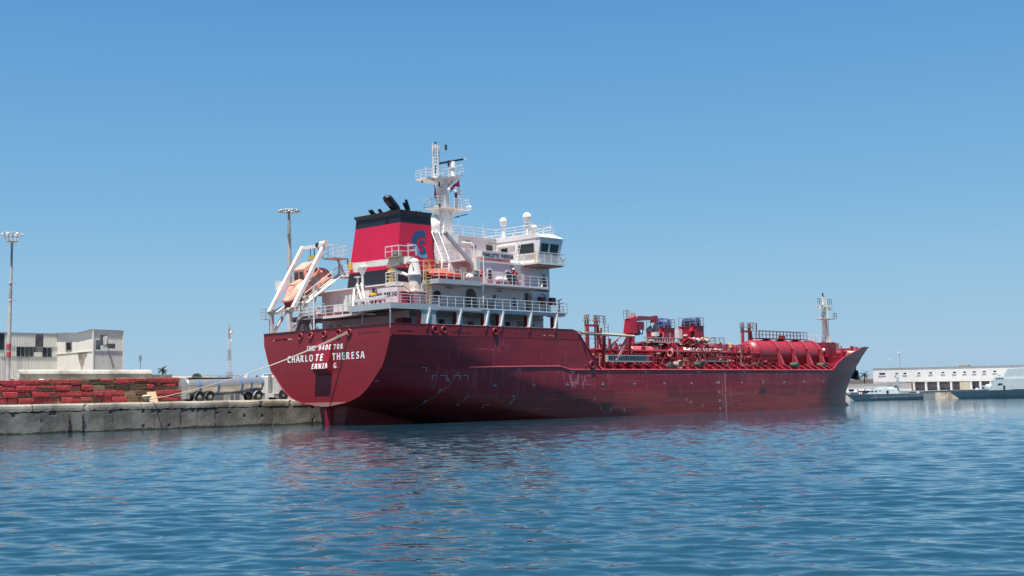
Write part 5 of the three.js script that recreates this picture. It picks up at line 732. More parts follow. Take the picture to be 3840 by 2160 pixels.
  // manifold platform with the two red houses
  part('manifold_platform', mb().box(46.5, 8.36, -4, 59.2, 8.46, 3.4), M.pipeRed); part('catwalk', mb().box(43.0, 8.35, 3.5, 50.5, 8.42, 5.2), M.tan);
  for (const [x, z] of [[47, 3], [50, 3], [53, 3], [56, 3], [59, 3], [47, -3], [53, -3], [59, -3]]) part('platform_column', mb().bar([x, DK, z], [x, 8.35, z], 0.26), M.pipeRed);
  { const l = mb(); for (let x = 43; x < 50.4; x += 0.5) l.bar([x, 8.42, 5.15], [x + 0.22, 8.95, 5.15], 0.06); l.bar([43, 8.95, 5.15], [50.5, 8.95, 5.15], 0.08).bar([43, 8.42, 5.2], [50.5, 8.42, 5.2], 0.12); for (const x of [45.4, 46.8, 48.2, 49.6]) l.bar([x, 8.95, 5.15], [x, 9.6, 5.15], 0.06); part('catwalk_truss', l, M.grey); }
  const house = (x0, x1, z0, z1, y1) => { const h = part('manifold_house', mb().box(x0, 8.47, z0, x1, y1, z1), M.brightRed); part('house_rim', mb().box(x0 - 0.08, y1, z0 - 0.08, x1 + 0.08, y1 + 0.08, z1 + 0.08), M.pipeRed, h); return h; };
  const h1 = house(50.0, 52.1, 0.95, 3.0, 10.3), h2 = house(56.6, 58.2, 0.35, 3.1, 10.72); house(48.2, 48.9, 1.6, 2.9, 10.0);
  for (const [h, x, z, y] of [[h1, 49.8, 2.4, 10.0], [h2, 56.4, 2.5, 10.45], [h2, 56.4, 0.7, 10.45]]) part('vent_cowl', mb().hexa([[x - 0.25, y - 0.35, z + 0.28], [x + 0.2, y - 0.35, z + 0.28], [x + 0.2, y - 0.35, z - 0.28], [x - 0.25, y - 0.35, z - 0.28], [x, y + 0.15, z + 0.2], [x + 0.2, y + 0.15, z + 0.2], [x + 0.2, y + 0.15, z - 0.2], [x, y + 0.15, z - 0.2]]), M.brightRed, h);
  for (const [h, x, z, y] of [[h1, 49.9, 2.2, 9.3], [h2, 56.5, 2.5, 9.75], [h2, 56.5, 0.7, 9.8]]) part('dark_louvre', mb().box(x, y - 0.4, z - 0.25, x + 0.15, y + 0.4, z + 0.25), M.dark, h);
  part('white_sign', mb().box(56.54, 9.55, 1.1, 56.59, 9.75, 1.7), M.white, h2); part('flood_light', mb().cbox(49.5, 9.2, 1.4, 0.4, 0.35, 0.6).cbox(46.0, 9.4, 4.6, 0.5, 0.45, 0.8), M.white); part('round_door', mb().cyl([57.5, 8.75, 3.1], [57.5, 8.75, 3.16], 0.4, 0.4, 14), M.pipeRed, h2);
  part('roof_railing', mb().rail([[50, 10.38, 3.0], [52.2, 10.38, 3.0], [52.2, 10.38, 0.5]], 1.0, 3, 0.8, 0.06), M.midgrey); part('roof_railing', mb().rail([[56.6, 10.8, 0.4], [56.6, 10.8, 3.05], [58.2, 10.8, 3.05], [58.2, 10.8, 0.4]], 1.0, 3, 0.8, 0.06), M.midgrey); part('roof_railing', mb().rail([[47.0, 9.6, 2.6], [49.4, 9.6, 2.6]], 1.4, 2, 0.8, 0.06), M.midgrey);
  part('white_box', mb().box(55.0, 9.2, 0.75, 55.8, 10.35, 1.5), M.white);
  part('monitor_gun', mb().sph([47.6, 10.2, 2.6], 0.35, 0.4, 0.35, 10, 8).cyl([48.4, 9.8, 2.8], [48.4, 10.7, 2.8], 0.3, 0.24, 10).cyl([47.0, 10.0, 2.6], [47.6, 10.5, 2.6], 0.14), M.midgrey);
  // manifold: rows of white-faced flanged pipe ends over a drip tray
  for (let k = 0; k < 4; k++) part('manifold_pipe', mb().tube([[52.8 + k * 0.9, 8.6, 3.8], [52.8 + k * 0.9, 9.0, 4.6], [52.9 + k * 0.9, 8.8, 5.2]], 0.2, 10).cyl([52.9 + k * 0.9, 8.8, 5.2], [52.95 + k * 0.9, 8.6, 5.4], 0.34, 0.34, 14), k % 2 ? M.steel : M.pipeRed);
  for (let k = 0; k < 7; k++) part('manifold_end', mb().cyl([50.6 + k * 0.9, 7.5, 4.5], [50.6 + k * 0.9, 7.5, 6.3], 0.15, 0.15, 10).cyl([50.6 + k * 0.9, 7.5, 6.2], [50.6 + k * 0.9, 7.5, 6.35], 0.27, 0.27, 12), k % 3 ? M.midgrey : M.whiteOld);
  for (let k = 0; k < 6; k++) part('drop_hose', mb().tube([[50.9 + k, 7.5, 6.2], [50.8 + k, 7.0, 6.6], [51.2 + k, 6.4, 6.6], [51.6 + k, 6.3, 6.9]], 0.08, 7), k % 2 ? mat(0.62, 0.52, 0.46, 0.7) : M.midgrey);
  part('cargo_hose', mb().tube(Array.from({ length: 14 }, (_, k) => { const a = k / 13 * Math.PI; return [55.2 + 1.0 * Math.sin(a) + k * 0.02, 6.95 + 0.62 * Math.cos(a), 6.9]; }), 0.10, 8).tube([[54.0, 6.5, 6.9], [55.6, 6.35, 6.9], [57.4, 6.5, 6.9]], 0.08, 7), mat(0.66, 0.46, 0.40, 0.7));
  part('drip_tray', mb().box(50.0, 6.0, 5.8, 57.5, 6.2, 7.6), M.midgrey);
  part('inclined_truss', mb().bar([48.4, 8.2, 5.2], [51.0, 6.2, 6.6], 0.5, 0.5).bar([47.8, 8.4, 5.0], [50.0, 7.0, 6.0], 0.14).bar([49.8, 8.3, 4.6], [52.2, 5.2, 7.2], 0.25), M.brightRed);
  // big red beam, ring and clutter before the manifold
  part('spill_pipe', mb().cyl([56.0, 6.72, 6.2], [64.0, 6.72, 6.2], 0.17, 0.17, 10), mat(0.60, 0.13, 0.14, 0.45)); part('walkway_railing', mb().rail([[56.0, 6.9, 6.0], [64.0, 6.9, 6.0]], 1.0, 3, 0.9, 0.07), mat(0.42, 0.14, 0.15, 0.6));
  part('life_ring', mb().torus([45.0, 7.0, 7.4], 'x', 0.36, 0.1, 18), mat(0.62, 0.16, 0.14, 0.6));
  part('hydrant', mb().box(46.4, 6.0, 7.3, 47.0, 6.8, 7.7), M.brightRed); part('yellow_frame', mb().rail([[47.4, DK, 7.6], [48.2, DK, 7.6]], 1.5, 5, 0.8, 0.08), mat(0.50, 0.36, 0.12, 0.7));
  part('winch', mb().cyl([45.2, 5.6, 7.8], [45.2, 5.6, 8.6], 0.45, 0.45, 12).torus([45.2, 5.6, 8.6], 'z', 0.45, 0.12), M.tan);
  for (const [x, z] of [[49.4, 8.3], [62.5, 7.8], [70.5, 8.6], [78.0, 8.2]]) part('green_bin', mb().cyl([x, DK + 0.7, z - 0.5], [x, DK + 0.7, z + 0.5], 0.36, 0.36, 14).cbox(x + 0.4, DK + 0.7, z, 0.7, 0.55, 0.7), M.green);
  part('yellow_panel', mb().box(55.2, 8.42, 4.9, 56.3, 9.22, 5.0), M.yellow); part('white_panel', mb().box(56.4, 8.42, 4.9, 57.0, 9.22, 5.0), M.white); part('yellow_cone', mb().cyl([61.1, 7.95, 5.0], [61.1, 8.5, 5.0], 0.3, 0.05, 8), M.yellow);
  part('central_catwalk', mb().box(58.5, 8.3, -1.2, 87.0, 8.4, 0.2), M.pipeRed); part('catwalk_railing', mb().rail([[58.6, 8.4, 0.2], [67, 8.4, 0.2]], 1.15, 3, 1.0, 0.07).rail([[58.6, 8.4, -1.2], [67, 8.4, -1.2]], 1.15, 3, 1.0, 0.07), M.midgrey);
  for (let x = 60; x < 88; x += 5) part('catwalk_leg', mb().bar([x, DK, -0.5], [x, 8.3, -0.5], 0.22), M.pipeRed);
  // large deck tanks held by arched bands
  for (const s of [1, -1]) {
    const z = 5.4 * s, y = 7.25, R = 1.75, t = part('cargo_tank', mb().cyl([65.2, y, z], [80.2, y, z], R, R, 40).sph([65.2, y, z], 1.2, R, R, 32, 20).sph([80.2, y, z], 1.2, R, R, 32, 20), mat(0.33, 0.024, 0.036, 0.42, { map: rustTex }));
    for (const x of [69.0, 72.6, 76.3, 79.6]) { const b = mb(), P = []; for (let k = 0; k <= 14; k++) { const a = lerp(-0.15, Math.PI + 0.15, k / 14); P.push([x, y + Math.sin(a) * (R + 0.1), z + Math.cos(a) * (R + 0.1)]); } for (let k = 1; k < P.length; k++) b.bar(P[k - 1], P[k], 0.5, 0.2); for (const q of [1, -1]) b.hexa([[x - 0.2, DK, z + q * (R + 1.15)], [x + 0.2, DK, z + q * (R + 1.15)], [x + 0.2, DK, z + q * (R + 0.0)], [x - 0.2, DK, z + q * (R + 0.0)], [x - 0.2, y, z + q * (R + 0.2)], [x + 0.2, y, z + q * (R + 0.2)], [x + 0.2, y, z + q * (R - 0.05)], [x - 0.2, y, z + q * (R - 0.05)]]); part('tank_band', b, mat(0.42, 0.05, 0.07, 0.45, { map: paintTex }), t); }
    if (s > 0) { part('tank_catwalk', mb().box(66.2, 9.2, 4.9, 78.6, 9.28, 6.0).cyl([72.9, 9.0, 5.4], [72.9, 9.7, 5.4], 0.45, 0.45, 12), M.pipeRed, t); part('tank_railing', mb().rail([[66.4, 9.28, 6.0], [78.4, 9.28, 6.0]], 0.95, 2, 0.85, 0.055).rail([[66.4, 9.28, 4.9], [78.4, 9.28, 4.9]], 0.95, 2, 0.85, 0.05), M.pipeRed, t); }
  }
  part('tank_side_railing', mb().rail([[60.5, 5.7, 8.5], [66.5, 5.7, 8.5]], 1.25, 4, 1.1, 0.08), M.pipeRed);
  // forecastle: deckhouse, windlasses, stores
  const fc = part('forecastle_house', mb().box(86.2, DK, -3.5, 88.2, 8.3, 4.6).box(88.2, 6.5, -2.8, 91.2, 9.2, 3.2), M.pipeRed); part('white_tank', mb().geo(new THREE.CapsuleGeometry(0.26, 1.4, 6, 10).rotateX(Math.PI / 2).translate(86.0, 8.0, 3.4)), M.white, fc); part('house_shelf', mb().box(85.6, 7.0, 2.6, 86.2, 7.12, 5.0), M.brightRed, fc);
  part('vent_bell', mb().cyl([84.6, DK, 4.4], [84.6, 8.2, 4.4], 0.75, 0.3, 12), M.brightRed); part('windlass', mb().cyl([93.4, 7.4, 2.0], [93.4, 7.4, 4.6], 0.75, 0.75, 16).cyl([91.8, 7.5, 2.0], [91.8, 7.5, 4.0], 0.6, 0.6, 16).box(91, 6.5, 1.8, 94.4, 7.0, 4.8), M.pipeRed); part('windlass', mb().cyl([93.4, 7.4, -2.0], [93.4, 7.4, -4.6], 0.75, 0.75, 16).box(91, 6.5, -1.8, 94.4, 7.0, -4.8), M.pipeRed);
  part('rope_drum', mb().cyl([92.4, 7.5, 4.4], [92.4, 7.5, 5.6], 0.42, 0.42, 14), M.beige); part('bitts', mb().cyl([96.6, 6.5, 3.6], [96.6, 8.4, 3.6], 0.36, 0.3, 12).cyl([98, 6.5, 2.2], [98, 8.5, 2.2], 0.3, 0.26, 12).cyl([99.5, 6.5, 1.2], [99.5, 8.9, 1.2], 0.26, 0.24, 12), M.brightRed);
  part('fore_pipework', mb().tube([[85, 5.4, 6.2], [87, 6.2, 5.8], [89, 6.4, 5.6], [90.5, 7.4, 5.2]], 0.12, 8).tube([[86, 5.2, 5.6], [86, 7.0, 5.6], [88.5, 7.0, 5.4]], 0.12, 8).tube([[88.5, 6.5, 5.5], [88.9, 8.6, 5.3]], 0.1, 8).tube([[90, 6.5, 5.0], [90, 7.8, 5.0], [91.4, 7.8, 4.8]], 0.1, 8), M.brightRed); part('fore_railing', mb().rail([[88.2, 6.5, 5.8], [91.5, 6.5, 5.4]], 1.1, 3, 1.0, 0.07).rail([[95, 7.4, 3.9], [99, 7.6, 2.4]], 1.1, 2, 1.2, 0.06), M.pipeRed); part('fore_post', mb().cyl([94.4, 6.5, 4.4], [94.4, 8.7, 4.4], 0.09).cyl([95.3, 6.5, 4.0], [95.3, 8.4, 4.0], 0.07), mat(0.6, 0.3, 0.3, 0.6));
  for (let k = 0; k < 14; k++) { const x = rr(82.5, 88), z = rr(4.5, 7.6); part('deck_fitting', mb().cyl([x, DK, z], [x, DK + rr(0.5, 1.6), z], rr(0.1, 0.2), rr(0.08, 0.16), 8).torus([x, DK + rr(0.6, 1.2), z], 'y', 0.25, 0.05), rnd() < 0.5 ? M.pipeRed : M.brightRed); }
  // foremast
  const cream = mat(0.80, 0.77, 0.68, 0.55, { map: paintTex }); const fm = part('foremast', mb().hexa([[93.3, 9.2, 0.4], [95.0, 9.2, 0.4], [95.0, 9.2, -0.4], [93.3, 9.2, -0.4], [93.6, 11.0, 0.26], [94.4, 11.0, 0.26], [94.4, 11.0, -0.26], [93.6, 11.0, -0.26]]).hexa([[93.6, 11.0, 0.26], [94.4, 11.0, 0.26], [94.4, 11.0, -0.26], [93.6, 11.0, -0.26], [93.5, 16.2, 0.16], [93.95, 16.2, 0.16], [93.95, 16.2, -0.16], [93.5, 16.2, -0.16]]).bar([95.0, 9.4, 0], [97.2, 8.4, 0], 0.6, 0.8), cream);
  part('mast_house', mb().box(92.3, 6.5, -1.4, 95.4, 9.2, 1.4), M.tan, fm); each('mast_platform', [mb().box(91.5, 9.2, -1.4, 95.6, 9.32, 1.4), mb().box(91.7, 12.85, -0.9, 96.0, 12.95, 0.9), mb().box(92.3, 14.6, -0.5, 95.3, 14.68, 0.5), mb().box(91.9, 15.0, -0.2, 95.9, 15.06, 0.2)], cream, fm);
  part('mast_railing', mb().rail([[91.6, 9.32, 1.3], [91.6, 9.32, -1.3], [93.4, 9.32, -1.3]], 1.1, 3, 0.8, 0.06).rail([[91.6, 9.32, 1.3], [93.2, 9.32, 1.3]], 1.1, 3, 0.8, 0.06), M.white, fm); part('lamp_cage', mb().rail([[91.7, 12.95, 0.85], [92.8, 12.95, 0.85]], 0.8, 2, 0.5, 0.06).rail([[95.0, 12.95, 0.85], [96.0, 12.95, 0.85]], 0.8, 2, 0.5, 0.06).rail([[91.9, 15.06, 0.2], [92.9, 15.06, 0.2]], 0.8, 2, 0.5, 0.06).rail([[94.7, 15.06, 0.2], [95.9, 15.06, 0.2]], 0.8, 2, 0.5, 0.06), mat(0.12, 0.16, 0.22, 0.6), fm);
  part('mast_rungs', mb().ladder([93.9, 9.4, 0.55], [93.7, 16.0, 0.3], [0.7, 0, 0.7], 0.4, 0.28, 0.06), mat(0.72, 0.68, 0.55, 0.6), fm); part('masthead_light', mb().cyl([93.75, 16.2, 0], [93.75, 16.8, 0], 0.12, 0.1, 8), M.dark, fm); part('mast_lamp', mb().cbox(95.3, 14.4, 0.3, 0.6, 0.4, 0.4).cbox(92.4, 14.5, 0.3, 0.5, 0.4, 0.4).cbox(91.6, 12.95, 0.8, 0.25, 0.2, 0.2), M.white, fm);
  part('anchor', mb().hexa([[101.2, 4.1, 0.9], [103.0, 3.85, 0.5], [103.2, 3.85, -0.4], [101.2, 4.1, -0.4], [101.6, 5.0, 0.9], [102.6, 5.3, 0.4], [102.6, 5.3, -0.4], [101.6, 5.0, -0.4]]).bar([102.0, 4.6, 0], [102.3, 5.8, 0], 0.4), mat(0.03, 0.03, 0.045, 0.6));
  for (let x = 90; x < 100; x += 1.6) for (const s of [1, -1]) { const y = bowTop(x) - 0.1, z = halfB(x, y) - 0.1; part('bow_bulwark_stay', mb().bar([x, 6.5, s * Math.min(z - 0.9, halfB(x, 6.5) - 0.25)], [x, y, s * (z - 0.1)], 0.08, 0.2), M.pipeRed); }
  seed = keep;
}
// blue covers on the two red houses
for (const [x0, x1, z0, z1, y, h, lab] of [[50.2, 51.7, 1.1, 2.9, 10.4, 1.15, 'crumpled blue tarpaulin on the aft red deck house'], [56.75, 58.05, 0.5, 2.95, 10.82, 0.95, 'blue cover tied round the forward red deck house top']]) {
  const b = mb(), n = 14, G = []; const keep = seed; seed = 61; for (let j = 0; j <= 8; j++) { G.push([]); for (let i = 0; i <= n; i++) { const a = i / n * Math.PI * 2, v = j / 8, r = v > 0.55 ? lerp(1, 0, (v - 0.55) / 0.45) : 1 - 0.06 * v + 0; const f = h < 1 && v > 0.55 ? 1 : 1; const c = Math.cos(a), s = Math.sin(a), k = Math.pow(Math.abs(c) ** 4 + Math.abs(s) ** 4, -0.25); const w = i % n === 0 ? 0 : rr(-0.06, 0.06); G[j].push([lerp(x0, x1, 0.5) + c * k * (x1 - x0) / 2 * r + w, y + Math.min(1, v / 0.6) * h * (h > 1 ? 0.8 + 0.25 * Math.sin(a * 2 + 1) : 1) + rr(-0.04, 0.05), lerp(z0, z1, 0.5) + s * k * (z1 - z0) / 2 * r + w]); } } seed = keep;
  for (let j = 0; j < 8; j++) for (let i = 0; i < n; i++) b.quad(G[j][i + 1], G[j][i], G[j + 1][i], G[j + 1][i + 1]);
  tag(b.mesh('tarpaulin', M.blueTarp), lab, 'tarpaulin');
}
// life-size seaman leaning over the wing deck rail
{
  const p = thing('person', 'person in red jacket and white helmet leaning over the wing deck rail', 'person', [17.0, 13.4, 9.15]);
  // joints: [x, y, z, radius]; the man faces aft and bends over the rail beside a dark bag
  const Jn = { pel: [0.25, 0.92, -0.1, 0.15], ch: [-0.05, 1.28, 0.0, 0.17], nk: [-0.18, 1.46, 0.02, 0.07], hd: [-0.26, 1.58, 0.03, 0.105], hL: [0.27, 0.86, 0.02, 0.1], hR: [0.27, 0.86, -0.22, 0.1], kL: [0.22, 0.47, 0.06, 0.075], kR: [0.42, 0.47, -0.24, 0.075], aL: [0.38, 0.08, 0.06, 0.05], aR: [0.62, 0.10, -0.24, 0.05], tL: [0.24, 0.04, 0.07, 0.045], tR: [0.48, 0.04, -0.24, 0.045], sL: [-0.08, 1.36, 0.2, 0.075], sR: [-0.08, 1.36, -0.18, 0.075], eL: [-0.34, 1.16, 0.26, 0.055], eR: [-0.36, 1.14, -0.22, 0.055], wL: [-0.56, 1.04, 0.2, 0.04], wR: [-0.58, 1.02, -0.16, 0.04], fL: [-0.66, 1.0, 0.18, 0.035], fR: [-0.68, 0.98, -0.14, 0.035] };
  const bones = ['pel ch', 'ch nk', 'nk hd', 'pel hL', 'pel hR', 'hL kL', 'kL aL', 'hR kR', 'kR aR', 'aL tL', 'aR tR', 'ch sL', 'ch sR', 'sL eL', 'eL wL', 'sR eR', 'eR wR', 'wL fL', 'wR fR'].map(s => s.split(' ').map(k => Jn[k]));
  const col = (pos) => 0;
  const { MarchingCubes } = await import('three/addons/objects/MarchingCubes.js');
  const res = 64, mc = new MarchingCubes(res, new THREE.MeshBasicMaterial(), false, false, 60000), S = 0.95, C = [0, 0.85, 0];
  for (let k = 0; k < res; k++) for (let j = 0; j < res; j++) for (let i = 0; i < res; i++) {
    const q = [C[0] + (i / res * 2 - 1) * S, C[1] + (j / res * 2 - 1) * S, C[2] + (k / res * 2 - 1) * S]; let e = 0;
    for (const [a, b] of bones) { const ab = [b[0] - a[0], b[1] - a[1], b[2] - a[2]], t = clamp(((q[0] - a[0]) * ab[0] + (q[1] - a[1]) * ab[1] + (q[2] - a[2]) * ab[2]) / (ab[0] ** 2 + ab[1] ** 2 + ab[2] ** 2), 0, 1); const d = Math.hypot(q[0] - a[0] - ab[0] * t, q[1] - a[1] - ab[1] * t, q[2] - a[2] - ab[2] * t) - lerp(a[3], b[3], t); e += Math.exp(-d * 38); }
    mc.field[k * res * res + j * res + i] = Math.log(e + 1e-9) / 38;
  }
  mc.isolation = 0; mc.update();
  const cnt = mc.count ?? mc.geometry.drawRange.count, P = mc.positionArray ?? mc.geometry.attributes.position.array, Nn = mc.normalArray ?? mc.geometry.attributes.normal.array;
  const g = new THREE.BufferGeometry(), pa = new Float32Array(cnt * 3), ca = new Float32Array(cnt * 3);
  for (let k = 0; k < cnt; k++) { const x = C[0] + P[k * 3] * S, y = C[1] + P[k * 3 + 1] * S, z = C[2] + P[k * 3 + 2] * S; pa.set([x, y, z], k * 3); const hand = x < -0.54 && y < 1.1 && y > 0.9; ca.set(y > 1.45 || hand ? [0.32, 0.18, 0.12] : y > 0.98 || x < -0.2 ? [0.40, 0.03, 0.04] : y < 0.1 ? [0.03, 0.03, 0.03] : [0.42, 0.36, 0.32], k * 3); }
  g.setAttribute('position', new THREE.BufferAttribute(pa, 3)); g.setAttribute('color', new THREE.BufferAttribute(ca, 3)); g.computeVertexNormals();
  const body = new THREE.Mesh(g, new THREE.MeshStandardMaterial({ vertexColors: true, roughness: 0.8 })); body.name = 'body'; body.castShadow = true; p.add(body);
  mb().sph([-0.27, 1.63, 0.03], 0.145, 0.12, 0.13, 14, 8, 0, 1.75).cyl([-0.27, 1.62, 0.03], [-0.27, 1.635, 0.03], 0.17, 0.16, 16).mesh('helmet', M.white, p);
}
{ const b = thing('equipment_bag', 'dark blue-black bundle hung over the wing deck rail beside the seaman', 'bag', [16.35, 13.4, 9.2]); const m = mb(); m.sph([0, 0.6, 0.1], 0.38, 0.55, 0.28, 12, 10).sph([-0.15, 0.95, 0.05], 0.35, 0.22, 0.3, 10, 8).sph([0.12, 0.3, 0.12], 0.26, 0.3, 0.22, 10, 8); m.mesh('bundle', mat(0.025, 0.03, 0.05, 0.8), b); mb().box(-0.9, 1.15, -0.2, 0.1, 1.22, 0.2).mesh('board', M.dark, b); }
{ // net or tarpaulin draped over the deck edge amidships
  const b = mb(), keep = seed; seed = 12; for (let k = 0; k < 26; k++) { const x = 42.2 + rr(-0.9, 1.0), y = 5.25 + rr(-0.3, 0.35); b.hexa([[x, y, 9.5], [x + rr(.2, .5), y, 9.5], [x + rr(.2, .5), y + .05, 9.2], [x, y, 9.2], [x + rr(-.2, .2), y + rr(.1, .4), 9.55], [x + .3, y + rr(.1, .4), 9.55], [x + .3, y + .3, 9.25], [x, y + .3, 9.25]]); } seed = keep; tag(b.mesh('rope_fender', mat(0.14, 0.12, 0.10, 0.9)), 'heap of grey netting draped over the tanker deck edge amidships', 'netting');
}
// ---------------------------------------------------------------- timber on the quay
{
  const keep = seed; seed = 3003;
  const woods = [[0.50, 0.31, 0.18], [0.44, 0.27, 0.16], [0.56, 0.38, 0.24], [0.38, 0.24, 0.15]].map(c => mat(...c, 0.85, { map: woodTex }));
  const wraps = [[0.40, 0.045, 0.045], [0.45, 0.05, 0.052], [0.36, 0.042, 0.042], [0.50, 0.045, 0.055], [0.42, 0.065, 0.058]].map(c => mat(...c, 0.75, { map: rustTex, bumpMap: bumpTex, bumpScale: 0.03 }));
  const ORD = ['first', 'second', 'third', 'fourth', 'fifth', 'sixth', 'seventh', 'eighth', 'ninth', 'tenth', 'eleventh', 'twelfth', 'thirteenth', 'fourteenth', 'fifteenth', 'sixteenth', 'seventeenth', 'eighteenth', 'nineteenth', 'twentieth', 'twenty-first', 'twenty-second', 'twenty-third', 'twenty-fourth'];
  const tiers = [['bottom', 0], ['second', 0.56], ['third', 1.10], ['top', 1.64]];
  // where the photograph shows bare boards: [tier, from x, to x]
  const bare = [[3, -16.4, -14.7], [2, -15.9, -14.6], [2, -14.2, -9.8], [1, -12.3, -9.6], [0, -12.2, -9.4], [3, -4.9, -1]];
  for (const [tn, h0] of tiers) {
    const row = [], ti = tiers.findIndex(t => t[0] === tn); let x = -26.5 + rr(0, 0.8); const end = -6.6 + (ti > 1 ? 0 : 0.3);
    while (x < end) {
      const w = Math.min(rr(0.65, 1.75), end + 0.4 - x), hgt = 0.535 + rr(-0.01, 0.01), rise = clamp((x + 24) / 18, -0.2, 1) * 0.16 * (ti / 3), cx = x + w / 2, isBare = bare.some(([t, a, b]) => t === ti && cx > a && cx < b), z0 = -15.3 + rr(-0.08, 0.06), mixed = !isBare && rnd() < 0.28;
      const lab = isBare ? 'bare brown timber bundle' : mixed ? 'torn red wrapped timber bundle' : 'red wrapped timber bundle';
      const b = thing('timber_bundle', lab, 'timber bundle', [cx, QY + 0.02 + h0 + rise, z0], 'timber bundles stacked along the quay');
      row.push(b);
      const m = mb(), n = 5; for (let k = 0; k < n; k++) { const y0 = 0.04 + k * (hgt - 0.04) / n; m.box(-w / 2 + rr(0, 0.08), y0 + 0.008, -2.2, w / 2 - rr(0, 0.08), y0 + (hgt - 0.04) / n - 0.008, rr(-0.04, 0.02)); } m.box(-w * 0.3 - 0.05, 0, -2.0, -w * 0.3 + 0.05, 0.045, -0.05).box(w * 0.3 - 0.05, 0, -2.0, w * 0.3 + 0.05, 0.045, -0.05);
      m.mesh('boards', woods[(rnd() * 4) | 0], b);
      if (!isBare) { // crumpled sheet over the front and top, with torn lower edge
        const s = mb(), nx = Math.max(4, Math.round(w / 0.16)), G = [], lo = mixed ? hgt * rr(0.25, 0.6) : rr(0.0, 0.10), gap0 = mixed ? rr(0, 0.5) * w : 0;
        const prof = [[lo, 0.03], [lerp(lo, hgt, 0.33), 0.045], [lerp(lo, hgt, 0.7), 0.04], [hgt - 0.03, 0.035], [hgt + 0.012, 0.0], [hgt + 0.014, -1.2], [hgt + 0.01, -2.2]];
        for (const [y, z] of prof) { G.push([]); for (let i = 0; i <= nx; i++) G[G.length - 1].push([-w / 2 + 0.01 + (w - 0.02 - (mixed ? gap0 * 0.5 : 0)) * i / nx, y + rr(-0.008, 0.008) + (y === lo ? rr(-0.02, mixed ? 0.12 : 0.04) : 0), z + (z > -0.1 ? rr(-0.010, 0.012) : 0)]); }
        for (let j = 0; j < G.length - 1; j++) for (let i = 0; i < nx; i++) s.quad(G[j][i], G[j][i + 1], G[j + 1][i + 1], G[j + 1][i]);
        s.mesh('wrap', wraps[(rnd() * 5) | 0], b);
      }
      x += w + rr(0.0, 0.04);
    }
    row.reverse().forEach((b, k) => { b.userData.label += k ? `, ${ORD[k]} from the trailer end in the ${tn} tier` : `, nearest the trailer in the ${tn} tier`; });
  }
  // darker pile of boards behind, next to the trailer
  for (const [x, z, h] of [[-3.9, -21.0, 2.55]]) { const b = thing('timber_bundle', x < 0 ? 'tall bare board pile behind the red stack end beside the tank trailer' : 'grey brown board pile behind the tank trailer tail', 'timber bundle', [x, QY, z], 'board piles behind the trailer'); const m = mb(); for (let k = 0; k < 12; k++) m.box(-0.8, k * h / 12 + 0.02, -0.8, 0.8, (k + 1) * h / 12 - 0.02, 0.8 + rr(-0.05, 0.05)); m.mesh('boards', mat(0.2, 0.15, 0.10, 0.9, { map: woodTex }), b); }
  const cb = thing('cardboard_sheet', 'tan board leaning on the timber beside the bollard', 'board', [-9.6, QY + 0.01, -14.6]); mb().hexa([[-0.45, 0, 0.3], [0.5, 0, 0.3], [0.5, 0, 0.24], [-0.45, 0, 0.24], [-0.45, 0.98, -0.2], [0.5, 1.02, -0.2], [0.5, 1.02, -0.26], [-0.45, 0.98, -0.26]]).mesh('panel', mat(0.55, 0.36, 0.22, 0.8), cb);
  for (const [x, z, s] of [[-20.4, -20, 0.9], [-18.2, -20, 1.0]]) { const t = thing('white_sack', x < -19 ? 'white sack at the lamp mast foot, nearer the frame edge' : 'white sack just past the lamp mast behind the timber', 'sack', [x, QY, z], 'white sacks behind the timber'); mb().sph([0, 1.35 * s, 0], 0.75 * s, 1.1 * s, 0.7 * s, 14, 10).mesh('sack', M.white, t); mb().cyl([0, 0, 0], [0, 0.9, 0], 0.65, 0.7, 12).mesh('base', M.concrete, t); }
  seed = keep;
}
// ---------------------------------------------------------------- storm wall and low wall behind
{
  const w = thing('storm_wall', 'pale concrete storm wall with rounded top behind the timber', 'wall', [0, QY, -34]);
  const prof = [[-0.5, 0], [-0.5, 2.75], [-0.85, 3.0], [-0.9, 3.35], [-0.75, 3.65], [-0.3, 3.79], [0.3, 3.79], [0.7, 3.68], [0.85, 3.4], [0.8, 3.15], [0.5, 2.85], [0.5, 0]].map(([z, y]) => [-z, y]);
  mb().prism(prof, 'x', -13.2, 1.6).prism(prof.map(([z, y]) => [z * 0.85, y]), 'x', -13.9, -13.21).mesh('wall_body', mat(0.56, 0.53, 0.47, 0.9, { map: concTex, bumpMap: concBump, bumpScale: 0.04 }), w);
  mb().box(-13.2, 2.3, 0.51, 1.5, 2.42, 0.6).mesh('ledge', M.concrete, w);
  const l = thing('low_wall', 'cream low concrete wall beyond the end of the storm wall', 'wall', [3.2, QY, -34.5]); mb().box(-1.6, 0, -0.5, 1.5, 3.18, 0.5).mesh('wall_body', mat(0.60, 0.54, 0.42, 0.9, { map: concTex }), l); mb().box(-1.65, 3.182, -0.6, 1.55, 3.26, 0.6).mesh('capping', M.concrete, l);
}
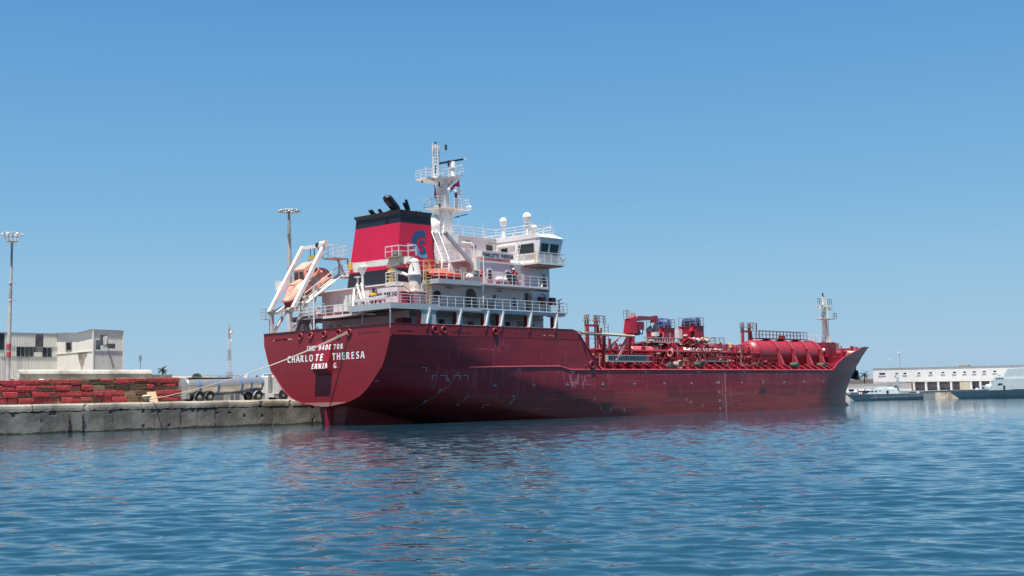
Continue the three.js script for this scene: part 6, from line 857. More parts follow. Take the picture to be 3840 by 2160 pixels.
// ---------------------------------------------------------------- derelict warehouse
{
  const b = thing('warehouse', 'derelict pale warehouse with corrugated sheets and missing panels', 'building', [0.78, QY, -45]); const B = (n, m, mt, p = b, lab) => m.mesh(n, mt, p, lab);
  const Y = y => y - QY, plaster = mat(0.84, 0.80, 0.71, 0.9, { map: paintTex }), sheet = [[0.66, 0.63, 0.57], [0.70, 0.67, 0.60], [0.58, 0.55, 0.52], [0.74, 0.71, 0.63]].map(c => mat(...c, 0.7, { map: paintTex }));
  // white plaster side (faces the sun) with one window opening
  B('plaster_wall', mb().prism([[0, 0], [0, 8.97], [-3.4, 8.72], [-6, 8.85], [-8.75, 9.0], [-8.75, 0]], 'x', 0, 0.3, [rectP(-6.49, Y(9.37), -5.11, Y(10.42))]), plaster);
  { const f = B('window_frame', mb().prism(rectP(-6.6, Y(9.27), -5.0, Y(10.52)), 'x', -0.04, 0.06, [rectP(-6.42, Y(9.44), -5.18, Y(10.35))]), mat(0.25, 0.22, 0.19, 0.8)); B('pane', mb().box(0.12, Y(9.37), -6.49, 0.14, Y(10.42), -5.11), M.glass, f); }
  B('ledge', mb().box(-0.06, Y(9.05), -8.7, -0.001, Y(9.14), -0.1), plaster); B('roof_edge', mb().bar([-0.1, 8.99, 0.1], [-0.1, 8.75, -3.4], 0.3, 0.1).bar([-0.1, 8.75, -3.4], [-0.1, 9.02, -8.75], 0.3, 0.1), M.midgrey);
  { const st = mb(), keep = seed; seed = 8; const P = [[-3.6, Y(9.0)], [-1.2, Y(9.0)], [-1.5, Y(8.4)], [-1.9, Y(8.2)], [-2.1, Y(7.3)], [-2.35, Y(7.6)], [-2.6, Y(6.6)], [-2.9, Y(7.5)], [-3.3, Y(8.0)]]; st.prism(P, 'x', -0.012, -0.004); seed = keep; B('damp_stain', st, mat(0.42, 0.36, 0.29, 0.95, { map: concTex }), b, 'grey brown damp stain below the ledge'); }
  // corrugated sheet: ribs as real folds
  const corr = (x0, x1, y0, y1, z, m, name = 'corrugated_sheet', step = 0.16) => { const c = mb(), n = Math.max(2, Math.round((x1 - x0) / step) * 2); for (let k = 0; k < n; k++) { const a = lerp(x0, x1, k / n), e = lerp(x0, x1, (k + 1) / n), za = z + (k % 2 ? 0.045 : 0), ze = z + (k % 2 ? 0 : 0.045); c.quad([a, y0, za], [e, y0, ze], [e, y1, ze], [a, y1, za]); } c.box(x0, y0, z - 0.06, x1, y1, z - 0.015); return B(name, c, m); };
  // end facing the water (z = 0): openings and a leaning pipe
  const e = [[0, 0.39, 0, 8.95], [1.05, 1.0, 0, Y(9.26)]];
  corr(0.02, 3.95, 0, Y(9.08), 0, sheet[2]); corr(0.02, 0.38, Y(9.1), 8.93, 0, sheet[1]); corr(0.38, 0.98, Y(10.4), 8.92, 0, sheet[1]); corr(0.38, 1.04, Y(9.1), Y(9.24), 0, sheet[1]); corr(0.98, 1.9, Y(11.0), 8.92, 0, sheet[1]); corr(1.04, 1.92, Y(9.1), Y(9.76), 0, sheet[3]); corr(1.92, 2.95, Y(10.0), 8.91, 0, sheet[1]); corr(1.92, 2.95, Y(9.1), Y(9.42), 0, sheet[1]); corr(2.95, 3.95, Y(9.1), 8.9, 0, sheet[1]);
  B('inner_wall', mb().box(0.3, 0, -0.6, 3.94, 8.8, -0.5), mat(0.45, 0.43, 0.42, 0.9)); B('hanging_sheet', mb().hexa([[1.35, Y(9.8), 0.05], [1.75, Y(9.9), 0.08], [1.75, Y(9.9), 0.05], [1.35, Y(9.8), 0.02], [1.3, Y(10.9), 0.05], [1.9, Y(10.95), 0.08], [1.9, Y(10.95), 0.05], [1.3, Y(10.9), 0.02]]), sheet[3]);
  B('corner_trim', mb().box(-0.08, 0, -0.02, 0.08, 8.97, 0.12).box(3.9, 0, -0.05, 4.0, 8.9, 0.1), plaster); for (const m of [mb().bar([0, 8.98, 0.05], [3.97, 8.92, 0.05], 0.2, 0.09), mb().bar([0, Y(9.09), 0.06], [3.95, Y(9.09), 0.06], 0.06, 0.06)]) B('roof_flashing', m, M.midgrey); B('leaning_pipe', mb().bar([1.95, Y(9.5), 0.12], [2.75, Y(7.0), 0.2], 0.09), M.midgrey);
  B('end_wall', mb().box(3.9, 0, -8.7, 3.96, 8.9, -0.6), sheet[0]); B('roof', mb().hexa([[0.3, 8.5, -0.1], [3.9, 8.5, -0.1], [3.9, 8.5, -8.7], [0.3, 8.5, -8.7], [0.3, 8.7, -0.1], [3.9, 8.7, -0.1], [3.9, 8.7, -8.7], [0.3, 8.7, -8.7]]), M.midgrey);
  // long wing behind (z = -8.75)
  const Z = -8.75, X = x => x - 0.78, cs = (a, c, y0, y1, k) => corr(X(a), X(c), Y(y0), Y(y1), Z, sheet[k], 'corrugated_sheet', 0.2);
  cs(-5.88, -2.05, 9.95, 11.58, 0); cs(-1.0, 0.8, 9.95, 11.55, 3); cs(-5.9, -4.45, 8.75, 9.9, 1); cs(-2.22, -1.16, 8.7, 9.28, 3); cs(0.1, 0.8, 8.7, 9.9, 1); cs(-5.2, -4.35, 6.0, 8.7, 3); cs(-3.8, -2.9, 2.7, 8.65, 1); cs(-2.88, 0.8, 2.7, 8.68, 3); cs(-4.33, -3.82, 2.7, 8.7, 2); cs(-6.5, -5.95, 8.75, 9.48, 1); cs(-9.5, -5.96, 2.7, 8.72, 0); cs(-5.94, -5.22, 2.7, 8.72, 2); cs(-12, -9.6, 2.7, 11.5, 1);
  B('broken_panel', mb().box(X(-2.0), Y(9.93), Z - 0.2, X(-1.05), Y(11.52), Z - 0.12).box(X(-2.2), Y(9.3), Z - 0.15, X(-1.2), Y(9.9), Z - 0.1), mat(0.33, 0.31, 0.31, 0.9, { map: concTex }));
  B('inner_back', mb().box(X(-12), 0, Z - 3, X(0.7), 8.8, Z - 2.9).box(X(-12), Y(8.6), Z - 2.9, X(0.7), Y(8.68), Z - 0.2), mat(0.45, 0.43, 0.42, 0.9)); B('wing_roof', mb().box(X(-12), 8.84, Z - 3, X(0.7), 8.9, Z - 0.1), M.midgrey);
  for (const [a, c, y0, y1, n] of [[-4.43, -2.33, 8.72, 9.88, 4], [-1.14, 0.08, 8.69, 9.87, 2], [-9.5, -5.95, 9.5, 11.55, 5]]) { const f = mb(); for (let k = 0; k <= n; k++) { const x = lerp(X(a), X(c), k / n); f.box(x - 0.03, Y(y0), Z - 0.06, x + 0.03, Y(y1), Z); } f.box(X(a), Y(y0) - 0.04, Z - 0.05, X(c), Y(y0) + 0.03, Z + 0.06); const w = B('window_frame', f, M.midgrey); for (let k = 0; k < n; k++) B('pane', mb().box(lerp(X(a), X(c), k / n) + 0.04, Y(y0) + 0.04, Z - 0.05, lerp(X(a), X(c), (k + 1) / n) - 0.04, Y(y1), Z - 0.04), M.glass, w); }
  B('wing_flashing', mb().bar([X(-12), 8.97, Z], [X(0.75), 8.94, Z], 0.15, 0.08).bar([X(-5.9), Y(9.92), Z + 0.06], [X(0.72), Y(9.92), Z + 0.06], 0.04, 0.05).bar([X(-6.4), Y(8.73), Z + 0.06], [X(0.72), Y(8.70), Z + 0.06], 0.04, 0.05), M.midgrey);
}
// ---------------------------------------------------------------- tanker lorry
{
  const t = thing('tanker_lorry', 'white lorry with a silver tank trailer banded in blue parked on the quay', 'lorry', [0.8, QY, -26]); const B = (n, m, mt, p = t, lab) => m.mesh(n, mt, p, lab);
  const alu = mat(0.62, 0.60, 0.56, 0.30, { metalness: 0.75, map: paintTex, bumpMap: bumpTex, bumpScale: 0.01 }), blue = mat(0.07, 0.14, 0.28, 0.6), wh = mat(0.76, 0.76, 0.74, 0.4, { map: paintTex });
  // tank: thick at the tail, thinner over the tractor
  const sec = [[0.28, 1.62, 0.86], [0.36, 1.62, 0.99], [3.2, 1.63, 1.02], [5.9, 1.67, 1.0], [7.6, 1.82, 0.92], [8.7, 1.92, 0.82], [10.4, 1.95, 0.79], [10.52, 1.95, 0.66]];
  const tank = B('tank', (() => { const b = mb(), G = []; for (let k = 0; k <= 28; k++) { const a = k / 28 * Math.PI * 2; G.push(sec.map(([x, y, r]) => [x, y + Math.sin(a) * r, Math.cos(a) * r * 1.22])); } b.grid(G); for (const [i, s] of [[0, -1], [sec.length - 1, 1]]) { const c = [sec[i][0] + s * 0.12, sec[i][1], 0]; for (let k = 0; k < 28; k++) s < 0 ? b.tri(c, G[k + 1][i], G[k][i]) : b.tri(c, G[k][i], G[k + 1][i]); } return b; })(), alu);
  for (const x of [1.75, 4.1, 7.25, 8.6, 10.15]) { const y = table(sec.map(s => [s[0], s[1]]), x), r = table(sec.map(s => [s[0], s[2]]), x) + 0.012; const b = mb(), G = []; for (let k = 0; k <= 16; k++) { const a = lerp(-1.2, 1.0, k / 16); G.push([[x - 0.14, y + Math.sin(a) * r, Math.cos(a) * r * 1.22], [x + 0.14, y + Math.sin(a) * r, Math.cos(a) * r * 1.22]]); } b.grid(G); B('blue_band', b, blue, tank); }
  B('top_walkway', mb().box(0.6, 2.60, 0.1, 6.2, 2.68, 0.7).rail([[1.6, 2.66, -0.3], [8.6, 2.72, -0.3]], 0.16, 1, 1.2, 0.05), M.steel, tank); B('manhole', mb().cyl([8.55, 2.6, 0], [8.55, 2.98, 0], 0.28, 0.28, 14).sph([8.55, 2.98, 0], 0.26, 0.1, 0.26), M.white, tank); B('vent', mb().cyl([10.0, 2.6, 0], [10.0, 2.9, 0], 0.12), M.dark, tank);
  B('chassis', mb().box(0.3, 0.72, -0.5, 7.4, 0.92, 0.5).bar([7.4, 0.85, 0.45], [8.2, 1.1, 0.45], 0.1), mat(0.03, 0.05, 0.12, 0.6)); B('rear_bumper', mb().box(-0.05, 0.32, -1.15, 0.4, 0.85, 1.15), M.midgrey); B('support_leg', mb().bar([6.3, 0.8, 0.9], [6.3, 0.15, 0.9], 0.12).bar([5.0, 0.78, 0.95], [7.2, 0.78, 0.95], 0.05), M.white); B('landing_gear', mb().bar([6.4, 0.8, 0.8], [6.9, 0.3, 0.8], 0.08), M.midgrey); B('hitch_plate', mb().hexa([[7.5, 1.0, 0.7], [9.9, 1.0, 0.7], [9.9, 1.0, -0.7], [7.5, 1.0, -0.7], [8.0, 1.25, 0.7], [10.3, 1.3, 0.7], [10.3, 1.3, -0.7], [8.0, 1.25, -0.7]]), blue);
  const wheel = (x, z, r) => { const w = B('wheel', mb().cyl([x, r, z - 0.16], [x, r, z + 0.14], r * 0.94, r, 24).torus([x, r, z + 0.1], 'z', r * 0.86, 0.09, 24), M.rubber); B('rim', mb().cyl([x, r, z + 0.10], [x, r, z + 0.17], r * 0.58, r * 0.5, 20), M.steel, w); B('hub', mb().cyl([x, r, z + 0.17], [x, r, z + 0.26], r * 0.24, r * 0.16, 14), M.midgrey, w); };
  for (const [x, r] of [[1.65, 0.52], [3.0, 0.52], [9.42, 0.52], [12.85, 0.52]]) for (const z of [1.0, -1.0]) wheel(x, z, r);
  for (const x of [1.65, 3.0, 9.42]) B('mudguard', (() => { const b = mb(), G = []; for (let k = 0; k <= 10; k++) { const a = lerp(0.1, Math.PI - 0.1, k / 10); G.push([[x - Math.cos(a) * 0.62, 0.52 + Math.sin(a) * 0.62, 0.78], [x - Math.cos(a) * 0.62, 0.52 + Math.sin(a) * 0.62, 1.22]]); } return b.grid(G); })(), M.midgrey);
  B('tractor_frame', mb().box(8.2, 0.62, -0.45, 13.4, 0.85, 0.45), M.dark); B('fuel_tank', mb().box(10.5, 0.35, 0.6, 11.6, 0.85, 1.15), wh); B('side_skirt', mb().box(11.7, 0.3, 0.75, 12.2, 0.9, 1.15), M.midgrey);
  // cab: sloped windscreen, high roof
  const cab = B('cab', mb().prism([[11.45, 0.75], [11.45, 2.75], [11.7, 3.02], [12.9, 3.02], [13.55, 2.3], [13.8, 1.55], [13.85, 0.75]], 'z', -1.18, 1.18), wh); B('air_deflector', mb().prism([[11.5, 3.025], [11.5, 3.12], [12.4, 3.12], [12.6, 3.025]], 'z', -1.0, 1.0), wh, cab); B('sleeper_panel', mb().box(11.42, 0.95, 0.3, 11.448, 2.6, 1.1), M.midgrey, cab);
  B('side_window', mb().prism([[12.45, 1.75], [12.45, 2.45], [13.05, 2.45], [13.42, 1.75]], 'z', 1.185, 1.20), M.glass, cab); B('windscreen', mb().hexa([[13.62, 1.7, 1.05], [13.66, 1.7, 1.05], [13.66, 1.7, -1.05], [13.62, 1.7, -1.05], [13.28, 2.55, 1.05], [13.32, 2.55, 1.05], [13.32, 2.55, -1.05], [13.28, 2.55, -1.05]].map(([x, y, z]) => [x + 0.07, y, z])), M.glass, cab); B('door_line', mb().box(12.3, 0.8, 1.182, 12.33, 2.5, 1.19).box(12.5, 1.42, 1.182, 12.9, 1.48, 1.21), M.midgrey, cab); B('grille', mb().box(12.4, 1.1, 1.182, 13.5, 1.16, 1.2).box(13.852, 0.9, -0.9, 13.88, 1.5, 0.9), M.midgrey, cab); B('exhaust_stack', mb().box(11.2, 0.9, 0.5, 11.4, 2.9, 0.9), M.midgrey, cab); B('bumper', mb().box(13.5, 0.35, -1.2, 14.05, 0.78, 1.2), M.midgrey, cab); B('mirror', mb().cbox(13.5, 2.0, 1.35, 0.1, 0.4, 0.2), M.dark, cab); B('wheel_arch', mb().cyl([12.85, 0.6, 1.12], [12.85, 0.6, 1.19], 0.68, 0.68, 20), M.dark, cab); B('headlight', mb().box(14.0, 0.45, 0.7, 14.07, 0.65, 1.1), M.glass, cab);
}
{ const y = thing('yellow_barrier', 'yellow concrete barrier block beside the lorry cab', 'barrier', [15.7, QY, -24.5]); mb().hexa([[-0.5, 0, 0.4], [0.7, 0, 0.4], [0.7, 0, -0.4], [-0.5, 0, -0.4], [-0.45, 0.75, 0.2], [0.65, 0.75, 0.2], [0.65, 0.75, -0.2], [-0.45, 0.75, -0.2]]).mesh('block', M.yellow, y); }
// ---------------------------------------------------------------- lamp masts
{
  const galv = mat(0.46, 0.47, 0.48, 0.55, { map: paintTex });
  const a = thing('lamp_mast', 'grey lamp mast with red bands and a basket of floodlights beside the warehouse', 'lamp mast', [-19.62, QY, -24]);
  mb().cyl([0, 0, 0], [0.28, 13.4, 0], 0.22, 0.13, 16).mesh('pole', mat(0.55, 0.54, 0.52, 0.6, { map: concTex }), a); mb().cyl([0.285, 13.4, 0], [0.32, 15.9, 0], 0.12, 0.10, 14).mesh('upper_pole', M.midgrey, a);
  for (const y of [4.72, 5.5]) mb().cyl([0.1, y, 0], [0.11, y + 0.42, 0], 0.214, 0.21, 16).mesh('red_band', mat(0.5, 0.04, 0.05, 0.6), a);
  { const b = mb(); for (const [r, y] of [[0.55, 15.95], [0.7, 16.3], [0.82, 16.75]]) b.torus([0.32, y, 0], 'y', r, 0.03, 20); for (let k = 0; k < 10; k++) { const t = k / 10 * 6.283; b.bar([0.32 + Math.cos(t) * 0.55, 15.95, Math.sin(t) * 0.55], [0.32 + Math.cos(t) * 0.82, 16.75, Math.sin(t) * 0.82], 0.04); } b.cyl([0.32, 15.9, 0], [0.32, 15.96, 0], 0.55, 0.55, 16).cyl([0.32, 15.5, 0], [0.32, 16.7, 0], 0.14, 0.1, 10); b.mesh('lamp_basket', galv, a); }
  for (let k = 0; k < 6; k++) { const t = k / 6 * 6.283 + 0.4; mb().sph([0.32 + Math.cos(t) * 0.85, 16.62, Math.sin(t) * 0.85], 0.16, 0.13, 0.16, 10, 8).mesh('floodlight', M.white, a); } for (const y of [11.85, 10.15]) mb().cyl([0.22, y, 0], [0.22, y + 0.1, 0], 0.19, 0.19, 12).cbox(0.55, y + 0.02, 0.1, 0.24, 0.2, 0.2).mesh('camera_bracket', M.white, a);
  const b = thing('lamp_mast', 'tall grey lamp mast with a crown of floodlights rising behind the lifeboat', 'lamp mast', [26.1, QY, -40]);
  mb().cyl([0, 0, 0], [0, 22.6, 0], 0.42, 0.24, 16).mesh('pole', mat(0.5, 0.49, 0.46, 0.6, { map: concTex }), b); mb().cyl([0, 22.6, 0], [0, 25.3, 0], 0.22, 0.16, 14).mesh('upper_pole', M.midgrey, b); mb().torus([0, 25.1, 0], 'y', 1.15, 0.07, 24).cyl([0, 25.0, 0], [0, 25.3, 0], 0.5, 0.3, 14).bar([-1.15, 25.1, 0], [1.15, 25.1, 0], 0.08).bar([0, 25.1, -1.15], [0, 25.1, 1.15], 0.08).cyl([0, 25.3, 0], [0, 25.8, 0], 0.03).mesh('lamp_ring', galv, b); for (let k = 0; k < 10; k++) { const t = k / 10 * 6.283; mb().sph([Math.cos(t) * 1.25, 25.0, Math.sin(t) * 1.25], 0.26, 0.17, 0.26, 10, 8).mesh('floodlight', M.steel, b); }
  const c = thing('street_lamp', 'thin far lamp post beyond the storm wall end', 'lamp post', [51.5, QY, -120]); mb().cyl([0, 0, 0], [0, 9.2, 0], 0.12, 0.08, 8).mesh('pole', M.midgrey, c); mb().cbox(0, 9.0, 0, 0.4, 1.0, 0.4).mesh('lamp_head', M.midgrey, c);
}
// red and white lattice mast far behind
{
  const t = thing('lattice_mast', 'thin grey and white lattice radio mast far behind the lorry', 'mast', [91.85, QY, -150]); const H = 17.5, w = y => lerp(0.72, 0.16, clamp(y / H * 1.25, 0, 1));
  for (let s = 0; s < 7; s++) { const b = mb(), y0 = s * H / 7, y1 = (s + 1) * H / 7; for (const [i, j] of [[-1, -1], [1, -1], [1, 1], [-1, 1]]) b.bar([i * w(y0), y0, j * w(y0)], [i * w(y1), y1, j * w(y1)], 0.10); for (let k = 0; k < 4; k++) { const a = lerp(y0, y1, k / 4), e = lerp(y0, y1, (k + 1) / 4); for (const j of [-1, 1]) { b.bar([-w(a), a, j * w(a)], [w(e), e, j * w(e)], 0.06).bar([-w(a), a, j * w(a)], [w(a), a, j * w(a)], 0.05); b.bar([j * w(a), a, -w(a)], [j * w(e), e, w(e)], 0.06); } } b.mesh('mast_section', s % 2 ? mat(0.62, 0.62, 0.62, 0.7) : mat(0.40, 0.36, 0.37, 0.7), t); }
  each('dish_aerial', [mb().cyl([0.3, 16.3, 0.3], [0.35, 16.3, 0.7], 0.42, 0.42, 14), mb().cyl([0.3, 14.4, 0.3], [0.35, 14.4, 0.6], 0.25, 0.25, 12)], M.white, t); mb().cyl([0, H, 0], [0, H + 0.6, 0], 0.04).mesh('tip_rod', M.midgrey, t);
}
// ---------------------------------------------------------------- trees and far buildings on the port side
function palm(label, at, hTrunk, rCrown, sd, fronds = 26) {
  const t = thing('palm_tree', label, 'palm tree', at, undefined), keep = seed; seed = sd; const tr = mb(), n = 8; for (let k = 0; k < n; k++) tr.cyl([0.05 * Math.sin(k), hTrunk * k / n, 0], [0.05 * Math.sin(k + 1), hTrunk * (k + 1) / n, 0], lerp(0.24, 0.16, k / n), lerp(0.22, 0.15, (k + 1) / n), 9); tr.mesh('trunk', mat(0.16, 0.12, 0.08, 0.95), t);
  const g = mat(0.075, 0.10, 0.045, 0.7), g2 = mat(0.11, 0.12, 0.06, 0.75); for (let f = 0; f < fronds; f++) { const a = f / fronds * 6.283 * 2.4 + rr(-0.2, 0.2), el = lerp(1.25, -0.9, Math.pow(f / fronds, 0.9)) + rr(-0.15, 0.15), L = rCrown * rr(0.8, 1.1), b = mb(), P = []; for (let k = 0; k <= 6; k++) { const s = k / 6, e = el - s * s * 1.1; const q = P.length ? P[P.length - 1] : [0, hTrunk, 0]; P.push(k ? [q[0] + Math.cos(a) * Math.cos(e) * L / 6, q[1] + Math.sin(e) * L / 6, q[2] + Math.sin(a) * Math.cos(e) * L / 6] : q); }
    for (let k = 1; k <= 6; k++) for (let q = 0; q < 3; q++) { const s = (k - 1 + q / 3) / 6, i = Math.min(5, Math.floor(s * 6)), fr = s * 6 - i, p = [lerp(P[i][0], P[i + 1][0], fr), lerp(P[i][1], P[i + 1][1], fr), lerp(P[i][2], P[i + 1][2], fr)], wl = L * 0.22 * Math.sin(Math.min(1, s * 1.1 + 0.12) * Math.PI), dx = Math.cos(a), dz = Math.sin(a); for (const sg of [1, -1]) b.tri([p[0] - dx * 0.05, p[1], p[2] - dz * 0.05], [p[0] + dx * 0.07, p[1], p[2] + dz * 0.07], [p[0] + dx * wl * 0.7 - dz * sg * wl, p[1] - wl * 0.35, p[2] + dz * wl * 0.7 + dx * sg * wl]); } b.tube(P, 0.025, 4); b.mesh('frond', f % 4 ? g : g2, t); }
  seed = keep; return t;
}
palm('small palm with a round crown far behind beyond the low wall', [56.27, QY, -120], 6.8, 1.2, 71, 44);
{
  const t = thing('round_tree', 'small dark round treetop showing over the tank trailer', 'tree', [50.86, QY, -100]), keep = seed; seed = 19; mb().cyl([0, 0, 0], [0, 4.4, 0], 0.22, 0.14, 8).bar([0, 3.4, 0], [0.5, 4.8, 0.2], 0.1).bar([0, 3.6, 0], [-0.5, 4.9, -0.1], 0.1).mesh('trunk', mat(0.12, 0.09, 0.06, 0.9), t);
  const c = mb(); for (let k = 0; k < 900; k++) { const a = rr(0, 6.283), u = rr(-1, 1), r = Math.cbrt(rnd()), x = Math.cos(a) * Math.sqrt(1 - u * u) * r * 0.85, y = 4.85 + u * r * 0.62, z = Math.sin(a) * Math.sqrt(1 - u * u) * r * 0.85, s = rr(0.05, 0.12), b = rr(0, 6.28); c.tri([x - s * Math.cos(b), y, z - s * Math.sin(b)], [x + s * Math.cos(b), y + rr(-s, s), z + s * Math.sin(b)], [x, y + s * 1.4, z + rr(-s, s)]); } c.mesh('crown', mat(0.06, 0.075, 0.045, 0.8), t); seed = keep;
}
for (const [x, z, w, h, d, c, lab] of [[62, -130, 26, 5.2, 8, [0.42, 0.38, 0.33], 'low tan shed far behind the tank trailer'], [86, -140, 30, 4.6, 8, [0.66, 0.64, 0.60], 'long pale shed far behind the lorry cab'], [40, -150, 12, 4.4, 10, [0.5, 0.46, 0.4], 'far grey shed beyond the low wall and small palm']]) {
  const b = thing('shed', lab, 'building', [x, QY, z], 'far sheds beyond the quay'); mb().box(-w / 2, 0, -d / 2, w / 2, h, d / 2).mesh('wall', mat(...c, 0.9, { map: concTex }), b); mb().hexa([[-w / 2 - 0.3, h, d / 2 + 0.3], [w / 2 + 0.3, h, d / 2 + 0.3], [w / 2 + 0.3, h, -d / 2 - 0.3], [-w / 2 - 0.3, h, -d / 2 - 0.3], [-w / 2 - 0.3, h + 0.2, d / 2 + 0.3], [w / 2 + 0.3, h + 0.2, d / 2 + 0.3], [w / 2 + 0.3, h + 0.8, -d / 2 - 0.3], [-w / 2 - 0.3, h + 0.8, -d / 2 - 0.3]]).mesh('roof', M.tan, b); for (let k = 0; k < 6; k++) mb().box(-w / 2 + (k + 0.3) * w / 6, 0.1, d / 2, -w / 2 + (k + 0.75) * w / 6, h * 0.7, d / 2 + 0.04).mesh('door', mat(0.12, 0.12, 0.13, 0.9), b);
}
// ---------------------------------------------------------------- the far shore beyond the bow
// local frame of things on the far shore: x along the shore, z towards the water
const shoreTurn = Math.atan2(-0.99463, -0.10346);
const SH = (s, y, d) => [197.68 - 0.10346 * s + 0.99463 * d, y, -52.81 + 0.99463 * s + 0.10346 * d];
{
  const q = new THREE.Group(); q.name = 'far_quay'; q.position.set(...SH(0, 0, 0)); q.rotation.y = shoreTurn; struct(q);
  const stone = mat(0.50, 0.45, 0.37, 0.95, { map: concTex, bumpMap: concBump, bumpScale: 0.05 });
  mb().box(-300, -2, -300, 200, 1.95, -8.5).mesh('quay_body', mat(0.55, 0.51, 0.45, 0.95, { map: concTex }), q);
  for (let k = 0; k < 16; k++) { const x0 = -60 + k * 8; mb().hexa([[x0 + 0.05, -1, -7.4], [x0 + 7.95, -1, -7.4], [x0 + 7.95, -1, -8.5], [x0 + 0.05, -1, -8.5], [x0 + 0.05, 1.8, -8.1], [x0 + 7.95, 1.8, -8.1], [x0 + 7.95, 1.8, -8.5], [x0 + 0.05, 1.8, -8.5]]).mesh('quay_block', stone, q); }
  for (let k = 0; k < 8; k++) mb().box(-60 + k * 16 + 0.02, 1.802, -9.0, -60 + (k + 1) * 16 - 0.02, 2.0, -7.95).mesh('coping', mat(0.66, 0.62, 0.54, 0.9, { map: paintTex }), q);
}
const onShore = (name, label, cat, s, d, y = 1.95, group) => thing(name, label, cat, SH(s, y, d), group, shoreTurn);
{ // long white building with a row of small windows over a dark arcade
  const b = onShore('white_building', 'long white flat roofed building with small square windows over dark bays', 'building', 0, 22), wh = mat(0.86, 0.85, 0.83, 0.85, { map: paintTex }), B = (n, m, mt, p = b) => m.mesh(n, mt, p);
  const roof = x => 5.79 - (x + 8.1) * 0.0156, X0 = -8.1, X1 = 46, q = 1.95;
  const wins = [[-6.42, -4.64, 6.14, 6.66], [-1.87, -0.95, 6.11, 6.51], [0.43, 1.33, 6.08, 6.5], [4.33, 5.12, 6.03, 6.42], [7.46, 8.34, 6.0, 6.39], [10.74, 11.61, 5.96, 6.33], [13.78, 14.63, 5.91, 6.28], [16.43, 17.23, 5.89, 6.26], [18.87, 19.7, 5.87, 6.24], [21.41, 22.23, 5.83, 6.2], [24.02, 24.82, 5.82, 6.19], [27.4, 27.92, 5.74, 6.08], [28.4, 28.83, 5.74, 6.08], [31.2, 31.9, 5.7, 6.06], [34.2, 35, 5.66, 6.0]].map(([a, c, u, t]) => [a, c, u - q, t - q]);
  B('upper_wall', mb().prism([[X0, 2.5], [1.0, 2.28], [X1, 1.5], [X1, roof(X1)], [X0, roof(X0)]], 'z', -0.35, 0, wins.map(([a, c, u, t]) => rectP(a, u, c, t))), wh);
  for (const [a, c, u, t] of wins) { const f = B('window_frame', mb().prism(rectP(a + 0.005, u + 0.005, c - 0.005, t - 0.005), 'z', -0.30, -0.24, [rectP(a + 0.05, u + 0.04, c - 0.05, t - 0.04)]), M.midgrey); B('pane', mb().box(a, u, -0.36, c, t, -0.31), M.glass, f); B('sill', mb().box(a - 0.15, u - 0.14, 0.0, c + 0.15, u - 0.06, 0.12), wh, f); }
  B('body', mb().box(X0 + 0.02, 0.0, -12, X1, 2.3, -3).box(X0 + 0.02, 2.3, -12, X1, 4.2, -0.37), wh); B('end_wall', mb().box(X0 - 0.02, 0.0, -12, X0 + 0.2, roof(X0), -0.01), wh); B('roof_slab', mb().hexa([[X0, roof(X0), 0.1], [X1, roof(X1), 0.1], [X1, roof(X1), -12], [X0, roof(X0), -12], [X0, roof(X0) + 0.1, 0.1], [X1, roof(X1) + 0.1, 0.1], [X1, roof(X1) + 0.1, -12], [X0, roof(X0) + 0.1, -12]]), M.midgrey);
  for (const x of [2.9, 6.2, 9.5, 12.9, 18.0, 20.4, 23.0, 26.0, 29]) B('arcade_pier', mb().box(x, 0, -0.6, x + 0.42, 2.24 - x * 0.016, -0.04), wh); B('arcade_wall', mb().box(15.4, 0, -0.4, 17.9, 1.95, -0.05), mat(0.62, 0.54, 0.42, 0.9, { map: paintTex })); B('bay_shutter', mb().box(0.8, 0, -1.4, 40, 1.5, -1.3), mat(0.22, 0.21, 0.24, 0.8)); B('bay_lintel', mb().box(0.8, 1.5, -1.5, 40, 2.3, -1.1), mat(0.13, 0.12, 0.14, 0.9));
  B('ground_wall', mb().box(X0, 0, -0.4, 0.8, 2.45, -0.04), wh); B('roof_hut', mb().box(13.3, roof(14) + 0.1, -5, 15.6, roof(14) + 0.5, -3.6), wh); B('roof_awning', mb().box(12.9, roof(14) + 0.51, -5.2, 16.0, roof(14) + 0.65, -3.4), mat(0.6, 0.55, 0.42, 0.8));
}
{ const a = onShore('low_annexe', 'low white quayside annexe below the palm beside the white building', 'building', -14, 14), wh = mat(0.84, 0.83, 0.80, 0.85, { map: paintTex }); mb().box(-10, 0, -5, 18.4, 1.95, 0).mesh('wall', wh, a); mb().box(-10.2, 1.96, -5.2, 18.6, 2.08, 0.2).mesh('roof', M.tan, a); for (const x of [-1.4, 1, 15, 17]) mb().box(x, 1.0, 0.0, x + 1.1, 1.35, 0.05).mesh('opening', M.dark, a); }
{ const a = onShore('dark_roof_shed', 'low shed with dark roof far behind the bow and palm', 'building', -52, 80); mb().box(-14, 0, -12, 10, 3.8, 0).mesh('wall', mat(0.3, 0.29, 0.28, 0.9), a); mb().hexa([[-14.5, 3.8, 0.8], [10.5, 3.8, 0.8], [10.5, 3.8, -13], [-14.5, 3.8, -13], [-14.5, 4.2, 0.6], [10.5, 4.2, 0.6], [10.5, 4.7, -8], [-14.5, 4.7, -8]]).mesh('roof', mat(0.16, 0.16, 0.17, 0.9), a); }
palm('single palm between the tanker bow and the long white building', SH(-13.4, 1.95, 26), 4.5, 1.75, 333, 34);
{ const l = onShore('street_lamp', 'thin lamp post rising above the white building roof', 'lamp post', -5.1, 30); mb().cyl([0, 0, 0], [-0.35, 9.7, 0], 0.1, 0.06, 8).mesh('pole', M.midgrey, l); mb().cbox(-0.5, 9.85, 0, 0.8, 0.35, 0.4).mesh('lamp_head', M.white, l); }
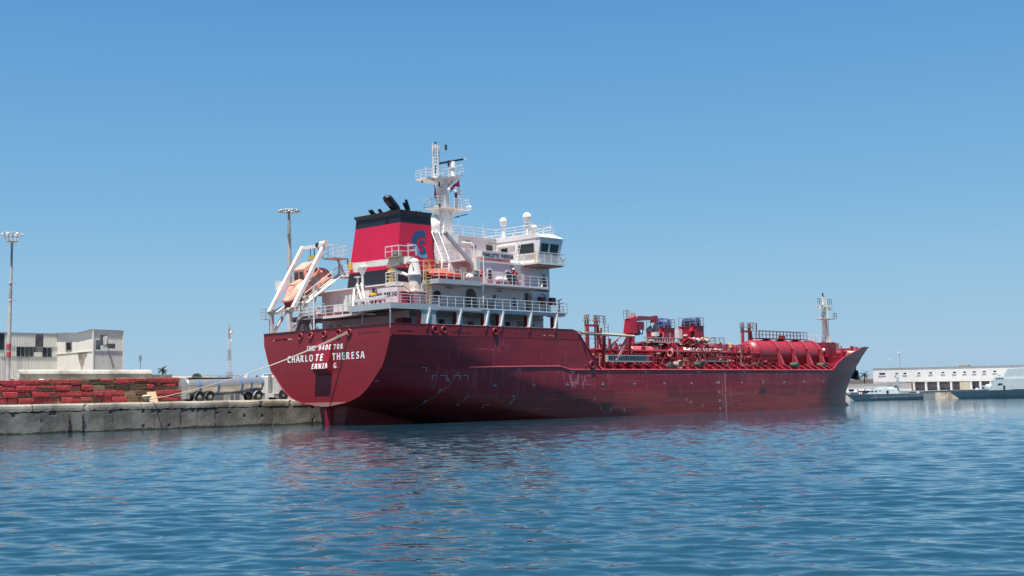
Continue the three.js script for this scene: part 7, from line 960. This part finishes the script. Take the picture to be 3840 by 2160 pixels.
{ const w = onShore('workboat', 'low grey workboat with a long canopy lying ahead of the patrol boat', 'boat', 1.5, 5, 0); mb().hexa([[-4, -0.3, 1.2], [8, -0.3, 1.4], [8, -0.3, -1.4], [-4, -0.3, -1.2], [-5.4, 2.0, 0.9], [8.4, 1.6, 1.5], [8.4, 1.6, -1.5], [-5.4, 2.0, -0.9]]).mesh('boat_hull', mat(0.30, 0.30, 0.31, 0.6), w); mb().box(-4, 2.75, -1.5, 8, 2.88, 1.5).box(-0.5, 2.89, -1, 4.6, 3.25, 1).mesh('canopy', mat(0.45, 0.44, 0.43, 0.8), w); for (let x = -3.8; x < 8; x += 2) for (const z of [1.35, -1.35]) mb().bar([x, 1.5, z], [x, 2.75, z], 0.08).mesh('canopy_post', M.midgrey, w); mb().box(-3.5, 1.6, -1.3, 7.6, 2.3, -1.2).mesh('inner_side', M.dark, w); mb().sph([-4.6, 2.5, 0], 0.7, 0.4, 0.6, 10, 8).mesh('bow_gear', M.dark, w); }
function navalBoat(label, s, d, L, B, fb, build) {
  const g = onShore('patrol_boat', label, 'patrol boat', s, d, 0, 'grey patrol boats at the far quay'), b = mb(), n = 16, top = u => fb * (1 + 0.12 * Math.pow(1 - u, 2)), hwid = (u, v) => B / 2 * Math.min(1, Math.pow(clamp((u + 0.02) / 0.42, 0, 1), 0.62)) * lerp(0.72, 1, v) * (u < 0.5 ? lerp(0.75 + 0.5 * u, 1, v) : 1);
  for (const sg of [1, -1]) b.grid([-0.35, 0, 0.35, 0.7, 1].map(v => Array.from({ length: n + 1 }, (_, k) => { const u = k / n, y = v * top(u), x = u * L + (1 - Math.max(0, v)) * fb * 1.5 * Math.max(0, 1 - u * 6); return [x, y, sg * hwid(u, Math.max(0, v))]; })), sg < 0);
  b.mesh('boat_hull', M.navyHull, g); mb().prism([...Array.from({ length: n + 1 }, (_, k) => [k / n * L, Math.max(0.03, hwid(k / n, 1) - 0.05)]), ...Array.from({ length: n + 1 }, (_, k) => [(1 - k / n) * L, -Math.max(0.03, hwid(1 - k / n, 1) - 0.05)])], 'y', fb - 0.12, fb - 0.02).mesh('deck', M.navy, g); mb().box(L - 0.15, -0.3, -B / 2 * 0.98, L, fb, B / 2 * 0.98).mesh('stern_plate', M.navyHull, g);
  build(g, (nm, m, mt = M.navy, p = g) => m.mesh(nm, mt, p)); return g;
}
navalBoat('small grey patrol boat with tall thin mast beyond the tanker bow', -1, 0, 21.7, 4.6, 1.42, (g, P) => {
  P('rubbing_strip', mb().bar([8, 0.6, 2.36], [21.4, 0.9, 2.34], 0.1, 0.1).bar([9.6, 0.1, 2.3], [9.2, 1.2, 2.35], 0.08), M.navy); P('hull_rib', mb().bar([14, 0.4, 2.32], [14.1, 1.3, 2.35], 0.08).bar([17.4, 0.4, 2.32], [17.5, 1.3, 2.35], 0.08), M.navy);
  const w = P('deckhouse', mb().hexa([[6.2, 1.4, 1.6], [14.2, 1.4, 1.7], [14.2, 1.4, -1.7], [6.2, 1.4, -1.6], [8.0, 2.45, 1.3], [13.6, 2.45, 1.4], [13.6, 2.45, -1.4], [8.0, 2.45, -1.3]]).hexa([[8.0, 2.46, 1.2], [12.4, 2.46, 1.2], [12.4, 2.46, -1.2], [8.0, 2.46, -1.2], [9.2, 3.1, 0.9], [11.6, 3.1, 0.9], [11.6, 3.1, -0.9], [9.2, 3.1, -0.9]]), mat(0.42, 0.48, 0.50, 0.5, { map: paintTex })); for (const x of [7.5, 8.5, 9.6, 10.6]) P('window', mb().hexa([[x, 1.9, 1.50], [x + 0.7, 1.9, 1.51], [x + 0.7, 1.9, 1.36], [x, 1.9, 1.36], [x + 0.25, 2.25, 1.40], [x + 0.75, 2.25, 1.41], [x + 0.75, 2.25, 1.3], [x + 0.25, 2.25, 1.3]]), M.glass, w); P('door_opening', mb().box(11.8, 1.5, 1.62, 12.4, 2.2, 1.68), M.dark, w);
  const m = P('mast', mb().bar([13.9, 1.4, 0], [13.8, 4.6, 0], 0.4).bar([13.8, 4.6, 0], [13.8, 6.3, 0], 0.1).bar([12.7, 4.1, 0], [15, 4.1, 0], 0.2, 0.1).bar([13.2, 4.9, 0], [14.4, 4.9, 0], 0.1).bar([13.0, 3.6, 0.4], [14.6, 3.6, 0.4], 0.2, 0.14), mat(0.42, 0.46, 0.48, 0.5)); P('radar', mb().sph([13.8, 5.3, 0], 0.26, 0.22, 0.26, 10, 8), M.white, m);
  P('bow_gun', mb().cyl([3.8, 1.4, 0], [3.8, 1.9, 0], 0.4, 0.35, 10).bar([3.8, 1.9, 0], [2.8, 2.05, 0], 0.1), M.white); P('deck_gear', mb().box(14.6, 1.4, -0.8, 16, 2.0, 0.8), M.navy); P('towing_winch', mb().cyl([18.8, 1.4, 0], [18.8, 2.0, 0], 0.4, 0.3, 10), M.grey); P('stern_davit', mb().bar([16, 1.5, 0.4], [18.2, 2.2, 0.4], 0.16)); P('railing', mb().rail([[15, 1.4, 2.2], [21.4, 1.4, 2.2]], 0.6, 2, 1.6, 0.04)); P('life_ring', mb().torus([5.2, 1.75, 1.7], 'z', 0.28, 0.09), mat(0.5, 0.1, 0.08, 0.7));
});
navalBoat('larger grey warship with domed gun turret at the edge of the frame', 26, -1, 60, 7.4, 1.72, (g, P) => {
  const hullPaint = mat(0.42, 0.50, 0.49, 0.5, { map: paintTex });
  const t = P('gun_turret', mb().geo(new THREE.LatheGeometry([[1.15, 0], [1.2, 0.45], [1.1, 0.95], [0.75, 1.25], [0, 1.36]].map(p => new THREE.Vector2(...p)), 20).translate(9.7, 1.72, 0)), hullPaint); P('gun_barrel', mb().cyl([8.7, 2.5, 0], [7.2, 2.62, 0], 0.14, 0.09, 8), M.grey, t);
  const w = P('deckhouse', mb().hexa([[11.0, 1.7, 2.9], [40, 1.7, 3.1], [40, 1.7, -3.1], [11.0, 1.7, -2.9], [12.0, 3.9, 2.5], [40, 3.9, 2.7], [40, 3.9, -2.7], [12.0, 3.9, -2.5]]).hexa([[11.4, 3.92, 2.2], [36, 3.92, 2.4], [36, 3.92, -2.4], [11.4, 3.92, -2.2], [12.0, 4.5, 2.0], [36, 4.5, 2.2], [36, 4.5, -2.2], [12.0, 4.5, -2.0]]).hexa([[14.0, 4.52, 1.9], [36, 4.52, 1.9], [36, 4.52, -1.9], [14.0, 4.52, -1.9], [14.8, 6.1, 1.6], [36, 6.1, 1.6], [36, 6.1, -1.6], [14.8, 6.1, -1.6]]), mat(0.40, 0.47, 0.49, 0.5, { map: paintTex }));
  for (const x of [12.4, 13.0, 13.6]) P('bridge_window', mb().box(x, 4.05, 2.12, x + 0.45, 4.26, 2.24), M.glass, w); P('side_opening', mb().prism([[13.0, 2.75], [14.0, 2.9], [14.1, 3.1], [13.1, 3.08]], 'z', 2.72, 2.78), M.dark, w); P('door', mb().prism(roundR(14.3, 1.75, 14.7, 2.65, 0.1), 'z', 2.9, 2.97), M.dark, w);
  P('searchlight', mb().cyl([12.6, 4.5, 1.4], [12.6, 5.0, 1.4], 0.2, 0.24, 10).sph([12.9, 5.0, 1.3], 0.34, 0.26, 0.3, 10, 8), M.white); P('whip_aerial', mb().bar([13.6, 4.5, 1.3], [14.2, 5.3, 1.3], 0.2), M.white); P('anchor_gear', mb().box(4.2, 1.72, -0.8, 5.2, 2.0, 0.8), M.grey); P('bollard', mb().cyl([5.8, 1.72, 0.4], [5.8, 2.15, 0.4], 0.24, 0.16, 10), M.grey); P('breakwater', mb().hexa([[6.2, 1.72, 0.5], [7.2, 1.72, 0.5], [7.2, 1.72, -0.5], [6.2, 1.72, -0.5], [6.6, 2.3, 0.2], [6.8, 2.3, 0.2], [6.8, 2.3, -0.2], [6.6, 2.3, -0.2]]), M.grey);
});
{ const g = thing('gull', 'white gull flying above the far white building', 'bird', SH(-2.9, 9.9, 22)); mb().sph([0, 0, 0], 0.22, 0.08, 0.08, 10, 6).hexa([[-0.1, 0, 0.05], [0.12, 0, 0.05], [0.12, 0, 0.0], [-0.1, 0, 0.0], [-0.1, 0.2, 0.5], [0.02, 0.2, 0.5], [0.02, 0.18, 0.5], [-0.1, 0.18, 0.5]]).hexa([[-0.1, 0, 0], [0.12, 0, 0], [0.12, 0, -0.05], [-0.1, 0, -0.05], [-0.1, 0.2, -0.48], [0.02, 0.2, -0.48], [0.02, 0.18, -0.5], [-0.1, 0.18, -0.5]]).mesh('body', M.white, g); }
renderer.render(scene, camera);
